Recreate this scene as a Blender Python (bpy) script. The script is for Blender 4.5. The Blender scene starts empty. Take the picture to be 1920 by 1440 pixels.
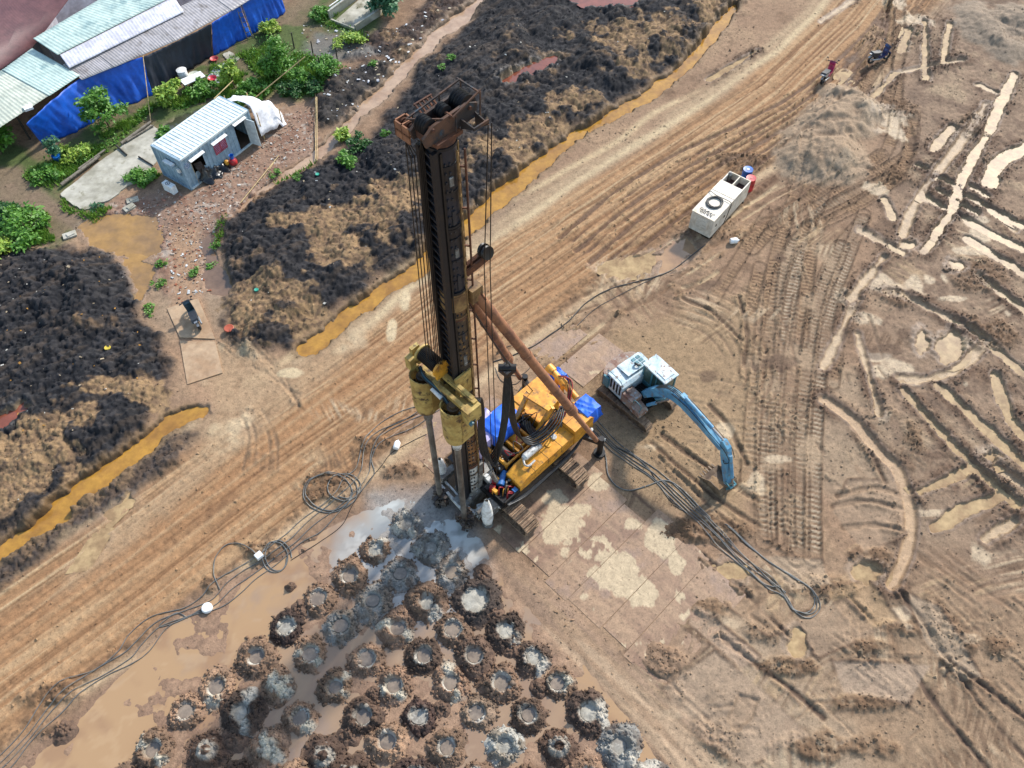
import bpy, math, random
import numpy as np
from mathutils import Vector, Matrix
R = math.radians
scene = bpy.context.scene
col = scene.collection

# ---------------------------------------------------------------- camera, sky, sun, exposure
CAM_H, CAM_PITCH, FOC = 34.0, 55.5, 1560.0          # metres, degrees below the horizon, focal length in 1920-px units
cam_d = bpy.data.cameras.new('camera'); cam = bpy.data.objects.new('camera', cam_d); col.objects.link(cam)
cam_d.sensor_width = 36.0; cam_d.lens = 36.0 * FOC / 1920.0
cam_d.clip_start = 0.5; cam_d.clip_end = 6000
cam.location = (0, 0, CAM_H); cam.rotation_euler = (R(90 - CAM_PITCH), 0, 0)
scene.camera = cam
SUN_AZ, SUN_EL = 38.0, 38.0                           # clockwise from +Y, above the horizon
world = bpy.data.worlds.new('World'); scene.world = world; world.use_nodes = True
nt = world.node_tree; bg = nt.nodes['Background']
sky = nt.nodes.new('ShaderNodeTexSky'); sky.sky_type = 'NISHITA'; sky.sun_disc = False
sky.sun_elevation = R(SUN_EL); sky.sun_rotation = R(SUN_AZ); sky.air_density = 1.4; sky.dust_density = 1.0; sky.ozone_density = 1.0
nt.links.new(sky.outputs[0], bg.inputs[0]); bg.inputs[1].default_value = 0.15
sun_d = bpy.data.lights.new('sun', 'SUN'); sun = bpy.data.objects.new('sun', sun_d); col.objects.link(sun)
sun_d.energy = 3.2; sun_d.angle = R(3.2); sun_d.color = (1.0, 0.95, 0.88)
sv = Vector((math.sin(R(SUN_AZ)) * math.cos(R(SUN_EL)), math.cos(R(SUN_AZ)) * math.cos(R(SUN_EL)), math.sin(R(SUN_EL))))
sun.rotation_euler = sv.to_track_quat('Z', 'Y').to_euler(); sun.location = (30, 40, 60)
vs = scene.view_settings; vs.view_transform = 'Standard'; vs.look = 'None'; vs.exposure = 0.86; vs.gamma = 1.0
vs.use_curve_mapping = False
ALB = 0.62                                            # apparent colour -> surface albedo

# ---------------------------------------------------------------- survey: a pixel of the photograph -> a point of the site
_c, _s = math.cos(R(CAM_PITCH)), math.sin(R(CAM_PITCH))
def G(u, v, z=0.0):
    x = (u - 960) / FOC; y = -(v - 720) / FOC
    d = (x, _c + y * _s, -_s + y * _c); t = (z - CAM_H) / d[2]
    return (d[0] * t, d[1] * t, z)
def lin(c):
    out = []
    for k in c[:3]:
        k = k / 255.0
        out.append(k / 12.92 if k <= .04045 else ((k + .055) / 1.055) ** 2.4)
    return np.array(out)
def alb(c, k=ALB): return lin(c) * k

# ---------------------------------------------------------------- numpy noise
def _hash(ix, iy, seed):
    h = (ix.astype(np.uint32) * np.uint32(374761393) + iy.astype(np.uint32) * np.uint32(668265263) + np.uint32((seed * 2246822519) & 0xffffffff))
    h = (h ^ (h >> np.uint32(13))) * np.uint32(1274126177)
    h = h ^ (h >> np.uint32(16))
    return (h & np.uint32(0xffffff)).astype(np.float32) / np.float32(0xffffff)
def vn(x, y, seed=0):                                  # value noise in -1..1
    x0 = np.floor(x); y0 = np.floor(y); fx = (x - x0).astype(np.float32); fy = (y - y0).astype(np.float32)
    ix = x0.astype(np.int64); iy = y0.astype(np.int64)
    fx = fx * fx * (3 - 2 * fx); fy = fy * fy * (3 - 2 * fy)
    a = _hash(ix, iy, seed); b = _hash(ix + 1, iy, seed); c = _hash(ix, iy + 1, seed); d = _hash(ix + 1, iy + 1, seed)
    return (a + (b - a) * fx + (c - a) * fy + (a - b - c + d) * fx * fy) * 2 - 1
def fbm(x, y, sc, octv=4, seed=0, gain=.5):
    x = np.asarray(x) / sc; y = np.asarray(y) / sc; s = np.zeros(np.shape(x), np.float32); a = 1.0; n = 0
    ca, sa = math.cos(.6), math.sin(.6)
    for o in range(octv):
        s += a * vn(x + 31.7 * o, y - 17.3 * o, seed + o); n += a; a *= gain
        x, y = (x * ca - y * sa) * 2.03, (x * sa + y * ca) * 2.03
    return s / n
def lumps(x, y, sc, seed=0):                           # rounded clods, 0..1
    x = np.asarray(x) / sc; y = np.asarray(y) / sc
    ix = np.floor(x).astype(np.int64); iy = np.floor(y).astype(np.int64)
    best = np.full(np.shape(x), 9.0, np.float32); hh = np.zeros(np.shape(x), np.float32)
    for dx in (-1, 0, 1):
        for dy in (-1, 0, 1):
            cx = ix + dx; cy = iy + dy
            px = cx + _hash(cx, cy, seed); py = cy + _hash(cx, cy, seed + 77); r = _hash(cx, cy, seed + 133)
            d = ((x - px) ** 2 + (y - py) ** 2).astype(np.float32)
            m = d < best; best = np.where(m, d, best); hh = np.where(m, r, hh)
    return np.sqrt(np.clip(1 - best / .55, 0, 1)) * (.35 + .65 * hh)
def sstep(a, b, x):
    t = np.clip((x - a) / (b - a), 0, 1); return t * t * (3 - 2 * t)

# ---------------------------------------------------------------- materials
MATS = {}
def nodes_of(name):
    m = bpy.data.materials.new(name); m.use_nodes = True; MATS[name] = m
    return m, m.node_tree, m.node_tree.nodes['Principled BSDF']
def pmat(name, c1, rough=.7, metal=0.0, c2=None, sc=3.0, lo=.45, hi=.62, c3=None, sc3=11.0, lo3=.55, hi3=.7, bump=.15, bsc=25.0, spec=.5, raw=False, detail=6, world=False):
    m, t, b = nodes_of(name); L = t.links
    A = (lambda c: tuple(c) + (1,)) if raw else (lambda c: tuple(alb(c)) + (1,))
    tc = t.nodes.new('ShaderNodeTexCoord')
    if world: vec = t.nodes.new('ShaderNodeNewGeometry').outputs['Position']
    else:                                              # each object gets its own stretch of the pattern
        oi = t.nodes.new('ShaderNodeObjectInfo'); am = t.nodes.new('ShaderNodeVectorMath'); am.operation = 'ADD'; mm = t.nodes.new('ShaderNodeMath'); mm.operation = 'MULTIPLY'; mm.inputs[1].default_value = 57.0
        L.new(oi.outputs['Random'], mm.inputs[0]); L.new(tc.outputs['Object'], am.inputs[0]); L.new(mm.outputs[0], am.inputs[1]); vec = am.outputs[0]
    def noise(s, d=detail):
        n = t.nodes.new('ShaderNodeTexNoise'); n.inputs['Scale'].default_value = s; n.inputs['Detail'].default_value = d; n.inputs['Roughness'].default_value = .62
        L.new(vec, n.inputs['Vector']); return n
    def ramp(n, a, z):
        r = t.nodes.new('ShaderNodeMapRange'); r.inputs['From Min'].default_value = a; r.inputs['From Max'].default_value = z
        L.new(n.outputs['Fac'], r.inputs['Value']); return r.outputs['Result']
    cur = None
    def mix(f, a, c):
        k = t.nodes.new('ShaderNodeMix'); k.data_type = 'RGBA'
        L.new(f, k.inputs['Factor'])
        if isinstance(a, tuple): k.inputs[6].default_value = a
        else: L.new(a, k.inputs[6])
        k.inputs[7].default_value = c; return k.outputs[2]
    cur = A(c1)
    if c2 is not None: cur = mix(ramp(noise(sc), lo, hi), cur, A(c2))
    if c3 is not None: cur = mix(ramp(noise(sc3), lo3, hi3), cur, A(c3))
    # gentle tonal variation
    hv = t.nodes.new('ShaderNodeHueSaturation')
    if isinstance(cur, tuple): hv.inputs['Color'].default_value = cur
    else: L.new(cur, hv.inputs['Color'])
    v = t.nodes.new('ShaderNodeMapRange'); v.inputs['From Min'].default_value = .3; v.inputs['From Max'].default_value = .7
    v.inputs['To Min'].default_value = .8; v.inputs['To Max'].default_value = 1.16
    L.new(noise(sc * 2.3 + 1.1).outputs['Fac'], v.inputs['Value']); L.new(v.outputs['Result'], hv.inputs['Value'])
    L.new(hv.outputs['Color'], b.inputs['Base Color'])
    b.inputs['Roughness'].default_value = rough; b.inputs['Metallic'].default_value = metal; b.inputs['Specular IOR Level'].default_value = spec
    if bump:
        bp = t.nodes.new('ShaderNodeBump'); bp.inputs['Strength'].default_value = bump; bp.inputs['Distance'].default_value = .02
        L.new(noise(bsc, 4).outputs['Fac'], bp.inputs['Height']); L.new(bp.outputs['Normal'], b.inputs['Normal'])
    return m
def leafmat(name, c1, c2, trans=.25, rough=.55):
    m, t, b = nodes_of(name); L = t.links
    g = t.nodes.new('ShaderNodeNewGeometry'); k = t.nodes.new('ShaderNodeMix'); k.data_type = 'RGBA'
    k.inputs[6].default_value = tuple(alb(c1)) + (1,); k.inputs[7].default_value = tuple(alb(c2)) + (1,)
    L.new(g.outputs['Random Per Island'], k.inputs['Factor']); L.new(k.outputs[2], b.inputs['Base Color'])
    b.inputs['Roughness'].default_value = rough
    tr = t.nodes.new('ShaderNodeBsdfTranslucent'); L.new(k.outputs[2], tr.inputs['Color'])
    mx = t.nodes.new('ShaderNodeMixShader'); mx.inputs[0].default_value = trans
    out = t.nodes['Material Output']; L.new(b.outputs[0], mx.inputs[1]); L.new(tr.outputs[0], mx.inputs[2]); L.new(mx.outputs[0], out.inputs['Surface'])
    return m
def soilmat(name, bump=.5, fine=1.0):
    """earth: colour and wetness come from the surveyed soil types (point attributes), grain from noise"""
    m, t, b = nodes_of(name); L = t.links
    a = t.nodes.new('ShaderNodeAttribute'); a.attribute_name = 'soil'; w = t.nodes.new('ShaderNodeAttribute'); w.attribute_name = 'wet'
    tc = t.nodes.new('ShaderNodeTexCoord')
    def noise(s, d, r=.65):
        n = t.nodes.new('ShaderNodeTexNoise'); n.inputs['Scale'].default_value = s; n.inputs['Detail'].default_value = d; n.inputs['Roughness'].default_value = r
        L.new(tc.outputs['Object'], n.inputs['Vector']); return n
    n1 = noise(3.2 * fine, 12, .72); n2 = noise(17 * fine, 6, .7)
    v = t.nodes.new('ShaderNodeMapRange'); v.inputs['From Min'].default_value = .3; v.inputs['From Max'].default_value = .7; v.inputs['To Min'].default_value = .70; v.inputs['To Max'].default_value = 1.26
    L.new(n1.outputs['Fac'], v.inputs['Value'])
    v2 = t.nodes.new('ShaderNodeMapRange'); v2.inputs['From Min'].default_value = .3; v2.inputs['From Max'].default_value = .7; v2.inputs['To Min'].default_value = .78; v2.inputs['To Max'].default_value = 1.2
    L.new(n2.outputs['Fac'], v2.inputs['Value'])
    mu0 = t.nodes.new('ShaderNodeMath'); mu0.operation = 'MULTIPLY'; L.new(v.outputs[0], mu0.inputs[0]); L.new(v2.outputs[0], mu0.inputs[1])
    n3 = noise(7.0 * fine, 4, .6); v3 = t.nodes.new('ShaderNodeMapRange'); v3.inputs['From Min'].default_value = .56; v3.inputs['From Max'].default_value = .68; v3.inputs['To Min'].default_value = 1.0; v3.inputs['To Max'].default_value = .66
    L.new(n3.outputs['Fac'], v3.inputs['Value']); mu = t.nodes.new('ShaderNodeMath'); mu.operation = 'MULTIPLY'; L.new(mu0.outputs[0], mu.inputs[0]); L.new(v3.outputs[0], mu.inputs[1])
    hv = t.nodes.new('ShaderNodeHueSaturation'); L.new(a.outputs['Color'], hv.inputs['Color']); L.new(mu.outputs[0], hv.inputs['Value'])
    L.new(hv.outputs['Color'], b.inputs['Base Color'])
    r = t.nodes.new('ShaderNodeMapRange'); r.inputs['To Min'].default_value = .95; r.inputs['To Max'].default_value = .28
    L.new(w.outputs['Fac'], r.inputs['Value']); L.new(r.outputs[0], b.inputs['Roughness'])
    b.inputs['Specular IOR Level'].default_value = .35
    bp = t.nodes.new('ShaderNodeBump'); bp.inputs['Strength'].default_value = bump; bp.inputs['Distance'].default_value = .05
    ad = t.nodes.new('ShaderNodeMath'); ad.operation = 'ADD'; L.new(n1.outputs['Fac'], ad.inputs[0]); L.new(n2.outputs['Fac'], ad.inputs[1])
    L.new(ad.outputs[0], bp.inputs['Height']); L.new(bp.outputs['Normal'], b.inputs['Normal'])
    return m
def watermat(name, c1, c2, sc=.5, rough=.12, lo=.4, hi=.62, bump=.015, spec=.5):
    m = pmat(name, c1, rough, 0, c2, sc, lo, hi, bump=bump, bsc=9, spec=spec)
    return m

# ---------------------------------------------------------------- mesh builder
class MB:
    def __init__(s): s.v = []; s.f = []
    def add(s, vs, fs):
        o = len(s.v); s.v += [tuple(p) for p in vs]; s.f += [tuple(i + o for i in f) for f in fs]; return s
    def box(s, c, d, rz=0.0, M=None):
        x, y, z = d[0] / 2, d[1] / 2, d[2] / 2
        vs = [Vector((i * x, j * y, k * z)) for k in (-1, 1) for j in (-1, 1) for i in (-1, 1)]
        if M is None: M = Matrix.Rotation(rz, 3, 'Z')
        return s.add([Vector(c) + M @ q for q in vs], [(0, 2, 3, 1), (4, 5, 7, 6), (0, 1, 5, 4), (2, 6, 7, 3), (0, 4, 6, 2), (1, 3, 7, 5)])
    def rng(s, x0, x1, y0, y1, z0, z1): return s.box(((x0 + x1) / 2, (y0 + y1) / 2, (z0 + z1) / 2), (x1 - x0, y1 - y0, z1 - z0))
    def hexa(s, b4, t4): return s.add(list(b4) + list(t4), [(3, 2, 1, 0), (4, 5, 6, 7), (0, 1, 5, 4), (1, 2, 6, 5), (2, 3, 7, 6), (3, 0, 4, 7)])
    def beam(s, p0, p1, w, h=None, up=(0, 0, 1)):
        p0 = Vector(p0); p1 = Vector(p1); h = h or w; d = p1 - p0; L = d.length; x = d.normalized(); u = Vector(up)
        if abs(x.dot(u)) > .98: u = Vector((1, 0, 0)) if abs(x.x) < .9 else Vector((0, 1, 0))
        y = u.cross(x).normalized(); z = x.cross(y)
        M = Matrix((x, y, z)).transposed(); return s.box((p0 + p1) / 2, (L, w, h), M=M)
    def cyl(s, p0, p1, r0, r1=None, n=12, caps=True):
        p0 = Vector(p0); p1 = Vector(p1); r1 = r0 if r1 is None else r1; x = (p1 - p0).normalized()
        u = Vector((0, 0, 1)) if abs(x.z) < .9 else Vector((1, 0, 0)); a = x.cross(u).normalized(); b = x.cross(a)
        vs = []
        for p, r in ((p0, r0), (p1, r1)):
            for i in range(n):
                t = 2 * math.pi * i / n; vs.append(p + a * (r * math.cos(t)) + b * (r * math.sin(t)))
        fs = [(i, i + n, (i + 1) % n + n, (i + 1) % n) for i in range(n)]
        if caps: fs += [tuple(range(n)), tuple(range(2 * n - 1, n - 1, -1))]
        return s.add(vs, fs)
    def lathe(s, prof, c=(0, 0, 0), n=16, M=None):
        vs = []; c = Vector(c)
        for r, z in prof:
            for i in range(n):
                t = 2 * math.pi * i / n; q = Vector((r * math.cos(t), r * math.sin(t), z)); vs.append(c + (M @ q if M else q))
        fs = []
        for k in range(len(prof) - 1):
            for i in range(n):
                j = (i + 1) % n; fs.append((k * n + i, k * n + j, (k + 1) * n + j, (k + 1) * n + i))
        fs.append(tuple(range(n - 1, -1, -1))); o = (len(prof) - 1) * n; fs.append(tuple(range(o, o + n)))
        return s.add(vs, fs)
    def tube(s, pts, r, n=6, caps=True):
        P = [Vector(p) for p in pts]; vs = []; prev = None
        for i, p in enumerate(P):
            d = (P[min(i + 1, len(P) - 1)] - P[max(i - 1, 0)]).normalized()
            if prev is None: u = Vector((0, 0, 1)) if abs(d.z) < .9 else Vector((1, 0, 0)); a = d.cross(u).normalized()
            else:
                a = prev - d * prev.dot(d)
                a = a.normalized() if a.length > 1e-6 else d.orthogonal().normalized()
            prev = a; b = d.cross(a); rr = r[i] if isinstance(r, (list, tuple)) else r
            for k in range(n):
                t = 2 * math.pi * k / n; vs.append(p + a * (rr * math.cos(t)) + b * (rr * math.sin(t)))
        fs = [(i * n + k, i * n + (k + 1) % n, (i + 1) * n + (k + 1) % n, (i + 1) * n + k) for i in range(len(P) - 1) for k in range(n)]
        if caps: fs += [tuple(range(n - 1, -1, -1)), tuple(range((len(P) - 1) * n, len(P) * n))]
        return s.add(vs, fs)
    def torus(s, c, R0, r, axis=(0, 0, 1), n=20, k=8):
        c = Vector(c); x = Vector(axis).normalized(); a = x.orthogonal().normalized(); b = x.cross(a); vs = []
        for i in range(n):
            t = 2 * math.pi * i / n; e = a * math.cos(t) + b * math.sin(t)
            for j in range(k):
                w = 2 * math.pi * j / k; vs.append(c + e * (R0 + r * math.cos(w)) + x * (r * math.sin(w)))
        return s.add(vs, [(i * k + j, ((i + 1) % n) * k + j, ((i + 1) % n) * k + (j + 1) % k, i * k + (j + 1) % k) for i in range(n) for j in range(k)])
    def prism(s, poly, a0, a1, fr):                    # poly of (p,q); fr(p,q,a) -> point
        n = len(poly); vs = [fr(p, q, a0) for p, q in poly] + [fr(p, q, a1) for p, q in poly]
        return s.add(vs, [tuple(range(n - 1, -1, -1)), tuple(range(n, 2 * n))] + [(i, (i + 1) % n, (i + 1) % n + n, i + n) for i in range(n)])
    def sheet(s, rows, thick=0.0):                     # grid of points
        m = len(rows); n = len(rows[0]); vs = [p for r in rows for p in r]
        fs = [(i * n + j, i * n + j + 1, (i + 1) * n + j + 1, (i + 1) * n + j) for i in range(m - 1) for j in range(n - 1)]
        return s.add(vs, fs)
    def build(s, name, mat, parent=None, smooth=35, loc=None):
        me = bpy.data.meshes.new(name); me.from_pydata(s.v, [], s.f); me.update()
        if smooth:
            me.polygons.foreach_set('use_smooth', [True] * len(me.polygons)); me.set_sharp_from_angle(angle=R(smooth))
        me.materials.append(MATS[mat] if isinstance(mat, str) else mat)
        o = bpy.data.objects.new(name, me); col.objects.link(o)
        if parent: o.parent = parent
        if loc: o.location = loc
        return o
def np_mesh(name, V, F, mat, soil=None, wet=None, smooth=True):
    """V (n,3) array, F (m,4) or (m,3) int array"""
    me = bpy.data.meshes.new(name); n = len(V); m = len(F); k = F.shape[1]
    me.vertices.add(n); me.vertices.foreach_set('co', np.asarray(V, np.float32).ravel())
    me.loops.add(m * k); me.loops.foreach_set('vertex_index', np.asarray(F, np.int32).ravel())
    me.polygons.add(m); me.polygons.foreach_set('loop_start', np.arange(0, m * k, k, dtype=np.int32))
    me.polygons.foreach_set('use_smooth', np.full(m, smooth, dtype=bool))
    me.update(calc_edges=True)
    if soil is not None:
        a = me.attributes.new('soil', 'FLOAT_COLOR', 'POINT'); c4 = np.ones((n, 4), np.float32); c4[:, :3] = soil; a.data.foreach_set('color', c4.ravel())
    if wet is not None:
        a = me.attributes.new('wet', 'FLOAT', 'POINT'); a.data.foreach_set('value', np.asarray(wet, np.float32))
    me.materials.append(MATS[mat]); o = bpy.data.objects.new(name, me); col.objects.link(o); return o
def tag(o, label=None, cat=None, group=None, kind=None):
    if label: o['label'] = label
    if cat: o['category'] = cat
    if group: o['group'] = group
    if kind: o['kind'] = kind
    return o
def empty(name, loc=(0, 0, 0), rz=0.0, label=None, cat=None, group=None):
    e = bpy.data.objects.new(name, None); e.empty_display_size = .3; col.objects.link(e); e.location = loc; e.rotation_euler = (0, 0, rz)
    return tag(e, label, cat, group)
def link_copy(o, parent=None):
    c = o.copy(); col.objects.link(c); c.parent = parent if parent else o.parent; return c
def cr(pts, n=8):                                      # Catmull-Rom
    P = [Vector(p) for p in pts]; out = []
    for i in range(len(P) - 1):
        a = P[i - 1] if i else P[0] * 2 - P[1]; b = P[i]; c = P[i + 1]; d = P[i + 2] if i + 2 < len(P) else P[-1] * 2 - P[-2]
        for k in range(n):
            t = k / n; out.append(.5 * ((2 * b) + (c - a) * t + (2 * a - 5 * b + 4 * c - d) * t * t + (3 * b - a - 3 * c + d) * t ** 3))
    out.append(P[-1]); return out

# ================================================================ GROUND
soilmat('earth', .45)
watermat('ditch_water', (204, 152, 66), (172, 124, 60), .9, .08, spec=.4)
watermat('stream_water', (205, 172, 140), (186, 150, 118), .6, .015)
watermat('silt_water', (204, 174, 130), (170, 140, 106), 1.3, .35, spec=.05)
watermat('tan_water', (192, 153, 112), (168, 132, 100), .35, .015)
watermat('grey_slurry', (178, 178, 172), (150, 148, 142), .8, .16)
watermat('ochre_pond', (190, 146, 82), (158, 124, 84), .45, .015)
watermat('dark_pond', (92, 92, 78), (74, 78, 58), .4, .015)
watermat('red_pond', (160, 92, 70), (140, 84, 66), .6, .015)
watermat('rust_pond', (150, 120, 96), (128, 104, 86), .6, .015)

yr = [4.0]
while yr[-1] < 60.5: yr.append(yr[-1] + .050 + (yr[-1] - 4) * .0010)
ys = np.array(yr)
lo_ = 4.0 - np.cumsum(.12 * 1.35 ** np.arange(1, 27)); hi_ = ys[-1] + np.cumsum(.16 * 1.35 ** np.arange(1, 27))
ys = np.concatenate([lo_[::-1], ys, hi_])
NS = 900
ss = np.linspace(-1, 1, NS); ext = 1 + np.cumsum(.004 * 1.36 ** np.arange(1, 26))
ss = np.concatenate([-ext[::-1], ss, ext])
def halfw(y): return 18.8 + .365 * np.clip(y, 3, 62)
X = (ss[None, :] * halfw(ys)[:, None]); Y = np.repeat(ys[:, None], len(ss), 1)
NR, NC = X.shape
X = X.ravel().astype(np.float64); Y = Y.ravel().astype(np.float64); N = len(X)
nL = fbm(X, Y, 9, 3, 1); nA = fbm(X, Y, 2.6, 4, 5); nB = fbm(X, Y, .8, 4, 9); nC = fbm(X, Y, .26, 3, 13)
lumpA = lumps(X, Y, .62, 3); lumpB = lumps(X, Y, .30, 8); lumpC = lumps(X, Y, .17, 21)
Z = (.03 + .035 * nA + .022 * nB + .012 * nC).astype(np.float32)
def A3(c): return alb(c).astype(np.float32)
DEN = np.zeros(N, np.float32)                          # how thickly loose clods lie
C = np.zeros((N, 3), np.float32); W = np.zeros(N, np.float32)
def paint(idx, m, c):
    C[idx] += (A3(c) - C[idx]) * np.clip(m, 0, 1)[:, None]
def wetten(idx, m, v): W[idx] += (v - W[idx]) * np.clip(m, 0, 1)
ALL = np.arange(N)
C[:] = A3((166, 134, 106))
paint(ALL, sstep(-.1, .5, nA + .3 * nB) * .8, (182, 150, 118)); paint(ALL, sstep(.1, .6, -nA + .4 * nB) * .8, (142, 111, 86))
paint(ALL, sstep(.25, .6, nB + .5 * nC) * .5, (120, 94, 72)); paint(ALL, sstep(.3, .6, nL) * .4, (176, 158, 132))

def wpts(px): return np.array([G(u, v)[:2] for u, v in px])
def near(P, m):
    lo = P.min(0) - m; hi = P.max(0) + m
    return np.nonzero((X > lo[0]) & (X < hi[0]) & (Y > lo[1]) & (Y < hi[1]))[0]
def seg_field(P, idx):
    """distance, arclength and signed side to a polyline"""
    x = X[idx]; y = Y[idx]; best = np.full(len(idx), 1e9); S = np.zeros(len(idx)); D = np.zeros(len(idx)); acc = 0.0
    for i in range(len(P) - 1):
        a = P[i]; b = P[i + 1]; d = b - a; L = math.hypot(*d); d = d / L
        t = np.clip((x - a[0]) * d[0] + (y - a[1]) * d[1], 0, L); qx = x - a[0] - d[0] * t; qy = y - a[1] - d[1] * t
        r = np.hypot(qx, qy); m = r < best
        best = np.where(m, r, best); S = np.where(m, acc + t, S); D = np.where(m, (x - a[0]) * -d[1] + (y - a[1]) * d[0], D); acc += L
    return best, S, D
def smooth_px(px, n=6): return [(p.x, p.y) for p in cr([(u, v, 0) for u, v in px], n)]
def poly_sd(P, idx):                                    # >0 inside
    x = X[idx]; y = Y[idx]; ins = np.zeros(len(idx), bool); n = len(P)
    for i in range(n):
        x0, y0 = P[i]; x1, y1 = P[(i + 1) % n]
        if y0 == y1: continue
        c = ((y0 > y) != (y1 > y)) & (x < (x1 - x0) * (y - y0) / (y1 - y0) + x0); ins ^= c
    d, _, _ = seg_field(np.vstack([P, P[:1]]), idx)
    return np.where(ins, d, -d)
def zone(px, soft=.5, rough=.35, margin=2.0):
    P = wpts(px); idx = near(P, margin); sd = poly_sd(P, idx) + rough * (nA[idx] * 1.2 + nB[idx] * .8)
    return idx, sstep(-soft, soft, sd), sd
def ell(u, v, ru, rv, soft=.5, rough=.6):
    c = np.array(G(u, v)[:2]); ex = np.array(G(u + ru, v)[:2]) - c; ey = np.array(G(u, v - rv)[:2]) - c
    rx = max(np.hypot(*ex), .05); ry = max(np.hypot(*ey), .05); m = max(rx, ry) * 1.8
    idx = np.nonzero((abs(X - c[0]) < m) & (abs(Y - c[1]) < m))[0]
    d = np.hypot((X[idx] - c[0]) / rx, (Y[idx] - c[1]) / ry) + rough * (.6 * nA[idx] + .8 * nB[idx])
    return idx, 1 - sstep(1 - soft, 1 + soft * .3, d), d
WATER = []                                             # (name, pts, level, material) built after the ground

# ---- construction field on the right: greyer, clodded earth
idx, m, _ = zone([(1660, -60), (2100, -60), (2100, 1000), (1850, 1120), (1760, 1000), (1700, 860), (1640, 700), (1660, 520), (1700, 440), (1640, 330), (1690, 200)], 2.0, .6)
paint(idx, m, (160, 133, 108)); paint(idx, m * sstep(0.05, .45, nB[idx] + .4 * nC[idx]) * .7, (128, 103, 84)); paint(idx, m * sstep(.15, .55, nA[idx] - .3 * nB[idx]), (178, 152, 122))
Z[idx] += m * (.05 * lumpB[idx] * (nA[idx] > 0) + .03 * lumpC[idx])
idx, m, _ = zone([(1000, 640), (1400, 560), (1440, 700), (1400, 1000), (1180, 960), (1120, 800)], 1.0, .5)
paint(idx, m * .8, (172, 143, 108))
# pale sandy ground around the bottom right
idx, m, _ = zone([(1160, 1100), (1700, 1060), (1990, 1240), (1990, 1540), (1100, 1540)], 1.5, .6)
paint(idx, m * .7, (172, 144, 114)); paint(idx, m * sstep(.05, .5, nA[idx] + .5 * nB[idx]) * .8, (150, 122, 96)); paint(idx, m * sstep(.2, .6, nL[idx] + .4 * nA[idx]) * .6, (186, 162, 134))
paint(idx, m * sstep(.35, .6, -nA[idx] + .3 * nC[idx]) * .7, (128, 100, 78))

# ---- haul road
road_px = [(-330, 1500), (-150, 1350), (0, 1240), (250, 1065), (480, 890), (700, 730), (900, 575), (1100, 440), (1300, 310), (1480, 185), (1620, 50), (1700, -50), (1800, -180)]
P = wpts(road_px); idx = near(P, 5.5); d, S, D = seg_field(P, idx)
hw = 3.05 + .25 * vn(S * .3, S * 0, 3)
road = sstep(.55, -.45, d - hw)
st1 = vn(S * .12, D * 3.2, 31) * .6 + vn(S * .3 + 9, D * 7.5, 32) * .4; st2 = vn(S * .08 + 4, D * 2.2, 33) * .55 + vn(S * .5, D * 11, 34) * .45
paint(idx, road, (186, 144, 103)); paint(idx, road * sstep(.2, .55, st1) * .8, (204, 168, 126)); paint(idx, road * sstep(.15, .55, st2) * .7, (162, 120, 84))
paint(idx, road * sstep(.3, .6, -st1 + .3 * nC[idx]) * .7, (132, 96, 68))
Z[idx] += road * (.012 * st1 - .018 * sstep(.2, .5, st2) + .012 * vn(S * 6, D * 4, 40) - .02)
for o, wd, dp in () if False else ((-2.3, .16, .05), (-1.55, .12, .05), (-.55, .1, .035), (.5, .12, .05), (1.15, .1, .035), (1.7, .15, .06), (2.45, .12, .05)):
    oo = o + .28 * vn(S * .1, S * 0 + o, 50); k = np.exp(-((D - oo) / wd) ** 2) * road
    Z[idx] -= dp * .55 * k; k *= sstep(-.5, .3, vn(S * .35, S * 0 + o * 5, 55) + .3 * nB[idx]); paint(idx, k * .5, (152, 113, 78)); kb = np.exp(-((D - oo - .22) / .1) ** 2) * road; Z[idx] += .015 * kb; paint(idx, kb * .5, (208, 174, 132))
rl = np.random.default_rng(15)
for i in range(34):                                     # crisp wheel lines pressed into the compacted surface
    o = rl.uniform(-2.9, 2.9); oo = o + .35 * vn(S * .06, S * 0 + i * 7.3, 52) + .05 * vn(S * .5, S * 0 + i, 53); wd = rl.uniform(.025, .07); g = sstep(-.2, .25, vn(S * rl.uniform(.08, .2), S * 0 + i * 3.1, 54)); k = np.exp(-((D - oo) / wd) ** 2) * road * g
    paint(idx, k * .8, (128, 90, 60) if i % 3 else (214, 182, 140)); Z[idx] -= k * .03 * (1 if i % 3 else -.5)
k = sstep(-.3, .5, -vn(S * .05, D * 0 + 2.0, 57) + .0) * np.exp(-((D - .7) / .9) ** 2) * road; paint(idx, k * .45, (172, 124, 84))
k = np.exp(-((D + 1.6) / .7) ** 2) * road; paint(idx, k * .35, (176, 130, 90))
# pale shoulder strips and a darker ragged edge
for o, wd, cc in ((3.45, .34, (218, 192, 152)), (4.1, .35, (190, 162, 128)), (4.7, .25, (212, 184, 144)), (-3.45, .32, (210, 180, 142))):
    k = np.exp(-((D - o - .3 * vn(S * .25, S * 0 + o, 60)) / wd) ** 2) * sstep(-.55, .1, vn(S * .16, S * 0 + o * 3, 61) + .3 * nB[idx]); paint(idx, k, cc)
k = np.exp(-((D + 2.95) / .22) ** 2); Z[idx] += .10 * k * lumpB[idx]; paint(idx, k * sstep(0, .5, lumpB[idx] + .4 * nA[idx]) * .8, (128, 98, 72))
far = sstep(26, 36, Y[idx]); k = far * sstep(2.5, 1.5, abs(D + 2.6) ) * sstep(0, .4, st2); paint(idx, k * .7, (112, 82, 60)); Z[idx] += k * .1 * lumpB[idx]

for i, o in enumerate((-14, -4, 8, 20, 34, 50)):
    pass
rngt = np.random.default_rng(31)
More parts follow.
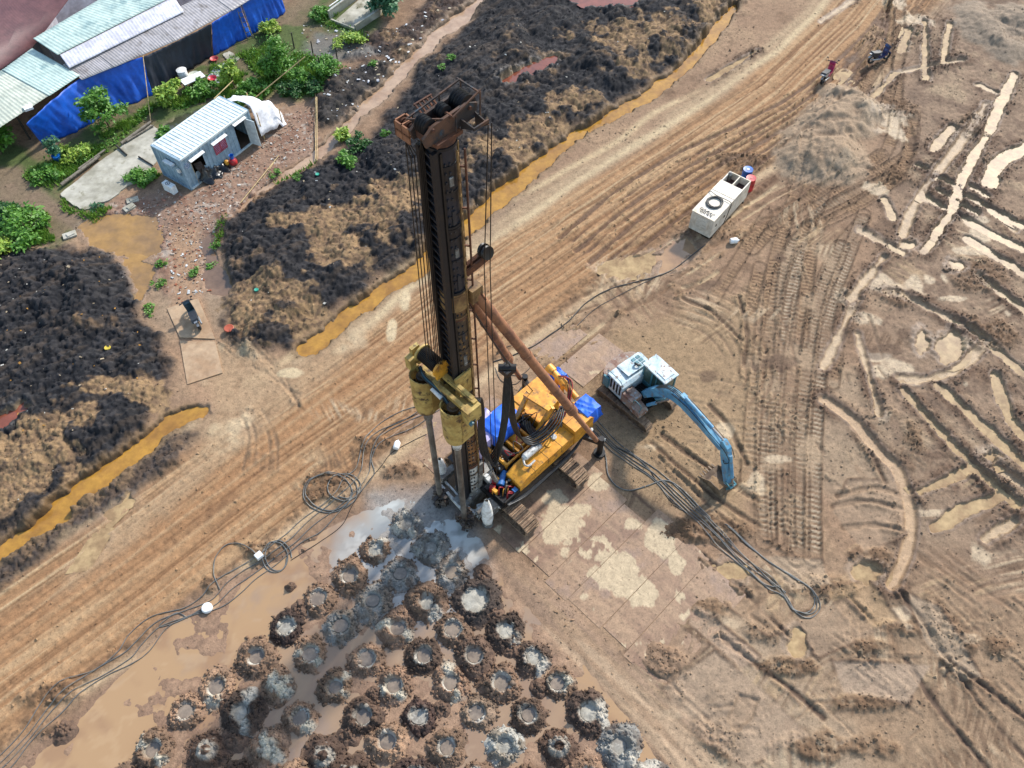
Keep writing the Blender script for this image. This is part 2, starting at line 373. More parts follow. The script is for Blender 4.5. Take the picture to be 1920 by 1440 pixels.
# ---- treaded machine tracks
def tread(px, w=.6, pitch=.25, amp=.045, c1=(126, 98, 75), c2=(200, 172, 138), mixc=.85, sink=.05, wob=.0):
    P = wpts(smooth_px(px)); idx = near(P, w + .4); d, S, D = seg_field(P, idx)
    m = sstep(w / 2 + .06, w / 2 - .05, d + .05 * nC[idx]) * (.25 + .75 * sstep(-.45, .15, nA[idx] + .7 * nB[idx] + .3 * vn(S * .8, S * 0 + P[0, 0], 68))) * sstep(0, .6, S) * sstep(0, .6, S.max() - S)
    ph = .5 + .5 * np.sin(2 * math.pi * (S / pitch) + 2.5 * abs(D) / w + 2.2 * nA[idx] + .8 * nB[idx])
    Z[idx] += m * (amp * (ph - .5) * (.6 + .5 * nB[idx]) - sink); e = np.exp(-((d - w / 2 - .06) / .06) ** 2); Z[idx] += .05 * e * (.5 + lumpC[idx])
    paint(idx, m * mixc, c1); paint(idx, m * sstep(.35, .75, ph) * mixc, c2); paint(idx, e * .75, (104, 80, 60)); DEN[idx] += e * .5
def pair(px, off, **k):
    P = wpts(smooth_px(px)); t = np.gradient(P, axis=0); n = np.stack([-t[:, 1], t[:, 0]], 1); n /= np.linalg.norm(n, axis=1)[:, None]
    for s in (-1, 1): tread_w(P + n * off * s, **k)
def tread_w(P, **k):
    global wpts
    old = wpts; wpts = lambda _: P
    try: tread([(0, 0), (1, 1)], **k)
    finally: wpts = old
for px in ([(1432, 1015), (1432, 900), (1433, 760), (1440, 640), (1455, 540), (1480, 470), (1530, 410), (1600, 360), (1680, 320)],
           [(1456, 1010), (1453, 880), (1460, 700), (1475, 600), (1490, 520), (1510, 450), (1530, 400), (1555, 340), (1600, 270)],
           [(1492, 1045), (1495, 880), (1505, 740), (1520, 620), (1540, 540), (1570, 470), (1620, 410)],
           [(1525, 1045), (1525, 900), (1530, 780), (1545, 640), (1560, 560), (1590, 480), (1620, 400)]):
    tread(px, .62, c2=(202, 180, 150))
for px in ([(1410, 470), (1460, 420), (1530, 360), (1600, 325), (1650, 300), (1675, 250), (1682, 180), (1686, 60), (1690, -20)],
           [(1440, 440), (1500, 400), (1570, 355), (1640, 325), (1700, 290), (1715, 240)],
           [(1665, 210), (1664, 120), (1668, 40), (1672, -20)], [(1488, 350), (1500, 290), (1512, 250)], [(1535, 340), (1545, 290)], [(1600, 190), (1630, 150), (1660, 100), (1720, 20)],
           [(1438, 718), (1446, 529), (1472, 423), (1495, 348), (1506, 264)], [(1503, 640), (1525, 453), (1570, 383), (1661, 335), (1707, 287), (1699, 227)], [(1450, 423), (1510, 378), (1593, 325), (1654, 287)], [(1487, 438), (1563, 400), (1654, 355), (1699, 325)],
           [(1684, 0), (1691, 90), (1669, 166), (1654, 249)], [(1593, 159), (1639, 113), (1699, 45)], [(1714, 219), (1691, 317), (1623, 378), (1533, 423)], [(1340, 560), (1390, 480), (1440, 400)], [(1400, 700), (1405, 600), (1425, 500)], [(1560, 720), (1575, 620), (1610, 520)],
           [(1290, 420), (1350, 370), (1430, 300)], [(1585, 150), (1610, 110), (1680, 0)]):
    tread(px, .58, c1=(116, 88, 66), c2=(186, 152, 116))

for px in ([(1440, 1000), (1436, 820), (1446, 640), (1470, 500), (1520, 420)], [(1500, 1030), (1506, 800), (1528, 600), (1580, 460)], [(1475, 1020), (1474, 860), (1482, 700), (1500, 560)], [(1405, 900), (1415, 760), (1428, 640)]): tread(px, .7, pitch=.31, amp=.03, mixc=.4, sink=.02)
for i in range(26):
    u = rngt.uniform(1410, 1560); v = rngt.uniform(440, 1030); idx, m, _ = ell(u, v, rngt.uniform(8, 30), rngt.uniform(14, 50), .6, 1.2); paint(idx, m * .6, (190, 162, 130) if i % 2 else (150, 122, 96)); Z[idx] = Z[idx] * (1 - .55 * m) + .55 * m * -.01
# ---- groups of curved skid marks
def groove(px, w=.12, dz=-.06, c=(118, 90, 68), berm=.04, bc=(150, 122, 95), wetv=.2, k=1.0):
    P = wpts(smooth_px(px)); idx = near(P, w * 3 + .3); d, S, D = seg_field(P, idx); dd = d + .07 * nB[idx] + .03 * nC[idx]
    gate = 1.0 if w > .19 else sstep(-.35, .25, vn(S * 1.1 + P[0, 0] * 7, D * 0 + P[0, 1] * 3, 66) + .5 * nB[idx]) * .85 + .15
    m = sstep(w / 2 + .06, w / 2 - .05, dd) * gate; Z[idx] += dz * m; paint(idx, m * k, c); wetten(idx, m, wetv)
    e = np.exp(-((dd - w / 2 - .12) / .09) ** 2) * sstep(-.2, .4, nB[idx] + .5 * nA[idx]); Z[idx] += berm * e * (.2 + 1.1 * lumpC[idx]); paint(idx, e * .5 * k, bc); DEN[idx] += e * min(1.0, berm * 7)
for i in range(7):
    o = i * 9; groove([(405 + o, 640 - o * .3), (470 + o, 690), (560, 735 + o * .6)], .09, -.04, (140, 108, 80))
for i in range(5): groove([(450 + i * 10, 770), (465 + i * 13, 820), (455 + i * 16, 880)], .09, -.04, (146, 114, 84))
for i in range(9):
    r = 150 + i * 22; groove([(1190 + r * .25, 690 - r * .62), (1230 + r * .62, 690 - r * .42), (1260 + r * .72, 700), (1250 + r * .62, 700 + r * .3)], .12, -.03, (146, 116, 88), .03, (178, 148, 114), k=.8)
for i in range(6): groove([(1290, 700 + i * 26), (1350, 715 + i * 24), (1415, 730 + i * 22)], .14, -.015, (146, 118, 90), .02, (186, 158, 122), k=.35)
for px in ([(1330, 760), (1365, 800), (1400, 870)], [(1385, 560), (1400, 620), (1395, 680)], [(1220, 830), (1300, 900), (1380, 960), (1420, 985)], [(1240, 815), (1330, 880), (1420, 940)],
           [(1280, 560), (1340, 590), (1390, 640)], [(1560, 950), (1620, 940), (1690, 955)], [(1570, 930), (1640, 915), (1690, 930)], [(1580, 990), (1640, 985), (1700, 1000)], [(1600, 800), (1630, 850), (1660, 905)]):
    groove(px, .2, -.07, (120, 94, 70), .08, (170, 142, 108))
for i, o in enumerate((-30, -14, 0, 12, 26, 44, 60)):
    groove([(1080 + o, 470 + o * .8), (1170 + o, 393 + o * .8), (1283 + o, 317 + o * .7), (1397 + o * .8, 257 + o * .6), (1510 + o * .6, 189 + o * .5), (1623 + o * .4, 83 + o * .3), (1669, 0)], .16 if i % 2 else .26, -.09, (112, 80, 56), .07, (196, 160, 118), .25, .9)
# blade scrapes: patches brushed in one direction
rngs = np.random.default_rng(77)
for i in range(95):
    if i < 40: u, v, ru, rv = rngs.uniform(1180, 1920), rngs.uniform(1040, 1440), rngs.uniform(30, 110), rngs.uniform(20, 60)
    elif i < 60: u, v, ru, rv = rngs.uniform(1050, 1420), rngs.uniform(520, 1000), rngs.uniform(25, 80), rngs.uniform(15, 45)
    elif i < 80: u, v, ru, rv = rngs.uniform(1500, 1920), rngs.uniform(400, 1000), rngs.uniform(20, 70), rngs.uniform(15, 40)
    else: u, v, ru, rv = rngs.uniform(560, 800), rngs.uniform(760, 960), rngs.uniform(20, 60), rngs.uniform(10, 30)
    idx, m, _ = ell(u, v, ru, rv, .7, .9); an = rngs.choice([R(45), R(-45), R(20), R(-60), R(80)]) + rngs.normal(0, .15); q = X[idx] * math.cos(an) + Y[idx] * math.sin(an); r = -X[idx] * math.sin(an) + Y[idx] * math.cos(an); st = vn(q * .5 + i, r * 6.5, 300 + i) * .6 + vn(q * .9, r * 13 + i, 400 + i) * .4
    pal = [(206, 180, 146), (122, 96, 74), (196, 166, 128), (150, 120, 94)][i % 4]; paint(idx, m * sstep(-.05, .35, st) * .75, pal); paint(idx, m * sstep(.2, .5, -st) * .6, (116, 90, 68)); Z[idx] += m * .035 * st
for i in range(70):                                     # pale silt smears and dark damp stains
    if i % 2: u, v = rngs.uniform(1000, 1920), rngs.uniform(420, 1440)
    else: u, v = rngs.uniform(1600, 1920), rngs.uniform(0, 800)
    idx, m, _ = ell(u, v, rngs.uniform(8, 40), rngs.uniform(5, 22), .35, 1.2)
    if i % 3: paint(idx, m * .8, (210, 184, 148)); wetten(idx, m, .5)
    else: paint(idx, m * .7, (112, 88, 70))
# straight scratches on the far road side and the sand in the middle
rng = np.random.default_rng(4)
for i in range(46):
    u = rng.uniform(950, 1420); v = 690 - (u - 950) * .62 + rng.uniform(-70, 60); L = rng.uniform(40, 150); a = rng.normal(-.62, .12)
    groove([(u, v), (u + L * .5, v + a * L * .5 + rng.normal(0, 4)), (u + L, v + a * L)], rng.uniform(.07, .2), -rng.uniform(.03, .07), (134, 102, 74) if i % 3 else (206, 178, 138), .05, (172, 138, 102), k=.8)
for i in range(60):
    u = rng.uniform(1200, 1900); v = rng.uniform(1060, 1440); L = rng.uniform(30, 130); a = rng.choice([.85, -.9, .8, .1]) + rng.normal(0, .12)
    groove([(u, v), (u + L * .5, v + a * L * .5), (u + L, v + a * L)], rng.uniform(.05, .16), -rng.uniform(.02, .05), (138, 110, 84), .04, (182, 154, 122), k=.6)
for i in range(40):
    u = rng.uniform(1420, 1720); v = rng.uniform(480, 1000); L = rng.uniform(20, 90); a = rng.choice([3, -1.2, 1.0, .3]) + rng.normal(0, .2)
    groove([(u, v), (u + L * .3, v + a * L * .3)], rng.uniform(.05, .14), -.04, (130, 104, 80), .04, (184, 158, 126), k=.6)

# ---- trenches with silty water or pale bottom, clodded berms
def ribbon(P, hw, ext):
    d0 = P[0] - P[1]; d1 = P[-1] - P[-2]; P = np.vstack([P[:1] + d0 / np.linalg.norm(d0) * ext, P, P[-1:] + d1 / np.linalg.norm(d1) * ext])
    t = np.gradient(P, axis=0); n = np.stack([-t[:, 1], t[:, 0]], 1); n /= np.linalg.norm(n, axis=1)[:, None]
    return np.vstack([P + n * hw, (P - n * hw)[::-1]])
def trench(px, w, kind='silt', depth=.16, berm=.14, bw=.28, c=None, bc=(118, 92, 72), lev=-.06, nz=1.0):
    P = wpts(smooth_px(px)); idx = near(P, w + 1.2); d, S, D = seg_field(P, idx); dd = d + nz * (.12 * nB[idx] + .09 * nC[idx] + .08 * sstep(.2, .5, vn(S * .5, S * 0 + P[0, 1], 67)))
    m = sstep(w / 2 + .1, w / 2 - .08, dd); e = np.exp(-((dd - w / 2 - bw * .9) / bw) ** 2) * sstep(-.5, .2, nA[idx] + .5 * nB[idx])
    DEN[idx] += e * .8; Z[idx] += berm * e * (.15 + .6 * lumpB[idx] + .5 * lumpC[idx]); paint(idx, e * (.35 + .65 * sstep(-.2, .3, nB[idx])), bc); ew = sstep(w / 2 + .26, w / 2 + .08, dd); paint(idx, ew * .7, (128, 100, 78)); wetten(idx, ew, .6)
    Z[idx] = Z[idx] * (1 - m) + m * (-depth + .03 * nB[idx]); paint(idx, m, c or (214, 188, 146)); wetten(idx, m, .6)
    if kind:
        WATER.append(('puddle', ribbon(P, w / 2 + .28, .5), lev, kind + '_water' if kind in ('silt', 'tan', 'ditch', 'stream') else kind))
pw = 'silt'
TR = [([(1605, 560), (1575, 625), (1546, 688)], .38, None), ([(1608, 626), (1628, 700), (1648, 777)], .26, None),
      ([(1545, 750), (1600, 790), (1650, 850), (1681, 880), (1702, 935), (1707, 990), (1696, 1045), (1672, 1098)], .5, None),
      ([(1692, 730), (1765, 813), (1851, 900)], .42, pw), ([(1758, 723), (1834, 792), (1925, 876)], .5, pw), ([(1800, 605), (1851, 643), (1925, 705)], .42, pw),
      ([(1664, 549), (1712, 563), (1792, 605)], .5, None), ([(1688, 712), (1747, 709), (1800, 690), (1837, 653)], .42, None),
      ([(1733, 473), (1765, 428)], .5, pw), ([(1834, 518), (1925, 587)], .45, pw), ([(1817, 449), (1925, 518)], .5, pw), ([(1796, 403), (1851, 435), (1925, 470)], .45, pw),
      ([(1615, 431), (1692, 476)], .42, None), ([(1657, 483), (1594, 560)], .42, None), ([(1865, 705), (1893, 782), (1925, 827)], .5, pw),
      ([(1724, 923), (1822, 880)], .42, pw), ([(1826, 880), (1903, 944)], .5, pw), ([(1753, 991), (1818, 953), (1877, 931)], .5, pw), ([(1845, 1010), (1900, 980)], .5, None),
      ([(1734, 40), (1735, 150)], .42, pw), ([(1781, 45), (1767, 118)], .42, pw), ([(1681, 137), (1737, 126), (1806, 112)], .4, None), ([(1634, 184), (1678, 140)], .35, pw),
      ([(1850, 195), (1814, 251), (1753, 329), (1714, 387), (1692, 440)], .55, None), ([(1903, 140), (1870, 207), (1848, 257), (1809, 326), (1784, 395), (1753, 440)], .6, pw),
      ([(1853, 345), (1875, 304), (1930, 275)], .9, pw), ([(1659, 376), (1675, 410)], .4, pw), ([(1748, 282), (1784, 240)], .5, pw),
      ([(1735, 372), (1768, 390)], .5, pw), ([(1757, 358), (1775, 368)], .4, pw), ([(1760, 335), (1790, 350)], .45, pw), ([(1722, 312), (1735, 318)], .4, pw),
      ([(1818, 350), (1850, 368)], .4, pw), ([(1815, 372), (1870, 400), (1920, 425)], .4, pw), ([(1805, 388), (1830, 400)], .4, pw), ([(1860, 395), (1900, 430)], .35, None),
      ([(1705, 55), (1690, 95)], .5, pw), ([(1835, 160), (1870, 175)], .4, pw), ([(1870, 880), (1925, 915)], .4, None), ([(1540, 40), (1600, 0)], .4, None), ([(1420, 95), (1330, 150)], .28, 'silt')]
for ti, (px, w, k) in enumerate(TR): trench(px, w, k, berm=.07 if k else .10, c=((196, 160, 120) if ti == 2 else (198, 168, 130)) if not k else None, nz=.35 if ti == 2 else 1.0, depth=.16 if k else .07)
def pool(px, kind, lev=-.06, depth=.14, name='puddle', soft=.12, rough=.30, c=(206, 178, 138)):
    P = wpts(px); idx = near(P, 1.2); sd = poly_sd(P, idx) + rough * (nB[idx] + .7 * nC[idx]); m = sstep(-soft, soft, sd)
    Z[idx] = Z[idx] * (1 - m) + m * (lev - depth * .6 + .05 * nB[idx]); paint(idx, m, c); e = np.exp(-((sd + .2) / .15) ** 2); wetten(idx, np.maximum(m, e), .6)
    cen = P.mean(0); WATER.append((name, P + (P - cen) / np.maximum(np.linalg.norm(P - cen, axis=1), .01)[:, None] * .5, lev, kind))
def disc(u, v, ru, rv, n=14): return [(u + ru * math.cos(2 * math.pi * i / n), v + rv * math.sin(2 * math.pi * i / n)) for i in range(n)]
for u, v, a, b in ((1728, 640, 10, 26), (1782, 652, 24, 30), (1628, 1073, 26, 16), (1858, 858, 16, 12), (1584, 145, 8, 9), (1497, 1205, 12, 24), (1373, 1068, 26, 15), (1790, 500, 14, 9), (1700, 460, 18, 9)):
    pool(disc(u, v, a, b), 'silt_water')
pool([(1115, 500), (1180, 490), (1225, 475), (1240, 480), (1215, 512), (1160, 520)], 'silt_water', -.04)
pool([(1245, 470), (1285, 440), (1300, 470), (1275, 500), (1240, 510)], 'tan_water', -.04)
# dark grooves and clod ridges of the lower right
for px, w in (([(1301, 1030), (1378, 1094), (1476, 1192)], .26), ([(1352, 1196), (1425, 1252), (1484, 1294), (1544, 1346)], .3), ([(1685, 1111), (1732, 1170), (1775, 1235), (1848, 1290), (1930, 1355)], .32),
              ([(1591, 1119), (1651, 1179)], .28), ([(1600, 1235), (1771, 1235)], .1), ([(1510, 1213), (1557, 1282)], .2), ([(1170, 1222), (1230, 1270), (1260, 1285)], .15), ([(1300, 1085), (1360, 1135)], .12),
              ([(1130, 870), (1190, 925), (1260, 990)], .18), ([(1235, 860), (1330, 950), (1410, 1030)], .2), ([(1700, 1240), (1760, 1330), (1850, 1440)], .3), ([(1780, 1240), (1850, 1340), (1930, 1430)], .22)):
    groove(px, w * .65, -.07, (106, 81, 62), .09, (126, 98, 76), .3, .95)
def clods(u, v, ru, rv, h=.20, c=(124, 95, 70), k=.8):
    idx, m, d = ell(u, v, ru, rv, .7, 1.1); DEN[idx] += m * 1.3; Z[idx] += m * h * (.2 + lumpA[idx] * .25 + lumpB[idx] * .5 + lumpC[idx] * .4); paint(idx, m * k * sstep(-.5, .2, nC[idx] + lumpB[idx] - .2), c)
for a in ((1779, 1170, 45, 60), (1356, 1384, 50, 34), (1340, 1150, 34, 26), (1250, 1243, 45, 28), (1640, 1050, 45, 20), (1560, 1105, 60, 20), (1700, 1180, 50, 18), (1620, 1215, 70, 14), (1650, 1320, 80, 16),
          (1350, 990, 60, 25), (1260, 1000, 40, 20), (1870, 1210, 40, 25), (1560, 1400, 90, 25), (1440, 1190, 50, 24), (1480, 1250, 50, 20), (1700, 820, 40, 50), (1850, 620, 60, 30), (1680, 560, 25, 20), (1830, 240, 25, 30), (1690, 200, 45, 20),
          (1680, 330, 40, 20), (1830, 520, 60, 30), (410, 1090, 50, 20), (520, 1030, 70, 20), (620, 910, 60, 30), (700, 830, 50, 20), (760, 880, 40, 20), (120, 1375, 45, 22), (90, 1300, 60, 22), (1330, 430, 60, 20), (1380, 300, 60, 20)):
    clods(*a)
# scraped panels: machine-cut rectangles of damper or paler earth
for px, cc, dz in (([(1545, 1112), (1625, 1085), (1688, 1165), (1612, 1188)], (180, 146, 106), -.03), ([(1492, 1155), (1585, 1122), (1648, 1186), (1530, 1232)], (168, 138, 108), -.02), ([(1385, 1300), (1425, 1310), (1412, 1345), (1380, 1372), (1365, 1350)], (176, 144, 108), -.10),
                   ([(1300, 1130), (1345, 1165), (1430, 1235), (1390, 1255), (1290, 1170)], (182, 152, 124), .0), ([(1180, 1215), (1260, 1160), (1330, 1210), (1250, 1285)], (158, 126, 98), .02), ([(1560, 1240), (1750, 1245), (1700, 1320), (1580, 1300)], (178, 152, 126), .0), ([(1240, 1290), (1340, 1220), (1440, 1300), (1520, 1380), (1400, 1440), (1300, 1380)], (176, 148, 120), .0),
                   ([(1700, 1110), (1760, 1140), (1840, 1270), (1800, 1280), (1730, 1200)], (186, 160, 130), -.03), ([(1310, 1040), (1370, 1090), (1470, 1185), (1440, 1195), (1330, 1110)], (166, 134, 102), -.02), ([(1430, 1040), (1540, 1050), (1560, 1100), (1480, 1110)], (188, 160, 128), .0), ([(1590, 900), (1690, 900), (1700, 1000), (1620, 1040), (1560, 960)], (166, 136, 106), .0)):
    idx, m, sd = zone(px, .07, .10); paint(idx, m * .75, cc); paint(idx, m * sstep(.1, .4, nA[idx] + .5 * nB[idx]) * .5, tuple(int(k * .84) for k in cc)); Z[idx] += dz * m; e = np.exp(-((sd) / .08) ** 2) * sstep(-.3, .2, nB[idx] + nA[idx]); paint(idx, e * .8, (112, 86, 66)); Z[idx] += e * .05 * (lumpC[idx] + .3); wetten(idx, m, .35)
# ---- grey sand heaps by the road and at the top right
gx = np.array(G(1550, 250)[:2])
for u, v, ru, rv, h in ((1540, 275, 80, 55, .75), (1570, 225, 70, 40, .95), (1500, 300, 50, 40, .5), (1615, 210, 40, 28, .8), (1560, 300, 60, 40, .5), (1590, 180, 30, 18, .5), (1560, 175, 26, 18, .4)):
    idx, m, d = ell(u, v, ru, rv, .95, .28); Z[idx] += .85 * h * m ** 1.2 * (1 + .06 * nB[idx]) + .01 * m * nC[idx]; paint(idx, sstep(0, .25, m), (176, 150, 122)); paint(idx, m * sstep(.1, .5, nB[idx]) * .4, (146, 124, 102)); paint(idx, m * sstep(.2, .5, -nA[idx]) * .5, (190, 172, 146))
for u, v, a, b, h in ((1545, 268, 30, 9, .5), (1560, 240, 30, 7, .4), (1530, 312, 12, 9, .35), (1600, 225, 14, 9, .35), (1520, 250, 20, 8, .3)):
    idx, m, _ = ell(u, v, a, b, .7, .3); Z[idx] -= .4 * h * m; paint(idx, m * .5, (160, 134, 108))
for u, v, ru, rv, h in ((1850, 60, 60, 30, .6), (1890, 95, 50, 24, .5), (1910, 40, 50, 30, .7), (1830, 30, 40, 24, .4)):
    idx, m, d = ell(u, v, ru, rv, .9, .4); Z[idx] += h * m ** 1.3 * .8; paint(idx, sstep(0, .3, m), (164, 144, 122)); paint(idx, m * sstep(.0, .5, nB[idx]) * .6, (136, 120, 102))

# ---- peat spoil: black clods with weathered tan patches
def peat(px, hgt=.7, c=(30, 30, 34), c2=(48, 46, 48), soft=.5, tan=.0, rough=.5, la=.34):
    idx, m, sd = zone(px, soft, rough, 3); h = sstep(-.2, 2.2, sd)
    und = .6 + .5 * fbm(X[idx], Y[idx], 3.2, 3, 71)
    Z[idx] += h * hgt * und + m * (la * .25 * lumpA[idx] * (nA[idx] > 0) + .15 * lumpB[idx] * sstep(-.4, .3, nL[idx] + nA[idx]) + .12 * lumpC[idx] + .24 * np.abs(nB[idx]) + .45 * np.abs(fbm(X[idx], Y[idx], 1.9, 2, 73)) - .1); DEN[idx] += m * .55
    paint(idx, m, c); paint(idx, m * sstep(.05, .5, nB[idx] + .4 * nC[idx]) * .8, c2); paint(idx, m * sstep(.45, .7, lumpB[idx] + .4 * nC[idx]) * .4, (82, 78, 78)); paint(idx, m * sstep(.4, .65, nA[idx] + .6 * nC[idx]) * .35, (98, 84, 72))
    sk = vn((X[idx] + Y[idx]) * .35, (X[idx] - Y[idx]) * 2.2, 88) * .6 + vn((X[idx] + Y[idx]) * .8, (X[idx] - Y[idx]) * 5, 89) * .4; paint(idx, m * sstep(.15, .5, sk + .3 * nB[idx]) * .45, (92, 78, 66)); Z[idx] += m * .08 * sk
    if tan: t = sstep(.3, .45, nA[idx] * .9 + nB[idx] * .45 + tan) * m; paint(idx, t * (.35 + .65 * sstep(-.2, .2, nC[idx])), (148, 120, 90)); paint(idx, t * sstep(.2, .6, nB[idx]) * .6, (104, 82, 62))
    return idx, m
peat([(0, 470), (60, 462), (150, 468), (205, 478), (240, 510), (258, 560), (266, 600), (300, 630), (318, 680), (312, 730), (285, 785), (250, 835), (180, 880), (120, 930), (60, 985), (-60, 1060), (-300, 1100), (-300, 470)], .6, tan=-.22)
peat([(330, 800), (372, 812), (345, 865), (280, 905), (200, 955), (120, 1012), (60, 1062), (-60, 1150), (-60, 1080), (60, 1012), (160, 940), (250, 872)], .15, (92, 76, 64), (126, 102, 80), .35, .12, la=.2)
peat([(425, 420), (470, 370), (540, 335), (620, 295), (650, 262), (690, 255), (745, 180), (785, 130), (835, 80), (880, 40), (930, -40), (1000, -120), (1500, -120), (1420, -40), (1352, 45), (1292, 100), (1230, 155), (1150, 200), (1090, 235), (1030, 280), (980, 320), (930, 360), (870, 415), (800, 475), (720, 520), (650, 565), (590, 615), (545, 655), (480, 655), (440, 640), (425, 600), (418, 560), (440, 520), (418, 480)], .7, tan=-.22)
peat([(590, 190), (620, 145), (680, 122), (720, 117), (735, 140), (700, 178), (660, 210), (640, 230), (600, 245), (580, 230)], .55, (52, 48, 46), (84, 76, 66))
peat([(640, 115), (690, 66), (740, 56), (800, 5), (850, -60), (930, -60), (880, 10), (850, 28), (800, 70), (765, 100), (720, 112)], .3, (84, 66, 56), (112, 86, 72), .5, .05)
def tanpatch(u, v, ru, rv, c=(152, 122, 92), k=.8):
    idx, m, d = ell(u, v, ru, rv, .9, 1.3); mm = sstep(.2, .65, m + .35 * nC[idx]); paint(idx, mm * k, c); paint(idx, mm * sstep(.0, .35, nB[idx] + .6 * nC[idx]), (98, 78, 60)); paint(idx, mm * sstep(.3, .5, -nB[idx] + .3 * nC[idx]) * .7, (62, 54, 50)); paint(idx, mm * sstep(.35, .6, lumpB[idx]) * .5, (188, 154, 110))
for a in ((690, 420, 115, 50), (560, 430, 48, 18), (640, 475, 66, 40), (500, 565, 62, 46), (475, 615, 55, 38), (570, 600, 42, 36), (1160, 85, 70, 36), (960, 300, 60, 34), (905, 275, 44, 30), (1250, 75, 70, 46), (1080, 200, 55, 24), (740, 370, 60, 26),
          (1000, 250, 60, 26), (860, 330, 40, 40), (1180, 130, 50, 24), (1330, 20, 40, 30), (90, 830, 90, 55), (200, 735, 60, 18), (60, 905, 70, 30), (290, 745, 34, 30), (20, 940, 50, 30), (160, 790, 50, 30), (150, 900, 50, 30)): tanpatch(*a)
# ---- ditches cut between spoil and road
def ditch(px, w, mat, lev, depth=.5, name='water', cb=(150, 118, 78), w0=1.0, w1=1.0):
    P = wpts(smooth_px(px)); idx = near(P, 3); d, S, D = seg_field(P, idx); ww = w * (w0 + (w1 - w0) * S / max(S.max(), .1)) * (1 + .35 * vn(S * .35, S * 0, 81)); dd = d + .28 * nB[idx] + .14 * nC[idx]
    m = sstep(ww / 2 + .22, ww / 2 - .10, dd); Z[idx] = Z[idx] * (1 - m) + m * (lev - .22 + .06 * nB[idx])
    e = sstep(ww / 2 + .6, ww / 2, dd); paint(idx, e * .85, cb); e2 = sstep(ww / 2 + .32, ww / 2 + .1, dd); paint(idx, e2 * .8, tuple(int(k * .72) for k in cb)); wetten(idx, e, .6)
    WATER.append((name, ribbon(P, w * .5 + .55, .9), lev, mat))
ditch([(1395, -30), (1370, 20), (1340, 58), (1300, 108), (1260, 145), (1200, 188), (1150, 214), (1100, 242), (1060, 268), (1020, 300), (985, 330), (940, 366), (900, 400), (850, 447), (790, 500), (720, 545), (660, 588), (610, 630), (570, 655)], .9, 'ditch_water', -.16, w0=.5, w1=1.15)
ditch([(372, 772), (335, 785), (292, 815), (250, 855), (190, 892), (140, 932), (80, 985), (0, 1040), (-80, 1095)], .72, 'ditch_water', -.16, w0=1.1, w1=.8)
ditch([(930, -40), (905, 0), (862, 35), (822, 62), (800, 88), (762, 122), (735, 152), (700, 188), (668, 217), (648, 240), (612, 275), (588, 298)], .75, 'stream_water', -.12, cb=(168, 138, 108))
ditch([(588, 298), (540, 325), (500, 352), (450, 392)], .2, 'stream_water', -.10, cb=(170, 128, 84))
# ---- standing water at the settlement end
pool([(150, 425), (180, 408), (240, 402), (290, 410), (305, 440), (300, 470), (270, 488), (235, 482), (200, 470), (165, 455)], 'ochre_pond', -.03, name='water', rough=.3, c=(176, 142, 92))
pool([(232, 485), (262, 488), (285, 500), (275, 540), (262, 560), (250, 530)], 'ochre_pond', -.03, rough=.3, c=(176, 142, 92))
pool([(372, 452), (395, 440), (400, 470), (420, 500), (436, 540), (430, 555), (395, 552), (380, 520), (385, 490)], 'rust_pond', -.03, rough=.25, c=(170, 140, 100))
pool([(296, 265), (300, 245), (330, 222), (375, 205), (420, 190), (440, 185), (420, 205), (350, 250)], 'dark_pond', -.05, name='water', rough=.25, c=(110, 104, 80))
pool([(0, 790), (50, 762), (60, 772), (20, 810), (-20, 830)], 'red_pond', .25, .2)
pool([(930, 165), (960, 148), (1000, 128), (1040, 118), (1045, 132), (1000, 145), (970, 165), (945, 172)], 'red_pond', .42, .2)
pool([(1060, 0), (1110, -6), (1200, -10), (1220, 8), (1150, 28), (1100, 22)], 'red_pond', .42, .2)
pool([(200, 965), (240, 930), (250, 940), (215, 975)], 'silt_water', -.04); pool([(140, 1060), (175, 1010), (200, 1005), (170, 1050)], 'silt_water', -.04)
# ---- village end: grass soil, path, rubble
idx, m, _ = zone([(-200, 240), (80, 275), (200, 212), (290, 175), (400, 100), (540, 15), (600, -60), (760, -60), (700, 60), (640, 110), (590, 180), (560, 188), (520, 168), (450, 212), (330, 220), (290, 240), (110, 365), (165, 405), (100, 465), (-200, 480)], .6, .4)
paint(idx, m, (128, 112, 84)); g_ = sstep(-.3, .15, nA[idx] + .5 * nB[idx]); paint(idx, m * g_ * .9, (88, 106, 52)); paint(idx, m * sstep(.2, .5, -nA[idx]) * .5, (150, 126, 100))
idx, m, _ = zone([(150, 402), (300, 352), (360, 368), (480, 275), (530, 205), (590, 195), (592, 290), (520, 332), (440, 402), (410, 440), (380, 545), (330, 565), (310, 545), (300, 475), (260, 412)], .5, .4)
paint(idx, m, (166, 134, 112)); paint(idx, m * sstep(.05, .4, nB[idx]) * .7, (140, 102, 82)); paint(idx, m * sstep(.3, .5, nC[idx] + .4 * nA[idx]) * .8, (196, 180, 164)); Z[idx] += m * (.05 * lumpC[idx] + .05 * nB[idx])
idx, m, _ = zone([(-200, 330), (30, 315), (60, 340), (110, 380), (170, 410), (150, 440), (80, 400), (0, 380), (-200, 400)], .3, .3); paint(idx, m * .85, (150, 126, 104))
idx, m, _ = zone([(325, 430), (372, 430), (385, 560), (400, 640), (440, 700), (480, 740), (380, 790), (350, 700), (322, 600), (330, 520)], .4, .25); paint(idx, m * .9, (184, 148, 116)); Z[idx] *= (1 - .6 * m)
idx, m, _ = zone([(590, 60), (660, 70), (720, 105), (640, 118), (590, 150), (560, 120)], .4, .4); paint(idx, m * .7, (120, 118, 112)); wetten(idx, m, .5)
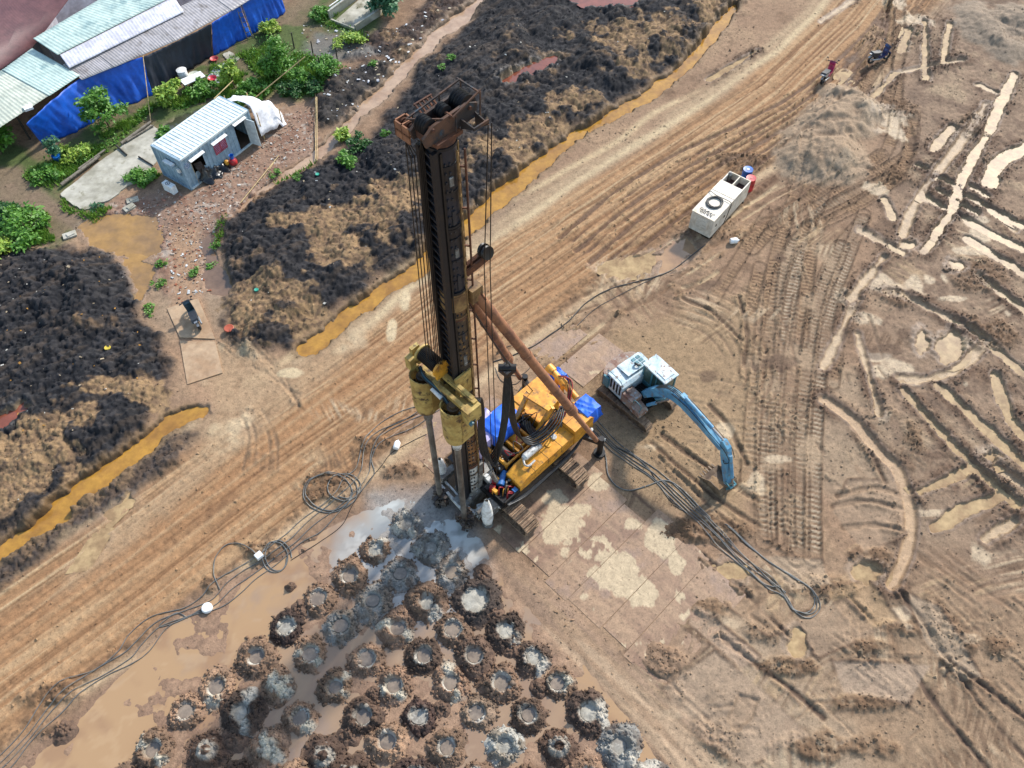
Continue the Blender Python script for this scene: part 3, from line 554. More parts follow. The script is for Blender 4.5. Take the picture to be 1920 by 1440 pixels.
# ---- sandy apron between track and road
idx, m, _ = zone([(390, 640), (440, 655), (560, 680), (640, 640), (700, 610), (640, 690), (540, 770), (430, 860), (330, 950), (230, 1040), (100, 1120), (180, 1010), (300, 920), (370, 850), (400, 770)], .5, .4)
paint(idx, m * .75, (192, 160, 124)); paint(idx, m * sstep(.1, .5, nA[idx] + .4 * nB[idx]) * .8, (214, 188, 150)); paint(idx, m * sstep(.1, .5, -nB[idx]) * .6, (158, 126, 96)); wetten(idx, m * sstep(.1, .5, nA[idx]), .45)
for u, v, a, b in ((545, 700, 22, 8), (760, 560, 14, 22), (735, 620, 10, 20)):
    idx, m, _ = ell(u, v, a, b, .4, .8); paint(idx, m, (222, 196, 154)); wetten(idx, m, .6)
# ---- slurry field round the soil-cement columns
SL = [(690, 945), (760, 918), (835, 925), (905, 1000), (960, 1090), (1060, 1200), (1170, 1320), (1260, 1440), (1290, 1560), (60, 1560), (20, 1440), (130, 1350), (250, 1225), (330, 1150), (430, 1090), (560, 1010), (640, 965)]
idx, m, sd = zone(SL, .4, .35); Z[idx] = Z[idx] * (1 - m) + m * (-.05 + .06 * nA[idx] + .05 * nB[idx] + .01 * nC[idx]); paint(idx, m, (158, 124, 98)); paint(idx, m * sstep(.1, .5, nB[idx] + .5 * nA[idx]), (178, 142, 112)); wetten(idx, m, .55)
SLP = wpts(SL)
idx, m, _ = zone([(700, 930), (840, 930), (900, 1010), (905, 1100), (830, 1130), (740, 1150), (690, 1110), (660, 1050), (690, 990)], .8, .5); paint(idx, m * .8, (170, 168, 162))
# muddy apron to the right of the columns, scraped in the row direction
idx, m, _ = zone([(905, 1000), (960, 1060), (1030, 1110), (1180, 1240), (1330, 1400), (1380, 1560), (1290, 1560), (1240, 1440), (1150, 1320), (1050, 1200), (960, 1100)], .6, .4)
q = (X[idx] - Y[idx]) * .7071; r = (X[idx] + Y[idx]) * .7071; st = vn(q * .25, r * 3.5, 91); Z[idx] += m * (.02 * st - .01); paint(idx, m * .8, (182, 148, 114)); paint(idx, m * sstep(.1, .5, st) * .6, (162, 130, 106)); paint(idx, m * sstep(.35, .6, -st + .5 * nA[idx]) * .6, (200, 170, 136)); wetten(idx, m, .5)
# ground under plates and machines is pressed flat
for px in ([(860, 960), (1010, 860), (1200, 880), (1340, 1100), (1200, 1260), (1040, 1110), (925, 1010)], [(1010, 640), (1120, 640), (1250, 760), (1230, 830), (1110, 780)], [(800, 850), (960, 760), (1120, 740), (1120, 880), (960, 1000), (820, 960)]):
    idx, m, _ = zone(px, .5, .1); Z[idx] = Z[idx] * (1 - .8 * m)
Z = Z.astype(np.float32)
F = (np.arange(NR - 1)[:, None] * NC + np.arange(NC - 1)[None, :]).ravel()
F = np.stack([F, F + 1, F + NC + 1, F + NC], 1)
# settlement slab level etc. read the surveyed height
def zat(x, y):
    i = int(np.clip(np.searchsorted(ys, y) - 1, 0, NR - 2)); s = x / halfw(ys[i]); j = int(np.clip(np.searchsorted(ss, s) - 1, 0, NC - 2))
    return float(Z[i * NC + j])
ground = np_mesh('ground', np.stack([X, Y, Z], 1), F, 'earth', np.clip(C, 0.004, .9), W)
tag(ground, kind='structure')
for wi, (nm, P, lev, mat) in enumerate(WATER):
    lev = lev + .0008 * wi
    b = MB(); b.add([(p[0], p[1], lev) for p in P], [tuple(range(len(P)))]); o = b.build(nm, mat, smooth=0)
    if o.data.polygons[0].normal.z < 0: o.data.flip_normals()
    tag(o, kind='structure')

# turbid water between the columns: one sheet whose suspended silt changes from tan to cement grey
m_, t_, b_ = nodes_of('slurry_water'); a_ = t_.nodes.new('ShaderNodeAttribute'); a_.attribute_name = 'soil'; t_.links.new(a_.outputs['Color'], b_.inputs['Base Color']); b_.inputs['Roughness'].default_value = .14
gx0 = np.arange(SLP[:, 0].min(), SLP[:, 0].max(), .12); gy0 = np.arange(SLP[:, 1].min(), SLP[:, 1].max(), .12); gX, gY = np.meshgrid(gx0, gy0); sh_ = gX.shape; gx_f = gX.ravel(); gy_f = gY.ravel()
oX, oY, oA, oB = X, Y, nA, nB
X, Y = gx_f, gy_f; aa = np.arange(len(X)); sdw = poly_sd(SLP, aa); w1 = fbm(X, Y, 2.4, 4, 201); w2 = fbm(X + 2 * w1, Y - 2 * w1, 1.1, 4, 205); w3 = fbm(X - w2, Y + 1.5 * w1, .5, 3, 209)
sc_ = np.zeros((len(X), 3), np.float32); sc_[:] = A3((196, 158, 116))
def mx_(m, c):
    global sc_
    sc_ += (A3(c) - sc_) * np.clip(m, 0, 1)[:, None]
mx_(sstep(.0, .45, w2), (180, 142, 106)); mx_(sstep(.05, .5, w1 + .4 * w3) * .8, (172, 146, 124)); mx_(sstep(.25, .5, w3) * .5, (208, 172, 130))
GP = wpts([(715, 940), (790, 915), (850, 935), (895, 1000), (900, 1075), (850, 1120), (780, 1150), (740, 1160), (690, 1120), (660, 1060), (680, 1000)]); sg = poly_sd(GP, aa) + .9 * w1 + .5 * w2
mx_(sstep(-.8, .3, sg), (184, 184, 178)); mx_(sstep(-.3, .6, sg) * sstep(-.25, .25, w3 + .3 * w2), (226, 226, 218)); mx_(sstep(.1, .5, -w2) * sstep(-.2, .6, sg) * .6, (146, 150, 152))
CP = wpts([(640, 1000), (900, 1010), (1100, 1290), (1100, 1500), (400, 1500), (450, 1250)]); mx_(sstep(-.5, 1.5, poly_sd(CP, aa) + .6 * w1) * .45, (164, 142, 124))
X, Y = oX, oY
keep = sdw > -.35; qi = (np.arange(sh_[0] - 1)[:, None] * sh_[1] + np.arange(sh_[1] - 1)[None, :]).ravel(); qf = np.stack([qi, qi + 1, qi + sh_[1] + 1, qi + sh_[1]], 1); qf = qf[keep[qf].all(1)]
used = np.unique(qf); remap = np.zeros(len(gx_f), np.int64); remap[used] = np.arange(len(used))
tag(np_mesh('water', np.stack([gx_f[used], gy_f[used], np.full(len(used), -.045)], 1), remap[qf], 'slurry_water', sc_[used]), kind='structure')

# ================================================================ LOOSE CLODS (uncountable)
rng = np.random.default_rng(11)
area = np.repeat(np.gradient(ys)[:, None], NC, 1) * np.gradient(ss)[None, :] * halfw(ys)[:, None]
area = area.ravel(); inside = (Y > 4) & (Y < 60) & (abs(X) < halfw(Y))
U0 = 960 + FOC * X / (Y * _c + CAM_H * _s); V0 = 720 - FOC * (Y * _s - CAM_H * _c) / (Y * _c + CAM_H * _s)
base_d = .10 + .5 * sstep(.1, .5, nA) * (U0 > 1000)
wgt = np.where(inside, (np.clip(DEN, 0, 1.0) * .55 + base_d * .45) * area, 0); wgt = np.where(Z < -.04, 0, wgt)
pick = rng.choice(N, 52000, p=wgt / wgt.sum())
def clod_mesh(px, py, pz, size, colr, name, mat='earth', wet=.15):
    n = len(px); o6 = np.array([(1, 0, 0), (0, 1, 0), (-1, 0, 0), (0, -1, 0), (0, 0, 1), (0, 0, -1)], np.float32)
    f8 = np.array([(0, 1, 4), (1, 2, 4), (2, 3, 4), (3, 0, 4), (1, 0, 5), (2, 1, 5), (3, 2, 5), (0, 3, 5)])
    V = o6[None] * rng.uniform(.6, 1.25, (n, 6, 1)) + rng.normal(0, .18, (n, 6, 3)); a = rng.uniform(0, 6.28, n); ca, sa = np.cos(a)[:, None], np.sin(a)[:, None]
    vx = V[:, :, 0] * ca - V[:, :, 1] * sa; vy = V[:, :, 0] * sa + V[:, :, 1] * ca; V = np.stack([vx, vy, V[:, :, 2] * .7], 2) * size[:, None, None]
    V += np.stack([px, py, pz + size * .25], 1)[:, None, :]
    Fm = (f8[None] + (np.arange(n) * 6)[:, None, None]).reshape(-1, 3)
    return np_mesh(name, V.reshape(-1, 3), Fm, mat, np.repeat(colr, 6, 0), np.full(n * 6, wet), smooth=False)
jx = X[pick] + rng.uniform(-.04, .04, len(pick)); jy = Y[pick] + rng.uniform(-.04, .04, len(pick))
sz = np.clip(rng.lognormal(math.log(.024), .5, len(pick)), .012, .12) * (1 + .25 * (DEN[pick] > .6))
cc = C[pick] * rng.uniform(.72, 1.12, (len(pick), 1))
tag(clod_mesh(jx, jy, Z[pick], sz, cc, 'loose_clods'), 'loose crumbs of earth scattered over the whole site', 'clods', kind='stuff')

# ================================================================ SOIL-CEMENT COLUMNS
soilmat('spoil', .7, 1.3)
watermat('core_water', (170, 152, 132), (138, 124, 110), 2.2, .2)
pmat('cement_crust', (210, 202, 184), .85, 0, (176, 170, 156), 2.2, .42, .6, c3=(228, 222, 204), sc3=6, bump=.5, bsc=14)
pmat('grey_cement', (190, 184, 170), .9, 0, (160, 152, 140), 2.5, .42, .6, c3=(212, 206, 192), sc3=7, bump=.4, bsc=14)
ROWS = [[(763, 984, 'grey')], [(705, 1031, 'white'), (808, 1029, 'grey')], [(656, 1080, 'hole'), (750, 1076, 'greyhole'), (847, 1074, 'greyhole')],
        [(597, 1123, 'hole'), (699, 1127, 'greyhole'), (802, 1131, 'white'), (892, 1127, 'big')], [(537, 1176, 'dark'), (639, 1174, 'greyhole'), (746, 1179, 'splash'), (849, 1181, 'hole'), (949, 1183, 'darkw')],
        [(481, 1232, 'hole'), (582, 1228, 'splash'), (688, 1236, 'hole'), (795, 1230, 'darkhole'), (889, 1230, 'darkhole'), (999, 1232, 'darkw')],
        [(406, 1288, 'splash'), (520, 1286, 'streak'), (629, 1290, 'splash'), (739, 1286, 'splash'), (846, 1281, 'splash'), (941, 1282, 'hole'), (1046, 1281, 'splash')],
        [(350, 1335, 'hole'), (453, 1337, 'darkw'), (564, 1346, 'splash'), (681, 1344, 'darkhole'), (786, 1344, 'dark'), (894, 1337, 'pale'), (990, 1341, 'darkhole'), (1102, 1337, 'darkw')],
        [(288, 1406, 'splash'), (391, 1410, 'rubble'), (505, 1402, 'streak'), (609, 1421, 'rubble'), (727, 1391, 'hole'), (838, 1402, 'hole'), (947, 1399, 'crust'), (1048, 1402, 'rubble'), (1162, 1399, 'grey')],
        [(228, 1478, 'hole'), (330, 1480, 'splash'), (440, 1468, 'rubble'), (556, 1472, 'hole'), (665, 1460, 'rubble'), (780, 1458, 'dark'), (892, 1462, 'hole'), (1000, 1470, 'splash'), (1105, 1462, 'hole'), (1225, 1470, 'grey')]]
LOOK = {'hole': 'brown mud ring round a water-filled core', 'greyhole': 'grey-smeared mud ring round a slurry pool', 'white': 'mud ring with a dry white core', 'grey': 'mud mound swamped by grey slurry',
        'big': 'widest dark ring with broad pale disc', 'dark': 'dark wet ring with pale cement lip', 'darkw': 'dark clodded ring with small white core', 'darkhole': 'dark clodded ring round a water-filled core',
        'splash': 'mud ring with pale spill over its rim', 'streak': 'mud mound split by a bluish-white streak', 'rubble': 'dark heap of clods without open core', 'pale': 'smooth pale ring round a cloudy pool', 'crust': 'ring crusted with cracked white cement'}
ORD = ['first', 'second', 'third', 'fourth', 'fifth', 'sixth', 'seventh', 'eighth', 'ninth', 'tenth']; NUM = ['one', 'two', 'three', 'four', 'five', 'six', 'seven', 'eight', 'nine', 'ten']
def column(u, v, kind, seed, label):
    cx, cy, _ = G(u, v); rg = np.random.default_rng(seed); big = 1.28 if kind == 'big' else rg.uniform(.84, 1.14)
    na, nr = 104, 38; t = np.linspace(0, 2 * math.pi, na, endpoint=False); rr = np.linspace(0, 1, nr) ** .9
    rout = (.78 + .15 * 1.4 * fbm(np.cos(t) * 1.2 + seed, np.sin(t) * 1.2, 1.0, 2, seed) + .07 * fbm(np.cos(t) * 5 + seed, np.sin(t) * 5, 1.0, 2, seed + 3)) * big
    if kind in ('dark', 'darkhole', 'darkw', 'big'): rout = rout * 1.08
    Rr = rr[:, None] * rout[None, :] * 1.12; xx = Rr * np.cos(t)[None]; yy = Rr * np.sin(t)[None]
    gx_, gy_ = xx + seed * 5.3, yy + seed * 2.1
    rin = (.27 if kind != 'big' else .50) * rg.uniform(.92, 1.1); q = Rr / (rout[None, :])
    rimh = rg.uniform(.07, .14); pk = sstep(rin * .95, rin + .16, Rr) * (1 - sstep(.45, 1.08, q))
    lm = lumps(gx_, gy_, .24, seed) * .15 + lumps(gx_, gy_, .12, seed + 5) * .12 + lumps(gx_, gy_, .065, seed + 8) * .05 + .10 * fbm(gx_, gy_, .35, 3, seed)
    side = rg.uniform(.2, .6) * np.cos(t - rg.uniform(0, 6.28))[None] + .35 * fbm(np.cos(t) * 2 + seed, np.sin(t) * 2, 1.0, 2, seed + 31)[None]
    z = pk * (rimh * (1 + side) + lm * 1.1) - .05 * (1 - pk) * (q > .5)
    ring = .02 * np.sin((Rr - rin) / .05 * 2 * math.pi * .6) * sstep(rin + .3, rin, Rr) * (Rr > rin); z = z + ring
    if kind in ('rubble', 'streak'):
        dome = (1 - sstep(.1, 1.0, q)); z = dome * (.26 + lumps(gx_, gy_, .3, seed) * .3 + lumps(gx_, gy_, .16, seed + 2) * .16) - .03
    if kind in ('pale', 'greyhole'): z = pk * (rimh * .9 + lm * .5) - .04 * (1 - pk) * (q > .5)
    z[-1] = -.12
    var = rg.uniform(.82, 1.08)
    cl = {'dark': (78, 60, 52), 'darkw': (92, 74, 62), 'darkhole': (98, 78, 64), 'rubble': (98, 76, 62), 'pale': (166, 140, 116), 'grey': (124, 112, 102), 'greyhole': (128, 114, 100), 'crust': (150, 138, 122), 'big': (88, 74, 66)}.get(kind, (142, 114, 92))
    S_ = np.zeros((nr, na, 3), np.float32); cl = tuple(int(k * 1.12 * var) for k in cl); S_[:] = A3(cl); nz = fbm(gx_, gy_, .35, 3, seed + 9); ca = np.cos(t)[None]; sa = np.sin(t)[None]
    def mixin(m, c): S_[:] += (A3(c) - S_) * np.clip(m, 0, 1)[..., None]
    mixin(sstep(.0, .5, nz) * .6, tuple(int(k * 1.28) for k in cl)); mixin(sstep(.1, .6, -nz) * .6, tuple(int(k * .74) for k in cl)); mixin(sstep(.85, 1.05, q) * .6, (150, 120, 95))
    pale = (216, 208, 192) if kind not in ('splash', 'streak') else (226, 216, 194)
    lip = sstep(rin + .16, rin + .02, Rr + .09 * nz) * (Rr > rin * .7); mixin(lip * (.9 if kind in ('dark', 'darkw', 'white', 'big', 'hole', 'crust') else .6) * sstep(-.5, .1, fbm(ca * 2 + seed, sa * 2, 1, 2, seed + 21) + .25) , pale)
    if kind in ('hole', 'dark', 'darkhole', 'splash', 'pale'):
        a0 = rg.uniform(-2.2, .6); dd = np.abs(np.angle(np.exp(1j * (t - a0))))[None]; mixin(sstep(1.5, .9, dd + .3 * nz) * sstep(rin + .13, rin + .03, Rr + .04 * nz) * (Rr > rin * .75), (232, 226, 212))
    if kind in ('splash', 'streak', 'darkw', 'grey', 'white'):
        for k in range(2 if kind != 'grey' else 5):
            a0 = rg.uniform(0, 6.28) if k else R(-45 + rg.uniform(-25, 25)); dd = np.abs(np.angle(np.exp(1j * (t - a0))))[None] + .4 * nz; mixin(sstep(.5, .1, dd) * sstep(.15, .4, q) * sstep(1.2, .7, q + .3 * nz) * .9, pale)
    if kind == 'streak': dd = np.abs(xx * math.sin(R(-50)) - yy * math.cos(R(-50))) + .15 * nz; mixin(sstep(.26, .1, dd) * sstep(1.0, .7, q), (224, 214, 192))
    if kind == 'crust': mixin(sstep(-.25, .1, nz), (206, 202, 190))
    if kind in ('grey', 'greyhole'): mixin(sstep(-.1, .4, nz + .3 * (1 - q)) * .65, (168, 168, 162))
    if kind == 'rubble': mixin(sstep(.35, .5, nz) * (q < .8), (186, 178, 164))
    V = np.stack([xx, yy, z], 2).reshape(-1, 3); i = np.arange(nr - 1)[:, None] * na; j = np.arange(na)[None]; Fq = np.stack([i + j, i + (j + 1) % na, i + na + (j + 1) % na, i + na + j], 2).reshape(-1, 4)
    nb = 190; ka = rg.integers(0, na, nb); kr = np.clip((rg.beta(3, 1.6, nb) * nr).astype(int), 14, nr - 3); cs = np.clip(rg.lognormal(math.log(.042), .5, nb), .015, .13); ci_ = kr * na + ka
    o6 = np.array([(1, 0, 0), (0, 1, 0), (-1, 0, 0), (0, -1, 0), (0, 0, 1), (0, 0, -1)], float); cv = (o6[None] * rg.uniform(.6, 1.3, (nb, 6, 1)) + rg.normal(0, .2, (nb, 6, 3))) * cs[:, None, None] + V[ci_][:, None, :] + np.array([0, 0, .01])
    f4 = np.array([(0, 1, 4, 4), (1, 2, 4, 4), (2, 3, 4, 4), (3, 0, 4, 4)]); tri = np.array([(0, 1, 4), (1, 2, 4), (2, 3, 4), (3, 0, 4), (1, 0, 5), (2, 1, 5), (3, 2, 5), (0, 3, 5)]); ctri = (tri[None] + (np.arange(nb) * 6)[:, None, None] + len(V)).reshape(-1, 3)
    Ft = np.concatenate([Fq[:, [0, 1, 2]], Fq[:, [0, 2, 3]], ctri]); ccol = np.repeat(S_.reshape(-1, 3)[ci_] * rg.uniform(.75, 1.15, (nb, 1)), 6, 0)
    V = np.concatenate([V, cv.reshape(-1, 3)]); Sf = np.concatenate([S_.reshape(-1, 3), ccol]); Fq = Ft
    root = empty('grouted_pile', (cx, cy, -.01), 0, label, 'cement pile', 'rings of the soil-cement column field')
    o = np_mesh('spoil_ring', V, Fq, 'spoil', Sf, np.full(len(V), .2 if kind not in ('grey', 'greyhole') else .45)); o.parent = root
    # crumbs lying on the ring
    if kind not in ('rubble', 'streak'):
        cs0 = rg.uniform(.92, 1.1); cs1 = rg.normal(); core = MB(); n = 30; lev = .06; pr = [(0, lev + (.05 if kind in ('white', 'big', 'grey', 'crust', 'darkw') else 0))]
        rad = rin * (1.12 if kind in ('white', 'big', 'grey', 'crust', 'darkw') else 1.05); vs_ = [(0, 0, pr[0][1])]
        for k in range(2):
            for a in range(n):
                w_ = (k + 1) / 2; vs_.append((rad * w_ * math.cos(6.2832 * a / n), rad * w_ * math.sin(6.2832 * a / n), lev + (pr[0][1] - lev) * (1 - w_) + .012 * rg.normal() * (kind in ('white', 'big', 'crust', 'darkw'))))
        core.add(vs_, [(0, 1 + a, 1 + (a + 1) % n) for a in range(n)] + [(1 + a, 1 + n + a, 1 + n + (a + 1) % n, 1 + (a + 1) % n) for a in range(n)])
        core.v = [(x_ * cs0 + .03 * cs1, y_ / cs0, z_) for x_, y_, z_ in core.v]; core.build('cement_core', {'white': 'cement_crust', 'big': 'cement_crust', 'crust': 'cement_crust', 'darkw': 'cement_crust', 'grey': 'grey_cement', 'greyhole': 'core_water', 'dark': 'grey_cement'}.get(kind, 'core_water'), root, smooth=60)
    return root
sd_ = 1
for rowi, row in enumerate(ROWS):
    for ci, (u, v, kd) in enumerate(row):
        sd_ += 1; where = f'{ORD[ci]} from left in the row of {NUM[len(row) - 1]}' if len(row) > 1 else 'alone at the tip nearest the rig'
        column(u, v, kd, sd_, f'{LOOK[kd]}, {where}')

for i, (u, v, r_, tx) in enumerate(((560, 1140, .4, 'between the dark ring and its upper neighbour'), (440, 1385, .6, 'among the lower left rings'), (420, 1310, .4, 'left of the white-cored ring'), (655, 1375, .5, 'below the middle rings'), (905, 1075, .45, 'beside the widest ring'), (925, 1150, .5, 'right of the widest ring'), (960, 1215, .4, 'between two dark rings'), (1010, 1290, .4, 'near the right edge of the field'), (545, 1100, .25, 'alone in the tan water'), (830, 1330, .4, 'among the lower middle rings'), (120, 1370, .55, 'by the cables at the lower left'), (700, 1300, .35, 'between two spilled rings'))):
    cx, cy, _ = G(u, v); rg = np.random.default_rng(900 + i); na, nr = 60, 20; t = np.linspace(0, 2 * math.pi, na, endpoint=False); rr = np.linspace(0, 1, nr); ro = r_ * (1 + .3 * fbm(np.cos(t) * 1.5 + i * 3, np.sin(t) * 1.5, 1., 2, 40 + i)); Rr = rr[:, None] * ro[None]; xx = Rr * np.cos(t); yy = Rr * np.sin(t); q = rr[:, None] + 0 * Rr
    z = (1 - q ** 1.5) * (.05 + .2 * lumps(xx + i, yy, .2, i + 60) + .14 * lumps(xx + i, yy, .1, i + 61)) - .06; cb = np.array(A3((122, 96, 78))) * (1 + .35 * fbm(xx + i, yy, .2, 3, 70 + i))[..., None]
    ii = np.arange(nr - 1)[:, None] * na; j = np.arange(na)[None]; o = np_mesh('mud_heap', np.stack([xx, yy, z], 2).reshape(-1, 3), np.stack([ii + j, ii + (j + 1) % na, ii + na + (j + 1) % na, ii + na + j], 2).reshape(-1, 4), 'spoil', cb.reshape(-1, 3), np.full(na * nr, .3)); o.location = (cx, cy, 0)
    tag(o, 'small dark mud heap ' + tx, 'mud heap', 'mud heaps')

# ================================================================ STEEL ROAD PLATES
pmat('muddy_plate', (180, 147, 113), .5, 0, (154, 121, 92), .5, .38, .62, c3=(212, 188, 152), sc3=.45, lo3=.585, hi3=.605, bump=.25, bsc=8, world=True)
RIG_O = Vector(G(885, 975)); RIG_A = R(45); _r = math.sqrt(.5)
def L2W(x, y, z=0): return Vector((RIG_O.x + (x - y) * _r, RIG_O.y + (x + y) * _r, z))
def LP(u, v, z=0):                                      # photograph pixel at a height -> rig coordinates
    p = Vector(G(u, v, z)) - RIG_O; return Vector(((p.x + p.y) * _r, (-p.x + p.y) * _r, z))
rnd = random.Random(5); soilmat('plate_mud', .12)
DRY = [(1062, 985, 40, 48), (1150, 1062, 34, 36), (1130, 1045, 22, 14), (1172, 1090, 26, 30), (1210, 1112, 28, 30), (1240, 1012, 26, 30), (1048, 935, 30, 14), (1100, 1042, 13, 9), (1185, 985, 18, 14), (1120, 900, 26, 16), (1270, 1060, 14, 20), (1095, 1120, 10, 6)]
def plate(x0, x1, y0, y1, label, tilt=0.0, z=.0):
    c = L2W((x0 + x1) / 2, (y0 + y1) / 2); e = empty('steel_plate', (c.x, c.y, z), RIG_A + rnd.uniform(-.006, .006), label, 'steel plate', 'muddy steel road plates')
    e.rotation_euler = (rnd.uniform(-.003, .003), rnd.uniform(-.003, .003) + tilt, e.rotation_euler.z); hx, hy = (x1 - x0) / 2 - .012, (y1 - y0) / 2 - .012
    nx, ny = 70, 22; gxp, gyp = np.meshgrid(np.linspace(-hx, hx, nx + 1), np.linspace(-hy, hy, ny + 1), indexing='ij'); gxp = gxp.ravel(); gyp = gyp.ravel()
    wx = c.x + (gxp - gyp) * _r; wy = c.y + (gxp + gyp) * _r; f1 = fbm(wx, wy, 1.3, 4, 501); f2 = fbm(wx, wy, .5, 4, 507); f3 = vn((wx - wy) * .35, (wx + wy) * 4.0, 511)
    pc_ = np.zeros((len(wx), 3), np.float32); pc_[:] = A3((176, 142, 112)); pm = lambda m, k: pc_.__iadd__((A3(k) - pc_) * np.clip(m, 0, 1)[:, None])
    pm(sstep(.0, .45, f1), (154, 120, 96)); pm(sstep(.05, .5, f3 + .3 * f2) * .5, (192, 158, 124)); pm(sstep(.15, .5, -f1 + .3 * f2) * .6, (168, 140, 122)); dry = np.zeros(len(wx))
    for (pu, pv, pa, pb) in DRY:
        q = np.array(G(pu, pv)[:2]); ra = abs(G(pu + pa, pv)[0] - q[0]); rb = abs(G(pu, pv - pb)[1] - q[1]); dry = np.maximum(dry, 1 - sstep(.93, 1.0, np.hypot((wx - q[0]) / ra, (wy - q[1]) / rb) + .75 * f1 + .55 * f2))
    dry = np.maximum(dry, sstep(.40, .43, f1 * .6 + f2 * .6)); pm(dry * .95, (222, 198, 162)); gz_ = .035 + .003 * f2; edge = (abs(gxp) > hx - 1e-6) | (abs(gyp) > hy - 1e-6)
    qi = (np.arange(nx)[:, None] * (ny + 1) + np.arange(ny)[None, :]).ravel(); o = np_mesh('plate_sheet', np.stack([gxp, gyp, np.where(edge, .035, gz_)], 1), np.stack([qi, qi + ny + 1, qi + ny + 2, qi + 1], 1), 'plate_mud', pc_, .6 - .5 * dry); o.parent = e
    b = MB(); per = [(-hx, -hy), (hx, -hy), (hx, hy), (-hx, hy)]
    b.add([(p[0], p[1], .035) for p in per] + [(p[0], p[1], -.03) for p in per], [(0, 1, 5, 4), (1, 2, 6, 5), (2, 3, 7, 6), (3, 0, 4, 7)]); b.build('plate_edge', 'muddy_plate', e, 0)
    for sx in (-1, 1):                                  # lifting eye holes read as small dark rings
        k = MB(); k.torus((sx * (hx - .18), 0, .037), .05, .008, n=12, k=5); k.build('lifting_eye', 'muddy_plate', e)
    return e
ye = [5.9, 4.15, 2.45, .75, -.95, -2.6, -4.27, -5.5, -7.3, -8.65, -10.7]
pl_lab = ['muddy steel plate farthest left, beyond the drilling rods', 'muddy steel plate left of the rig cab', 'muddy steel plate under the left side of the rig', 'muddy steel plate under the middle of the rig', 'muddy steel plate under the right ends of the rig crawlers',
          'plain brown steel plate just right of the rig crawlers', 'steel plate with a big pale dried patch, second from the rig', 'steel plate with small pale spots, third right of the rig', 'steel plate with ragged pale stains, fourth right of the rig', 'steel plate below the cable bundle, fifth from the rig', 'outermost scuffed steel plate at the lower right end']
for i in range(10): plate(.2 + .3 * ((i * 7) % 3) / 2, 5.4 + .5 * ((i * 5) % 3) / 2 + (.4 if i > 6 else 0), ye[i + 1], ye[i], pl_lab[i])
plate(8.3, 11.4, 3.35, 4.95, 'steel plate half sunk in sand behind the rig tarpaulins'); plate(8.8, 11.9, 1.3, 3.0, 'steel plate half sunk in sand beside the blue excavator')
def ground_plate(px4, label):
    P = [Vector(G(*p)) for p in px4]; c = sum(P, Vector()) / 4; zc = max(zat(p.x, p.y) for p in P + [c]) + .01; b = MB(); q = [p - c for p in P]
    b.add([(p.x, p.y, 0.03) for p in q] + [(p.x, p.y, -.06) for p in q], [(0, 1, 2, 3), (7, 6, 5, 4), (0, 4, 5, 1), (1, 5, 6, 2), (2, 6, 7, 3), (3, 7, 4, 0)])
    o = b.build('steel_plate', 'dry_plate', smooth=0, loc=(c.x, c.y, zc)); tag(o, label, 'steel plate', 'muddy steel road plates'); return zc + .03
pmat('dry_plate', (206, 174, 138), .7, 0, (184, 148, 112), .8, .45, .6, bump=.2, bsc=8)
bike_z = ground_plate([(404, 637), (338, 634), (314, 580), (372, 561)], 'sand-coloured steel plate under the dark motorbike')
ground_plate([(352, 722), (338, 640), (404, 642), (418, 700)], 'sand-covered steel plate next to the one under the motorbike')

# ================================================================ CABLES ON THE GROUND
pmat('rubber', (38, 40, 42), .5, 0, (92, 84, 74), 2.0, .52, .68, bump=.1)
pmat('cable_grey', (116, 118, 116), .5, 0, (150, 138, 120), 1.6, .5, .66, bump=.1)
def cable(px, label, r=.028, mat='cable_grey', off=0.0, name='power_cable', seed=0, group='cables on the ground', zend=None):
    rg = random.Random(seed); pts = cr([(u + off * rg.uniform(-1, 1), v + off * rg.uniform(-1, 1), 0) for u, v in px], 9); W3 = []
    for p in pts:
        g = G(p.x, p.y); z = max(zat(g[0], g[1]), -.05) + r * 1.05; W3.append(Vector((g[0], g[1], z)))
    for _ in range(3):
        for i in range(1, len(W3) - 1): W3[i].z = max(W3[i].z, (W3[i - 1].z + W3[i + 1].z) / 2)
    if zend:
        for k, (i, z) in enumerate(zend): W3[i].z = z
    c = W3[0].copy(); b = MB(); b.tube([p - c for p in W3], r, 6); o = b.build(name, mat, smooth=60, loc=c); return tag(o, label, 'cable', group)
base_r = [(1116, 800), (1150, 838), (1185, 862), (1225, 890), (1262, 925), (1305, 968), (1352, 1015), (1400, 1058), (1440, 1090)]
loopA = [(1470, 1120), (1490, 1145), (1512, 1153), (1530, 1142), (1528, 1118), (1508, 1098), (1480, 1078), (1440, 1050), (1400, 1022), (1360, 990)]
for i in range(5):
    cable([(u + 3 * i - 6, v - 4 * i + 8) for u, v in base_r] + ([(u + (i - 2) * 2, v + (i - 2) * 2) for u, v in loopA] if i % 2 == 0 else [(1455 + i * 6, 1098 + i * 4)]), f'grey cable in the bundle running right past the excavator, strand {["nearest the plates", "second from the plates", "in the middle", "second from the excavator", "nearest the excavator"][i]}', .021, off=3.0, seed=i)
cable([(1128, 828), (1136, 860), (1140, 890), (1156, 912), (1180, 920), (1212, 912), (1245, 902), (1270, 912), (1300, 940), (1330, 975)], 'grey cable drooping in a bow below the rig tail', .03, seed=9)
cable([(1150, 838), (1175, 850), (1210, 872), (1232, 905), (1262, 945), (1290, 962)], 'thin dark cable kinking under the right-hand bundle', .018, 'rubber', seed=10)
cable([(1322, 462), (1300, 478), (1270, 500), (1238, 517), (1190, 530), (1140, 545), (1098, 570), (1065, 605), (1030, 630), (1000, 650), (960, 668), (925, 680)], 'dark cable from the white tank towards the rig mast', .03, 'rubber', seed=12)
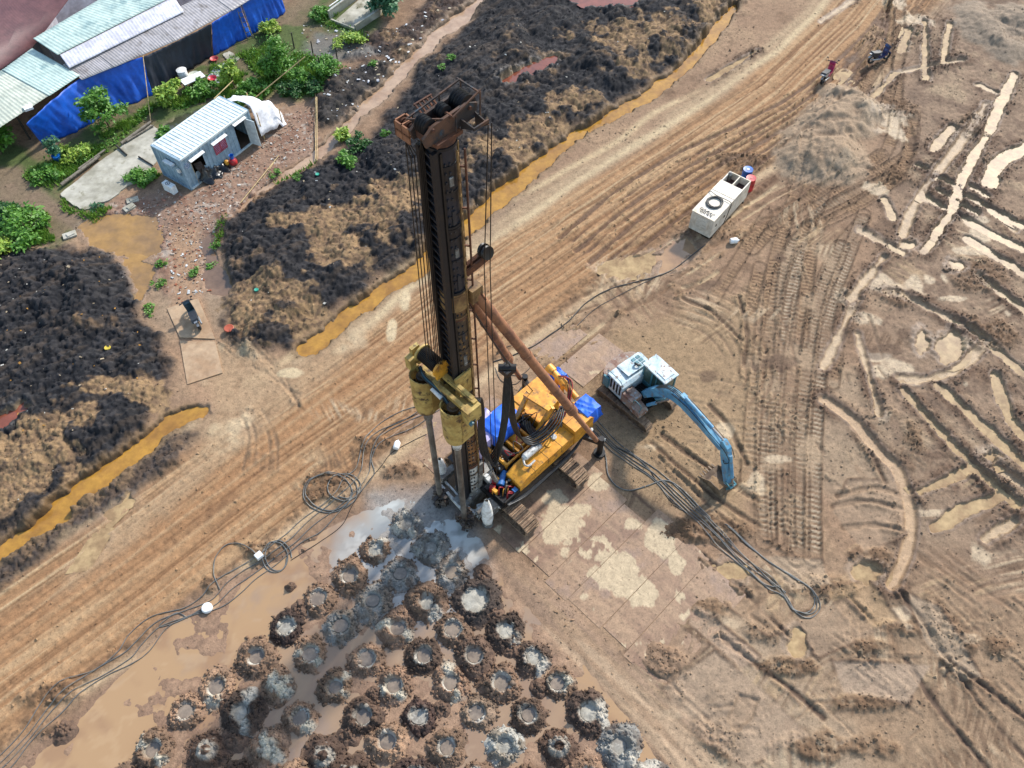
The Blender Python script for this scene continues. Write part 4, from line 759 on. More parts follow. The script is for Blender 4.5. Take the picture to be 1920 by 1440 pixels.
cable([(1240, 515), (1200, 535), (1150, 560), (1110, 585), (1080, 615)], 'thin dark cable beside the tank cable', .018, 'rubber', seed=13)
left = [(845, 745), (800, 768), (760, 790), (710, 815), (690, 850), (686, 885), (662, 915), (630, 945), (585, 985), (545, 1015), (505, 1048), (468, 1072), (430, 1100), (395, 1130), (350, 1148), (300, 1168), (262, 1205), (235, 1232), (190, 1262), (140, 1290), (95, 1330), (55, 1380), (10, 1430), (-40, 1470)]
for i in range(4):
    cable([(u + (i - 1.5) * (4 + 8 * abs(math.sin(k * .9 + i))), v + (i - 1.5) * (3 + 6 * abs(math.sin(k * .7 + i * 2)))) for k, (u, v) in enumerate(left)], f'grey cable of the long left-hand bundle, {["topmost", "second", "third", "lowest"][i]} strand', .02, off=3, seed=20 + i)
def coil(u, v, ru, rv, turns, label, seed, r=.024):
    rg = random.Random(seed); px = []
    for k in range(int(turns * 12) + 1):
        a = k / 12 * 2 * math.pi; w = 1 + .08 * math.sin(k * .37) + rg.uniform(-.03, .03); px.append((u + ru * w * math.cos(a) + k * .35, v + rv * w * math.sin(a)))
    return cable(px, label, r, seed=seed)
coil(615, 925, 46, 34, 2.2, 'loose coil of grey cable by the dirt bank', 31); coil(645, 915, 30, 24, 1.4, 'small cable loop inside the big coil', 32); coil(515, 1045, 22, 26, 2.0, 'round cable loop next to the white marker', 33)
cable([(490, 1048), (455, 1022), (425, 1022), (405, 1045), (402, 1075), (412, 1105)], 'cable arc bulging towards the road', .022, seed=34)
cable([(395, 1130), (345, 1160), (300, 1175), (330, 1150), (352, 1158)], 'short kinked cable near the lower white marker', .02, seed=35)
for px, i in (([(700, 830), (730, 800), (775, 780), (800, 770)], 0), ([(800, 815), (770, 830), (735, 850), (715, 875), (690, 905), (660, 950), (640, 985), (600, 1015), (545, 1050)], 1), ([(930, 668), (958, 650), (990, 655), (1000, 680), (975, 705), (940, 700)], 2), ([(928, 690), (940, 715), (965, 722), (985, 705)], 3)):
    cable(px, ['thin cable by the white jug', 'thin cable skirting the slurry edge', 'cable loop on the sand behind the mast', 'small cable loop under the hose bridge'][i], .016, 'rubber', seed=40 + i)

# ================================================================ MIXING RIG
pmat('rig_yellow', (272, 194, 66), .5, 0, (238, 160, 50), 1.5, .42, .62, c3=(142, 106, 70), sc3=4, lo3=.53, hi3=.68, bump=.1)
pmat('drive_yellow', (226, 194, 112), .6, 0, (186, 150, 80), 2.0, .42, .6, c3=(84, 62, 44), sc3=3, lo3=.54, hi3=.66, bump=.2)
pmat('mast_navy', (34, 42, 56), .42, 0, (24, 26, 32), 1.2, .45, .6, c3=(92, 66, 46), sc3=7, lo3=.66, hi3=.72, bump=.2)
pmat('mast_rust', (104, 82, 58), .6, 0, (62, 52, 44), 1.5, .42, .58, c3=(176, 128, 62), sc3=4, lo3=.56, hi3=.66, bump=.3)
pmat('mast_ochre', (172, 136, 84), .6, 0, (126, 92, 58), 2, .45, .6, c3=(70, 52, 40), sc3=6, lo3=.58, hi3=.68, bump=.3)
pmat('grimy_grey', (150, 148, 142), .65, 0, (112, 104, 96), 2.5, .42, .6, c3=(196, 194, 188), sc3=6, lo3=.58, hi3=.68, bump=.3)
pmat('dark_rail', (34, 35, 40), .5, .2, (58, 48, 42), 2.2, .55, .7, bump=.2)
pmat('rack_grey', (58, 60, 66), .45, .2, (84, 70, 56), 2, .55, .7, bump=.2)
pmat('rust', (124, 78, 52), .85, 0, (88, 56, 42), 2.2, .42, .6, c3=(166, 104, 62), sc3=6, lo3=.56, hi3=.68, bump=.4)
pmat('stay_rust', (176, 120, 84), .8, 0, (132, 88, 66), 1.4, .45, .62, c3=(186, 132, 90), sc3=5, lo3=.56, hi3=.7, bump=.4)
pmat('head_rust', (112, 78, 58), .8, 0, (58, 50, 48), 1.8, .42, .6, c3=(62, 84, 98), sc3=1.6, lo3=.60, hi3=.66, bump=.4)
pmat('wire', (40, 36, 34), .5, .3, bump=0)
pmat('black_iron', (30, 30, 32), .45, .2, (56, 50, 44), 3, .5, .65, bump=.2)
pmat('steel_rod', (150, 142, 130), .4, .3, (110, 100, 90), 1.2, .45, .6, bump=.15)
pmat('pale_steel', (250, 250, 244), .5, 0, (164, 158, 148), 2.5, .48, .64, bump=.2)
pmat('wet_mud', (58, 50, 46), .55, 0, (92, 76, 64), 3, .45, .6, bump=1.0, bsc=9)
pmat('track_mud', (190, 158, 126), .85, 0, (140, 112, 88), 5, .42, .6, bump=.6, bsc=18)
pmat('track_iron', (92, 74, 58), .75, 0, (126, 102, 80), 4, .45, .6, bump=.4)
pmat('tarp_blue', (30, 116, 256), .6, 0, (52, 136, 262), 1.6, .48, .66, bump=.25, bsc=6)
pmat('tarp_lilac', (232, 218, 262), .55, 0, (212, 200, 248), 1.5, .45, .6, bump=.2, bsc=6)
pmat('muffler', (240, 238, 232), .5, .3, (150, 144, 136), 6, .5, .64, bump=.3)
pmat('hose', (34, 36, 38), .4, 0, (62, 60, 58), 3, .5, .66, bump=.1)
pmat('hose_teal', (62, 112, 124), .4, 0, bump=.1); pmat('hose_red', (178, 40, 44), .45, 0, bump=.1); pmat('paint_blue', (40, 110, 190), .45, 0, (70, 140, 206), 3, bump=.1)
pmat('white_wrap', (278, 276, 270), .7, 0, (240, 234, 222), 3, .48, .62, bump=.6, bsc=7); pmat('grey_box', (190, 186, 176), .6, 0, (150, 142, 130), 3, bump=.2)

pmat('mast_cement', (226, 224, 216), .7, 0, (176, 170, 160), 2, .45, .6, c3=(150, 104, 66), sc3=4, lo3=.62, hi3=.7, bump=.3)
pmat('mast_orange', (178, 122, 66), .7, 0, (120, 80, 50), 1.6, .42, .6, c3=(206, 196, 178), sc3=4, lo3=.58, hi3=.68, bump=.3)
rig = empty('mixing_rig', (RIG_O.x, RIG_O.y, .04), RIG_A, 'tall yellow crawler ground-mixing rig with dark mast and twin shafts', 'drilling rig')
MX, MY = .78, .85
def part(b, name, mat, parent=rig, smooth=35): return b.build(name, mat, parent, smooth)
# --- mast sections, flanges, cement-splashed foot
for z0, z1, mt in ((1.0, 3.4, 'mast_cement'), (3.4, 6.0, 'mast_orange'), (6.0, 9.6, 'mast_rust'), (9.6, 13.2, 'mast_rust'), (13.2, 14.4, 'mast_ochre'), (14.4, 17.2, 'mast_navy'), (17.2, 20.05, 'mast_navy')):
    b = MB(); b.cyl((MX, MY, z0), (MX, MY, z1), .40, n=28); s = part(b, 'mast_section', mt)
    for zz in (z0 + .05, z1 - .05):
        f = MB(); f.cyl((MX, MY, zz - .04), (MX, MY, zz + .04), .45, n=28); f.build('flange', 'mast_ochre' if z0 > 13 and z0 < 14 else ('rust' if mt != 'mast_navy' else 'dark_rail'), s)
b = MB(); b.rng(MX - .5, MX + .48, MY - .5, MY + .5, .15, 1.0); b.cyl((MX, MY, 1.0), (MX, MY, 1.25), .5, .38, 24); part(b, 'mast_foot', 'grimy_grey')
# front guide rails and rack
for sy in (-1, 1):
    b = MB(); b.rng(MX - .56, MX - .40, MY + sy * .27 - .06, MY + sy * .27 + .06, .9, 20.0); b.rng(MX - .42, MX - .28, MY + sy * .27 - .03, MY + sy * .27 + .03, .9, 20.0); part(b, 'guide_rail', 'dark_rail')
b = MB()
for k in range(58):
    z = 1.2 + k * .325; b.beam((MX - .46, MY - .21, z), (MX - .46, MY + .21, z + .12), .05, .05)
part(b, 'rack_bar', 'rack_grey')
b = MB()
for k in range(58):                                     # step brackets on the left flank
    z = 1.2 + k * .325; b.box((MX - .1, MY + .42, z), (.28, .10, .05))
part(b, 'step_bracket', 'rack_grey')
b = MB()
for z in np.arange(1.3, 20, .6): b.box((MX - .28, MY + .40, z), (.16, .16, .1))
b.rng(MX - .38, MX - .26, MY + .36, MY + .44, 1.0, 19.9); part(b, 'side_channel', 'dark_rail')
cf = Vector((-.707, -.707, 0))                           # side that looks towards the pile field
b = MB(); q_ = Vector((MX, MY, 0)) + cf * .42; b.beam((q_.x, q_.y, 1.2), (q_.x, q_.y, 19.9), .09, .07); part(b, 'corner_bar', 'black_iron')
for k in range(21):
    z = 1.8 + k * .88; b = MB(); b.cyl((MX, MY, z - .025), (MX, MY, z + .025), .425, n=24); part(b, 'mast_band', 'dark_rail' if z > 13 else 'mast_rust')
b = MB()
for k in range(60):
    z = 1.5 + k * .305
    for an in (-70, -52):
        d_ = Vector((math.cos(R(an - 50)), math.sin(R(an - 50)), 0)); q_ = Vector((MX, MY, z)) + d_ * .41; b.box(q_, (.05, .05, .07))
part(b, 'stud_row', 'rack_grey')['kind'] = 'stuff'
for k, (z, h_) in enumerate(((17.6, .5), (16.2, .35), (14.9, .6), (18.9, .3), (12.2, .4), (10.9, .5))):
    d_ = Vector((math.cos(R(-100)), math.sin(R(-100)), 0)); q_ = Vector((MX, MY, z)) + d_ * .42; b = MB(); b.box(q_, (.12, .04, h_), R(-10)); part(b, 'name_plate', 'grimy_grey' if k % 2 else 'rack_grey')
# ladder on the right flank
la = Vector((MX + .24, MY - .22, 0)); du = Vector((.707, .707, 0)); dn = Vector((.707, -.707, 0))
lad = MB()
for s_ in (-1, 1): p = la + dn * .1 + du * (.19 * s_); lad.beam((p.x, p.y, 1.6), (p.x, p.y, 19.8), .045, .045)
lo = part(lad, 'ladder', 'mast_ochre')
b = MB()
for z in np.arange(1.8, 19.7, .36):
    p = la + dn * .1; b.cyl(p + du * -.19 + Vector((0, 0, z)), p + du * .19 + Vector((0, 0, z)), .018, n=6)
b.build('rungs', 'mast_ochre', lo)
b = MB(); p = la + dn * .28 + du * .12; b.cyl((p.x, p.y, 2.0), (p.x, p.y, 19.6), .035, n=8)
for z in np.arange(2.5, 19.6, 1.5): b.beam((p.x, p.y, z), (p.x - dn.x * .34, p.y - dn.y * .34, z + .05), .05, .05)
part(b, 'conduit_pipe', 'rust')
b = MB()
for k in range(12):                                     # pale ribbed steps on the cement-splashed foot
    z = 1.25 + k * .2; p = la + dn * .06; b.beam(p + du * -.16 + Vector((0, 0, z)), p + du * .16 + Vector((0, 0, z + .1)), .1, .05)
part(b, 'foot_step', 'pale_steel')
# --- crown head: box beam front to back, cross beam, sheaves, light struts
h0 = 20.05; _head0 = set(bpy.data.objects)
b = MB(); b.cyl((MX, MY, h0), (MX, MY, h0 + .18), .52, .50, 24); b.rng(MX - .55, MX + .55, MY - .5, MY + .5, h0 + .14, h0 + .26); part(b, 'crown_plate', 'rust')
for sy in (-1, 1):
    b = MB(); y = MY + sy * .30
    b.prism([(MX - .85, h0 + .25), (MX + 1.25, h0 + .30), (MX + 1.35, h0 + .75), (MX + .9, h0 + .95), (MX - .5, h0 + .85), (MX - .95, h0 + .6)], y - .05, y + .05, lambda p, q, a: (p, a, q)); part(b, 'cheek_plate', 'head_rust')
b = MB(); b.rng(MX - .75, MX + 1.1, MY - .25, MY + .25, h0 + .3, h0 + .55); part(b, 'crown_beam', 'rust')
for x, r_, z, n_ in ((MX + 1.0, .36, h0 + .75, 5), (MX - .55, .28, h0 + .75, 4), (MX + .2, .24, h0 + .85, 3)):
    for k in range(n_):
        y = MY + (k - (n_ - 1) / 2) * .11; b = MB(); b.lathe([(r_ * .35, -.02), (r_, -.045), (r_ - .05, -.012), (r_ - .05, .012), (r_, .045), (r_ * .35, .02)], (x, y, z), 22, Matrix.Rotation(R(90), 3, 'X')); part(b, 'sheave', 'dark_rail')
    b = MB(); b.cyl((x, MY - .42, z), (x, MY + .42, z), .06, n=10); part(b, 'sheave_pin', 'rust')
# left front outrigger of the crown
b = MB(); b.rng(MX - .95, MX - .45, MY + .35, MY + 1.05, h0 + .28, h0 + .36); b.rng(MX - .95, MX - .90, MY + .35, MY + 1.05, h0 + .05, h0 + .6); b.rng(MX - .5, MX - .45, MY + .35, MY + 1.05, h0 + .05, h0 + .6); b.rng(MX - .95, MX - .45, MY + 1.0, MY + 1.05, h0 + .05, h0 + .6); b.rng(MX - .95, MX - .45, MY + .67, MY + .72, h0 + .05, h0 + .6); part(b, 'sheave_box', 'stay_rust')
for k in range(4):
    b = MB(); b.lathe([(.06, -.02), (.2, -.03), (.17, 0), (.2, .03), (.06, .02)], (MX - .7, MY + .48 + k * .13, h0 + .42), 18, Matrix.Rotation(R(90), 3, 'X')); part(b, 'sheave', 'rust')
# right bracket fins and top frame of angle iron
for x0, x1 in ((MX + .6, MX + 1.25),):
    b = MB(); b.prism([(MY - .35, h0 + .2), (MY - .95, h0 + .45), (MY - .95, h0 + .52), (MY - .35, h0 + .55)], x0, x0 + .04, lambda p, q, a: (a, p, q)); b.prism([(MY - .35, h0 - .1), (MY - 1.0, h0 + .35), (MY - .35, h0 + .5)], x1 - .04, x1, lambda p, q, a: (a, p, q)); b.rng(x0, x1, MY - .97, MY - .92, h0 + .42, h0 + .52); part(b, 'side_bracket', 'head_rust')
fr = MB(); fr.beam((MX - .9, MY + .45, h0 + .9), (MX + 1.3, MY + .4, h0 + 1.2), .05, .05); fr.beam((MX + .2, MY - .45, h0 + .85), (MX + 1.35, MY - .5, h0 + 1.25), .05, .05); fr.beam((MX + 1.3, MY - .55, h0 + 1.2), (MX + 1.3, MY + .5, h0 + 1.2), .05, .05)
for x, y, t_ in ((MX - .7, MY + .45, .95), (MX + .4, MY + .42, 1.05), (MX + 1.3, MY + .4, 1.2), (MX + 1.3, MY - .5, 1.2), (MX + .3, MY - .45, .9)): fr.beam((x, y, h0 + .3), (x + .05, y, h0 + t_), .04, .04)
fr.beam((MX - .9, MY + .45, h0 + .9), (MX - .1, MY - .35, h0 + .9), .04, .04); part(fr, 'guard_frame', 'head_rust')
lb = MB()
for k in range(5): lb.beam((MX - .1 + k * .16, MY + .55, h0 + .5), (MX - .1 + k * .16, MY + 1.0, h0 + .75), .05, .05)
lb.beam((MX - .15, MY + .98, h0 + .74), (MX + .6, MY + .98, h0 + .74), .06, .06); lb.beam((MX - .15, MY + .6, h0 + .5), (MX + .6, MY + .6, h0 + .5), .06, .06); part(lb, 'grating', 'rust')
for o_ in set(bpy.data.objects) - _head0:               # keep the crown compact
    if o_.type == 'MESH':
        for v_ in o_.data.vertices: v_.co = Vector((MX, MY, h0)) + Vector(((v_.co.x - MX) * .80 - .0, (v_.co.y - MY) * .80, (v_.co.z - h0) * .86))
# --- wire ropes down the front left
def rope(p0, p1, r=.017, name='wire_rope'):
    b = MB(); b.cyl(p0, p1, r, n=6); part(b, name, 'wire')
for i in range(4): rope(LP(763 + i * 7, 292, 19.6).lerp(LP(763 + i * 7, 292, 19.6), 0) * 1.0, LP(801 + i * 5, 676, 10.9))
for i in range(4): rope(LP(786 + i * 3, 290, 19.8), LP(820 + i * 3, 685, 10.8))
for i, u in enumerate((762, 769, 776, 783)):
    p = LP(u, 292, 19.6); rope(Vector((p.x, p.y, 19.55)), Vector((MX - .7, MY + .48 + i * .13, h0 + .42)))
for i in range(4): p = LP(786 + i * 3, 290, 19.8); rope(p, Vector((MX - .55, MY - .1 + i * .1, h0 + .7)))
for i, (u0, u1) in enumerate(((875, 908), (884, 919))):
    a = Vector((MX + 1.0, MY - .75 - i * .12, h0 + .4)); m_ = LP(u1, 505, 15.4); rope(a, m_); rope(m_, Vector((m_.x, m_.y, 2.2)))
# --- rear stays with flanges, top bracket, hoist block
for sy, tag_ in ((-1, 'R'), (1, 'L')):
    T = Vector((1.35, MY + sy * .36, 13.9)); Bt = Vector((6.35, MY + sy * 2.45, 1.25)); d = Bt - T
    b = MB(); b.cyl(T, T + d * .70, .19, n=16); b.cyl(T + d * .70, T + d * .74, .24, n=16); b.cyl(T + d * .33, T + d * .345, .22, n=16); st = part(b, 'stay_pipe', 'stay_rust')
    c = MB(); c.cyl(T + d * .74, Bt, .115, n=14); c.build('stay_rod', 'stay_rust', st)
    k = MB(); k.cyl(T - Vector((.0, .18, 0)), T + Vector((0, .18, 0)), .15, n=12); k.beam(T - d.normalized() * .2, T + d.normalized() * .45, .3, .34); k.build('clevis', 'rust', st)
b = MB(); b.rng(MX + .3, MX + .75, MY - .55, MY + .55, 13.65, 14.25); b.cyl((MX, MY, 13.6), (MX, MY, 14.3), .46, n=24); part(b, 'stay_bracket', 'mast_ochre')
b = MB(); b.beam((MX + .3, MY - .1, 14.9), (MX + 1.05, MY - .35, 15.35), .14, .2); b.beam((MX + .3, MY - .3, 14.9), (MX + 1.05, MY - .55, 15.35), .06, .25); part(b, 'hoist_arm', 'rust')
for k in range(2):
    b = MB(); b.lathe([(.06, -.03), (.22, -.05), (.18, 0), (.22, .05), (.06, .03)], (MX + 1.0, MY - .38 - k * .16, 15.5), 18, Matrix.Rotation(R(70), 3, 'X')); part(b, 'hoist_sheave', 'black_iron')
# --- twin rotary drive on the front of the mast
DX = -.36; DY = (1.62, .04)
for i, y in enumerate(DY):
    zb = 7.85 if i == 0 else 7.55
    b = MB(); b.lathe([(.16, zb - .35), (.30, zb - .1), (.40, zb), (.46, zb + .35), (.46, zb + 1.35), (.43, zb + 1.45), (.30, zb + 1.46)], (DX, y, 0), 26); g = part(b, 'gearbox', 'drive_yellow')
    c = MB(); c.rng(DX - .05, DX + .5, y - .48, y + .48, zb + .2, zb + 1.5); c.build('gearbox_bracket', 'drive_yellow', g)
    c = MB(); c.cyl((DX, y, zb + 1.46), (DX, y, zb + 2.05), .22, n=16); c.cyl((DX, y, zb + 2.05), (DX, y, zb + 2.2), .14, n=12); c.build('drive_motor', 'mast_rust', g)
    sh = MB(); n = 14
    for q in range(n):                                   # open half shroud
        a0 = R(60) + q / n * R(240); a1 = R(60) + (q + 1) / n * R(240)
        for (ra, rb) in ((.46, .43),):
            p = [(DX + ra * math.cos(a), y + ra * math.sin(a)) for a in (a0, a1)]; w = [(DX + rb * math.cos(a), y + rb * math.sin(a)) for a in (a0, a1)]; zt = zb + 1.95 + .25 * math.sin((q + .5) / n * math.pi)
            sh.hexa([(p[0][0], p[0][1], zb + 1.4), (p[1][0], p[1][1], zb + 1.4), (w[1][0], w[1][1], zb + 1.4), (w[0][0], w[0][1], zb + 1.4)], [(p[0][0], p[0][1], zt), (p[1][0], p[1][1], zt), (w[1][0], w[1][1], zt), (w[0][0], w[0][1], zt)])
    sh.build('motor_shroud', 'drive_yellow', g)
    c = MB(); c.cyl((DX, y, zb + 1.455), (DX, y, zb + 1.475), .42, n=22); c.build('well_shade_disc', 'black_iron', g)  # flat black disc paints in the dark of a hollow shroud interior
    c = MB(); c.cyl((DX, y, zb - .75), (DX, y, zb - .3), .17, .2, 16); c.build('swivel', 'pale_steel' if i else 'grimy_grey', g)
    r_ = MB(); r_.cyl((DX - .02, y, .9), (DX, y, zb - .7), .125, n=14); part(r_, 'mixing_shaft', 'steel_rod')
    # blades caked in mud
    hd = MB(); rg = random.Random(i + 3)
    hd.cyl((DX, y, .05), (DX, y, 1.0), .17, .13, 12); mh = part(hd, 'mixing_head', 'wet_mud')
    for k in range(4):
        a = k * R(90) + i * .6; zz = .25 + .2 * k; c = MB(); c.beam((DX - .42 * math.cos(a), y - .42 * math.sin(a), zz), (DX + .42 * math.cos(a), y + .42 * math.sin(a), zz + .06), .16, .07); c.build('mixing_blade', 'wet_mud', mh)
    lm = MB()
    for k in range(60):
        a = rg.uniform(0, 6.28); rr = rg.uniform(.05, .42); zz = rg.uniform(.0, .75); s_ = rg.uniform(.06, .15); c0 = Vector((DX + rr * math.cos(a), y + rr * math.sin(a), zz))
        o8 = [Vector(q) * s_ * rg.uniform(.7, 1.3) for q in ((1, 0, 0), (0, 1, 0), (-1, 0, 0), (0, -1, 0), (0, 0, 1), (0, 0, -1))]; lm.add([c0 + q for q in o8], [(0, 1, 4), (1, 2, 4), (2, 3, 4), (3, 0, 4), (1, 0, 5), (2, 1, 5), (3, 2, 5), (0, 3, 5)])
    lm.build('caked_mud', 'wet_mud', mh, smooth=0)
b = MB(); b.rng(DX + .42, DX + .62, -.65, 2.25, 8.9, 9.35); b.rng(DX + .42, DX + .60, -.6, 2.2, 9.9, 10.05); part(b, 'drive_carriage', 'drive_yellow')
for k in range(2):
    b = MB(); b.rng(DX + .05 + k * .42, DX + .2 + k * .42, -.45, 2.3, 9.75 + .12 * k, 9.95 + .12 * k); part(b, 'top_beam', 'drive_yellow')
b = MB(); b.rng(DX + .0, DX + .62, -.75, -.4, 9.2, 9.95); part(b, 'end_block', 'drive_yellow')
b = MB(); b.rng(DX - .15, DX + .1, 2.0, 2.3, 9.9, 10.5); b.rng(DX + .1, DX + .45, 2.15, 2.3, 9.9, 10.8); part(b, 'end_bracket', 'drive_yellow')
dr = MB(); pr = []
for k in range(15): pr += [(.29, k * .06), (.25, k * .06 + .03)]
dr.lathe([(.1, 0)] + pr + [(.1, .9)], (DX + .42, 1.95, 10.5), 22, Matrix.Rotation(R(90), 3, 'X')); pb = part(dr, 'pulley_block', 'black_iron')
b = MB(); b.cyl((DX + .42, 1.06, 10.5), (DX + .42, .98, 10.5), .36, n=22); b.box((DX + .42, 1.02, 10.3), (.5, .09, .5)); b.build('pulley_cheek', 'rig_yellow', pb)
b = MB(); b.cyl((DX + .42, 1.95, 10.5), (DX + .42, 2.03, 10.5), .36, n=22); b.box((DX + .42, 2.0, 10.3), (.5, .09, .5)); b.build('pulley_cheek', 'drive_yellow', pb)
b = MB(); b.rng(MX - .62, MX + .1, MY - .46, MY - .38, 9.0, 10.3); b.rng(MX - .62, MX + .1, MY + .38, MY + .46, 9.0, 10.3); b.beam((MX - .5, MY - .46, 9.6), (MX - .35, MY - 1.3, 9.2), .12, .18); part(b, 'slide_shoe', 'drive_yellow')
def hose(pts, r=.035, mat='hose', name='hydraulic_hose', n=8): b = MB(); b.tube(cr(pts, 8), r, n); return part(b, name, mat, smooth=60)
for k in range(3):                                      # short pipes over the drive
    o = k * .05; hose([(DX + .1 + o, 1.9, 10.0), (DX - .1 + o, 1.4, 10.05), (DX + .0 + o, .8, 9.75), (DX - .05 + o, .2, 9.5), (DX + .1 + o, -.5, 9.2)], .03, ['hose', 'hose_teal', 'hose'][k])
b = MB(); b.cyl((DX - .05, 1.05, 9.72), (DX - .05, .55, 9.62), .09, n=12); part(b, 'swivel_joint', 'pale_steel')
b = MB(); b.cyl((DX + .1, -.5, 9.35), (DX + .1, -.85, 9.3), .1, n=12); part(b, 'swivel_joint', 'hose_teal')
# --- hanging hose bundles
for k in range(6):
    o = (k - 2.5) * 3.6; A_ = LP(893 + o * .4, 768 + o * .2, 8.4)
    hose([(DX + .15 + .02 * k, -.78, 9.3), LP(897 + o * .5, 748, 9.2), LP(902 + o * .6, 772, 8.2), LP(903 + o * .6, 810, 6.5), LP(909 + o * .8, 850, 4.4), LP(922 + o * .6, 866 + o, 3.4), LP(936 + o * .5, 838 + o * .4, 4.2), LP(946 + o * .6, 790, 5.3), LP(950 + o * .7, 740, 6.4), LP(951 + o * .4, 700, 7.3)], .036)
for k in range(6):
    o = (k - 2.5) * 4.0
    hose([LP(952 + o * .4, 700, 7.3), LP(956 + o * .6, 745, 6.0), LP(962 + o * .5, 790, 4.4), LP(974 + o * .5, 820 + o * .4, 3.0), LP(992 + o * .5, 828 + o * .7, 2.5), LP(1018 + o * .6, 815 + o, 2.5), LP(1040 + o, 790 + o * .7, 2.6), LP(1052 + o * .7, 762, 2.6)], .036)
for k in range(3): hose([LP(985 + k * 4, 790, 2.6), LP(988 + k * 4, 806, 2.3), LP(1000 + k * 3, 818, 2.2), LP(1020, 812 - k * 3, 2.2), LP(1036, 790 - k * 3, 2.4)], .03)
b = MB(); p = LP(951, 694, 7.35); b.box(p, (.5, .5, .28)); b.cyl(p + Vector((-.25, .25, .12)), p + Vector((.25, -.25, .12)), .16, n=12); part(b, 'hose_saddle', 'black_iron')
for k in range(2): rope(Vector((MX + .3, MY - .1 - .25 * k, 13.6)), p + Vector((.1, -.1 + .2 * k, .2)), .022, 'saddle_rope')
rope(p + Vector((.2, 0, 0)), LP(1000, 735, 3.2), .022, 'saddle_rope')
# --- crawler undercarriage, turned across the machine
def crawler(parent, cx, y0, y1, w, h, shoe_mat, frame_mat, pitch, th, axis='y', grouser=.04, prefix='track'):
    r_ = h / 2; L = (y1 - y0) - h; per = 2 * L + 2 * math.pi * (r_ - th / 2); n = int(per / pitch); pitch = per / n; yc0 = y0 + r_; base = None
    A = (lambda a, c, z: (c, a, z)) if axis == 'y' else (lambda a, c, z: (a, c, z))
    fr = MB(); fr.prism([(y0 + r_ * .6, h * .30), (y1 - r_ * .6, h * .30), (y1 - r_ * .4, h * .5), (y1 - r_ * .8, h * .72), (y0 + r_ * .8, h * .72), (y0 + r_ * .4, h * .5)], cx - w * .28, cx + w * .28, lambda p, q, a: A(p, a, q)); fo = fr.build('crawler_frame', frame_mat, parent)
    for yy in (yc0, y1 - r_):
        k = MB(); k.cyl(A(yy, cx - w * .34, r_), A(yy, cx + w * .34, r_), r_ - th - .02, n=20); k.build('sprocket', frame_mat, fo)
    nrol = max(3, int(L / .5))
    for i in range(nrol):
        yy = yc0 + (i + .5) * L / nrol; k = MB(); k.cyl(A(yy, cx - w * .3, h * .2), A(yy, cx + w * .3, h * .2), h * .13, n=12); k.build('roller', frame_mat, fo)
    sm = MB(); sm.box((0, 0, 0), (w, pitch * .93, th)); sm.box((0, -pitch * .28, th / 2 + grouser / 2), (w * .98, .028, grouser)); sm.box((0, pitch * .1, th / 2 + grouser * .3), (w * .98, .02, grouser * .6))
    for i in range(n):
        s = (i + .5) * pitch
        if s < L: a, z, ang = yc0 + s, h - th / 2, 0
        elif s < L + math.pi * (r_ - th / 2): t = (s - L) / (r_ - th / 2); a, z, ang = y1 - r_ + (r_ - th / 2) * math.sin(t), r_ + (r_ - th / 2) * math.cos(t), -t
        elif s < 2 * L + math.pi * (r_ - th / 2): q = s - L - math.pi * (r_ - th / 2); a, z, ang = y1 - r_ - q, th / 2, math.pi
        else: t = (s - 2 * L - math.pi * (r_ - th / 2)) / (r_ - th / 2); a, z, ang = yc0 - (r_ - th / 2) * math.sin(t), r_ - (r_ - th / 2) * math.cos(t), math.pi - t
        if base is None: o = sm.build('track_shoe', shoe_mat, parent, smooth=0); base = o
        else: o = link_copy(base, parent)
        o.location = A(a, cx, z); o.rotation_euler = (ang, 0, 0) if axis == 'y' else (0, -ang, -math.pi / 2)
        if axis == 'x': o.rotation_mode = 'QUATERNION'; o.rotation_quaternion = (Matrix.Rotation(-ang, 3, 'Y') @ Matrix.Rotation(-math.pi / 2, 3, 'Z')).to_quaternion()
crawler(rig, 1.45, -2.35, 2.95, .78, .78, 'track_mud', 'track_iron', .235, .06, grouser=.075)
crawler(rig, 4.72, -2.35, 2.95, .78, .78, 'track_mud', 'track_iron', .235, .06, grouser=.075)
b = MB(); b.rng(1.8, 4.4, -.3, 1.5, .35, .85); b.cyl((3.1, .6, .8), (3.1, .6, 1.05), .9, n=28); part(b, 'undercarriage', 'track_iron')
# --- revolving deck and housings
b = MB(); b.rng(.95, 6.7, -.95, 2.55, 1.03, 1.25); b.rng(1.0, 6.6, .0, .2, 1.25, 1.5); b.rng(1.0, 6.6, 1.3, 1.5, 1.25, 1.5); part(b, 'deck', 'black_iron')
b = MB(); b.prism([(2.05, 1.25), (5.45, 1.25), (5.45, 2.0), (2.5, 2.0), (2.05, 1.75)], -1.0, -.12, lambda p, q, a: (p, a, q)); eh = part(b, 'engine_housing', 'rig_yellow')
for x in (2.95, 3.8, 4.65):
    k = MB(); k.rng(x - .008, x + .008, -1.006, -.114, 1.3, 2.006); k.build('panel_seam', 'black_iron', eh)
k = MB(); k.rng(2.6, 5.4, -1.03, -1.0, 1.45, 1.52); k.build('hand_rail', 'rig_yellow', eh)
k = MB(); k.cyl((4.75, -.42, 2.0), (4.75, -.42, 2.09), .13, n=16); k.build('filler_cap', 'pale_steel', eh)
k = MB(); k.cyl((4.3, -.5, 2.0), (4.3, -.5, 2.05), .14, n=16); k.build('filler_cap', 'rig_yellow', eh)
b = MB(); b.prism([(5.47, 1.2), (6.75, 1.2), (6.75, 2.1), (6.55, 2.32), (5.47, 2.32)], -1.02, .15, lambda p, q, a: (p, a, q)); cw = part(b, 'tail_box', 'rig_yellow')
k = MB(); k.rng(5.47, 6.55, -.44, -.425, 2.318, 2.326); k.build('panel_seam', 'black_iron', cw)
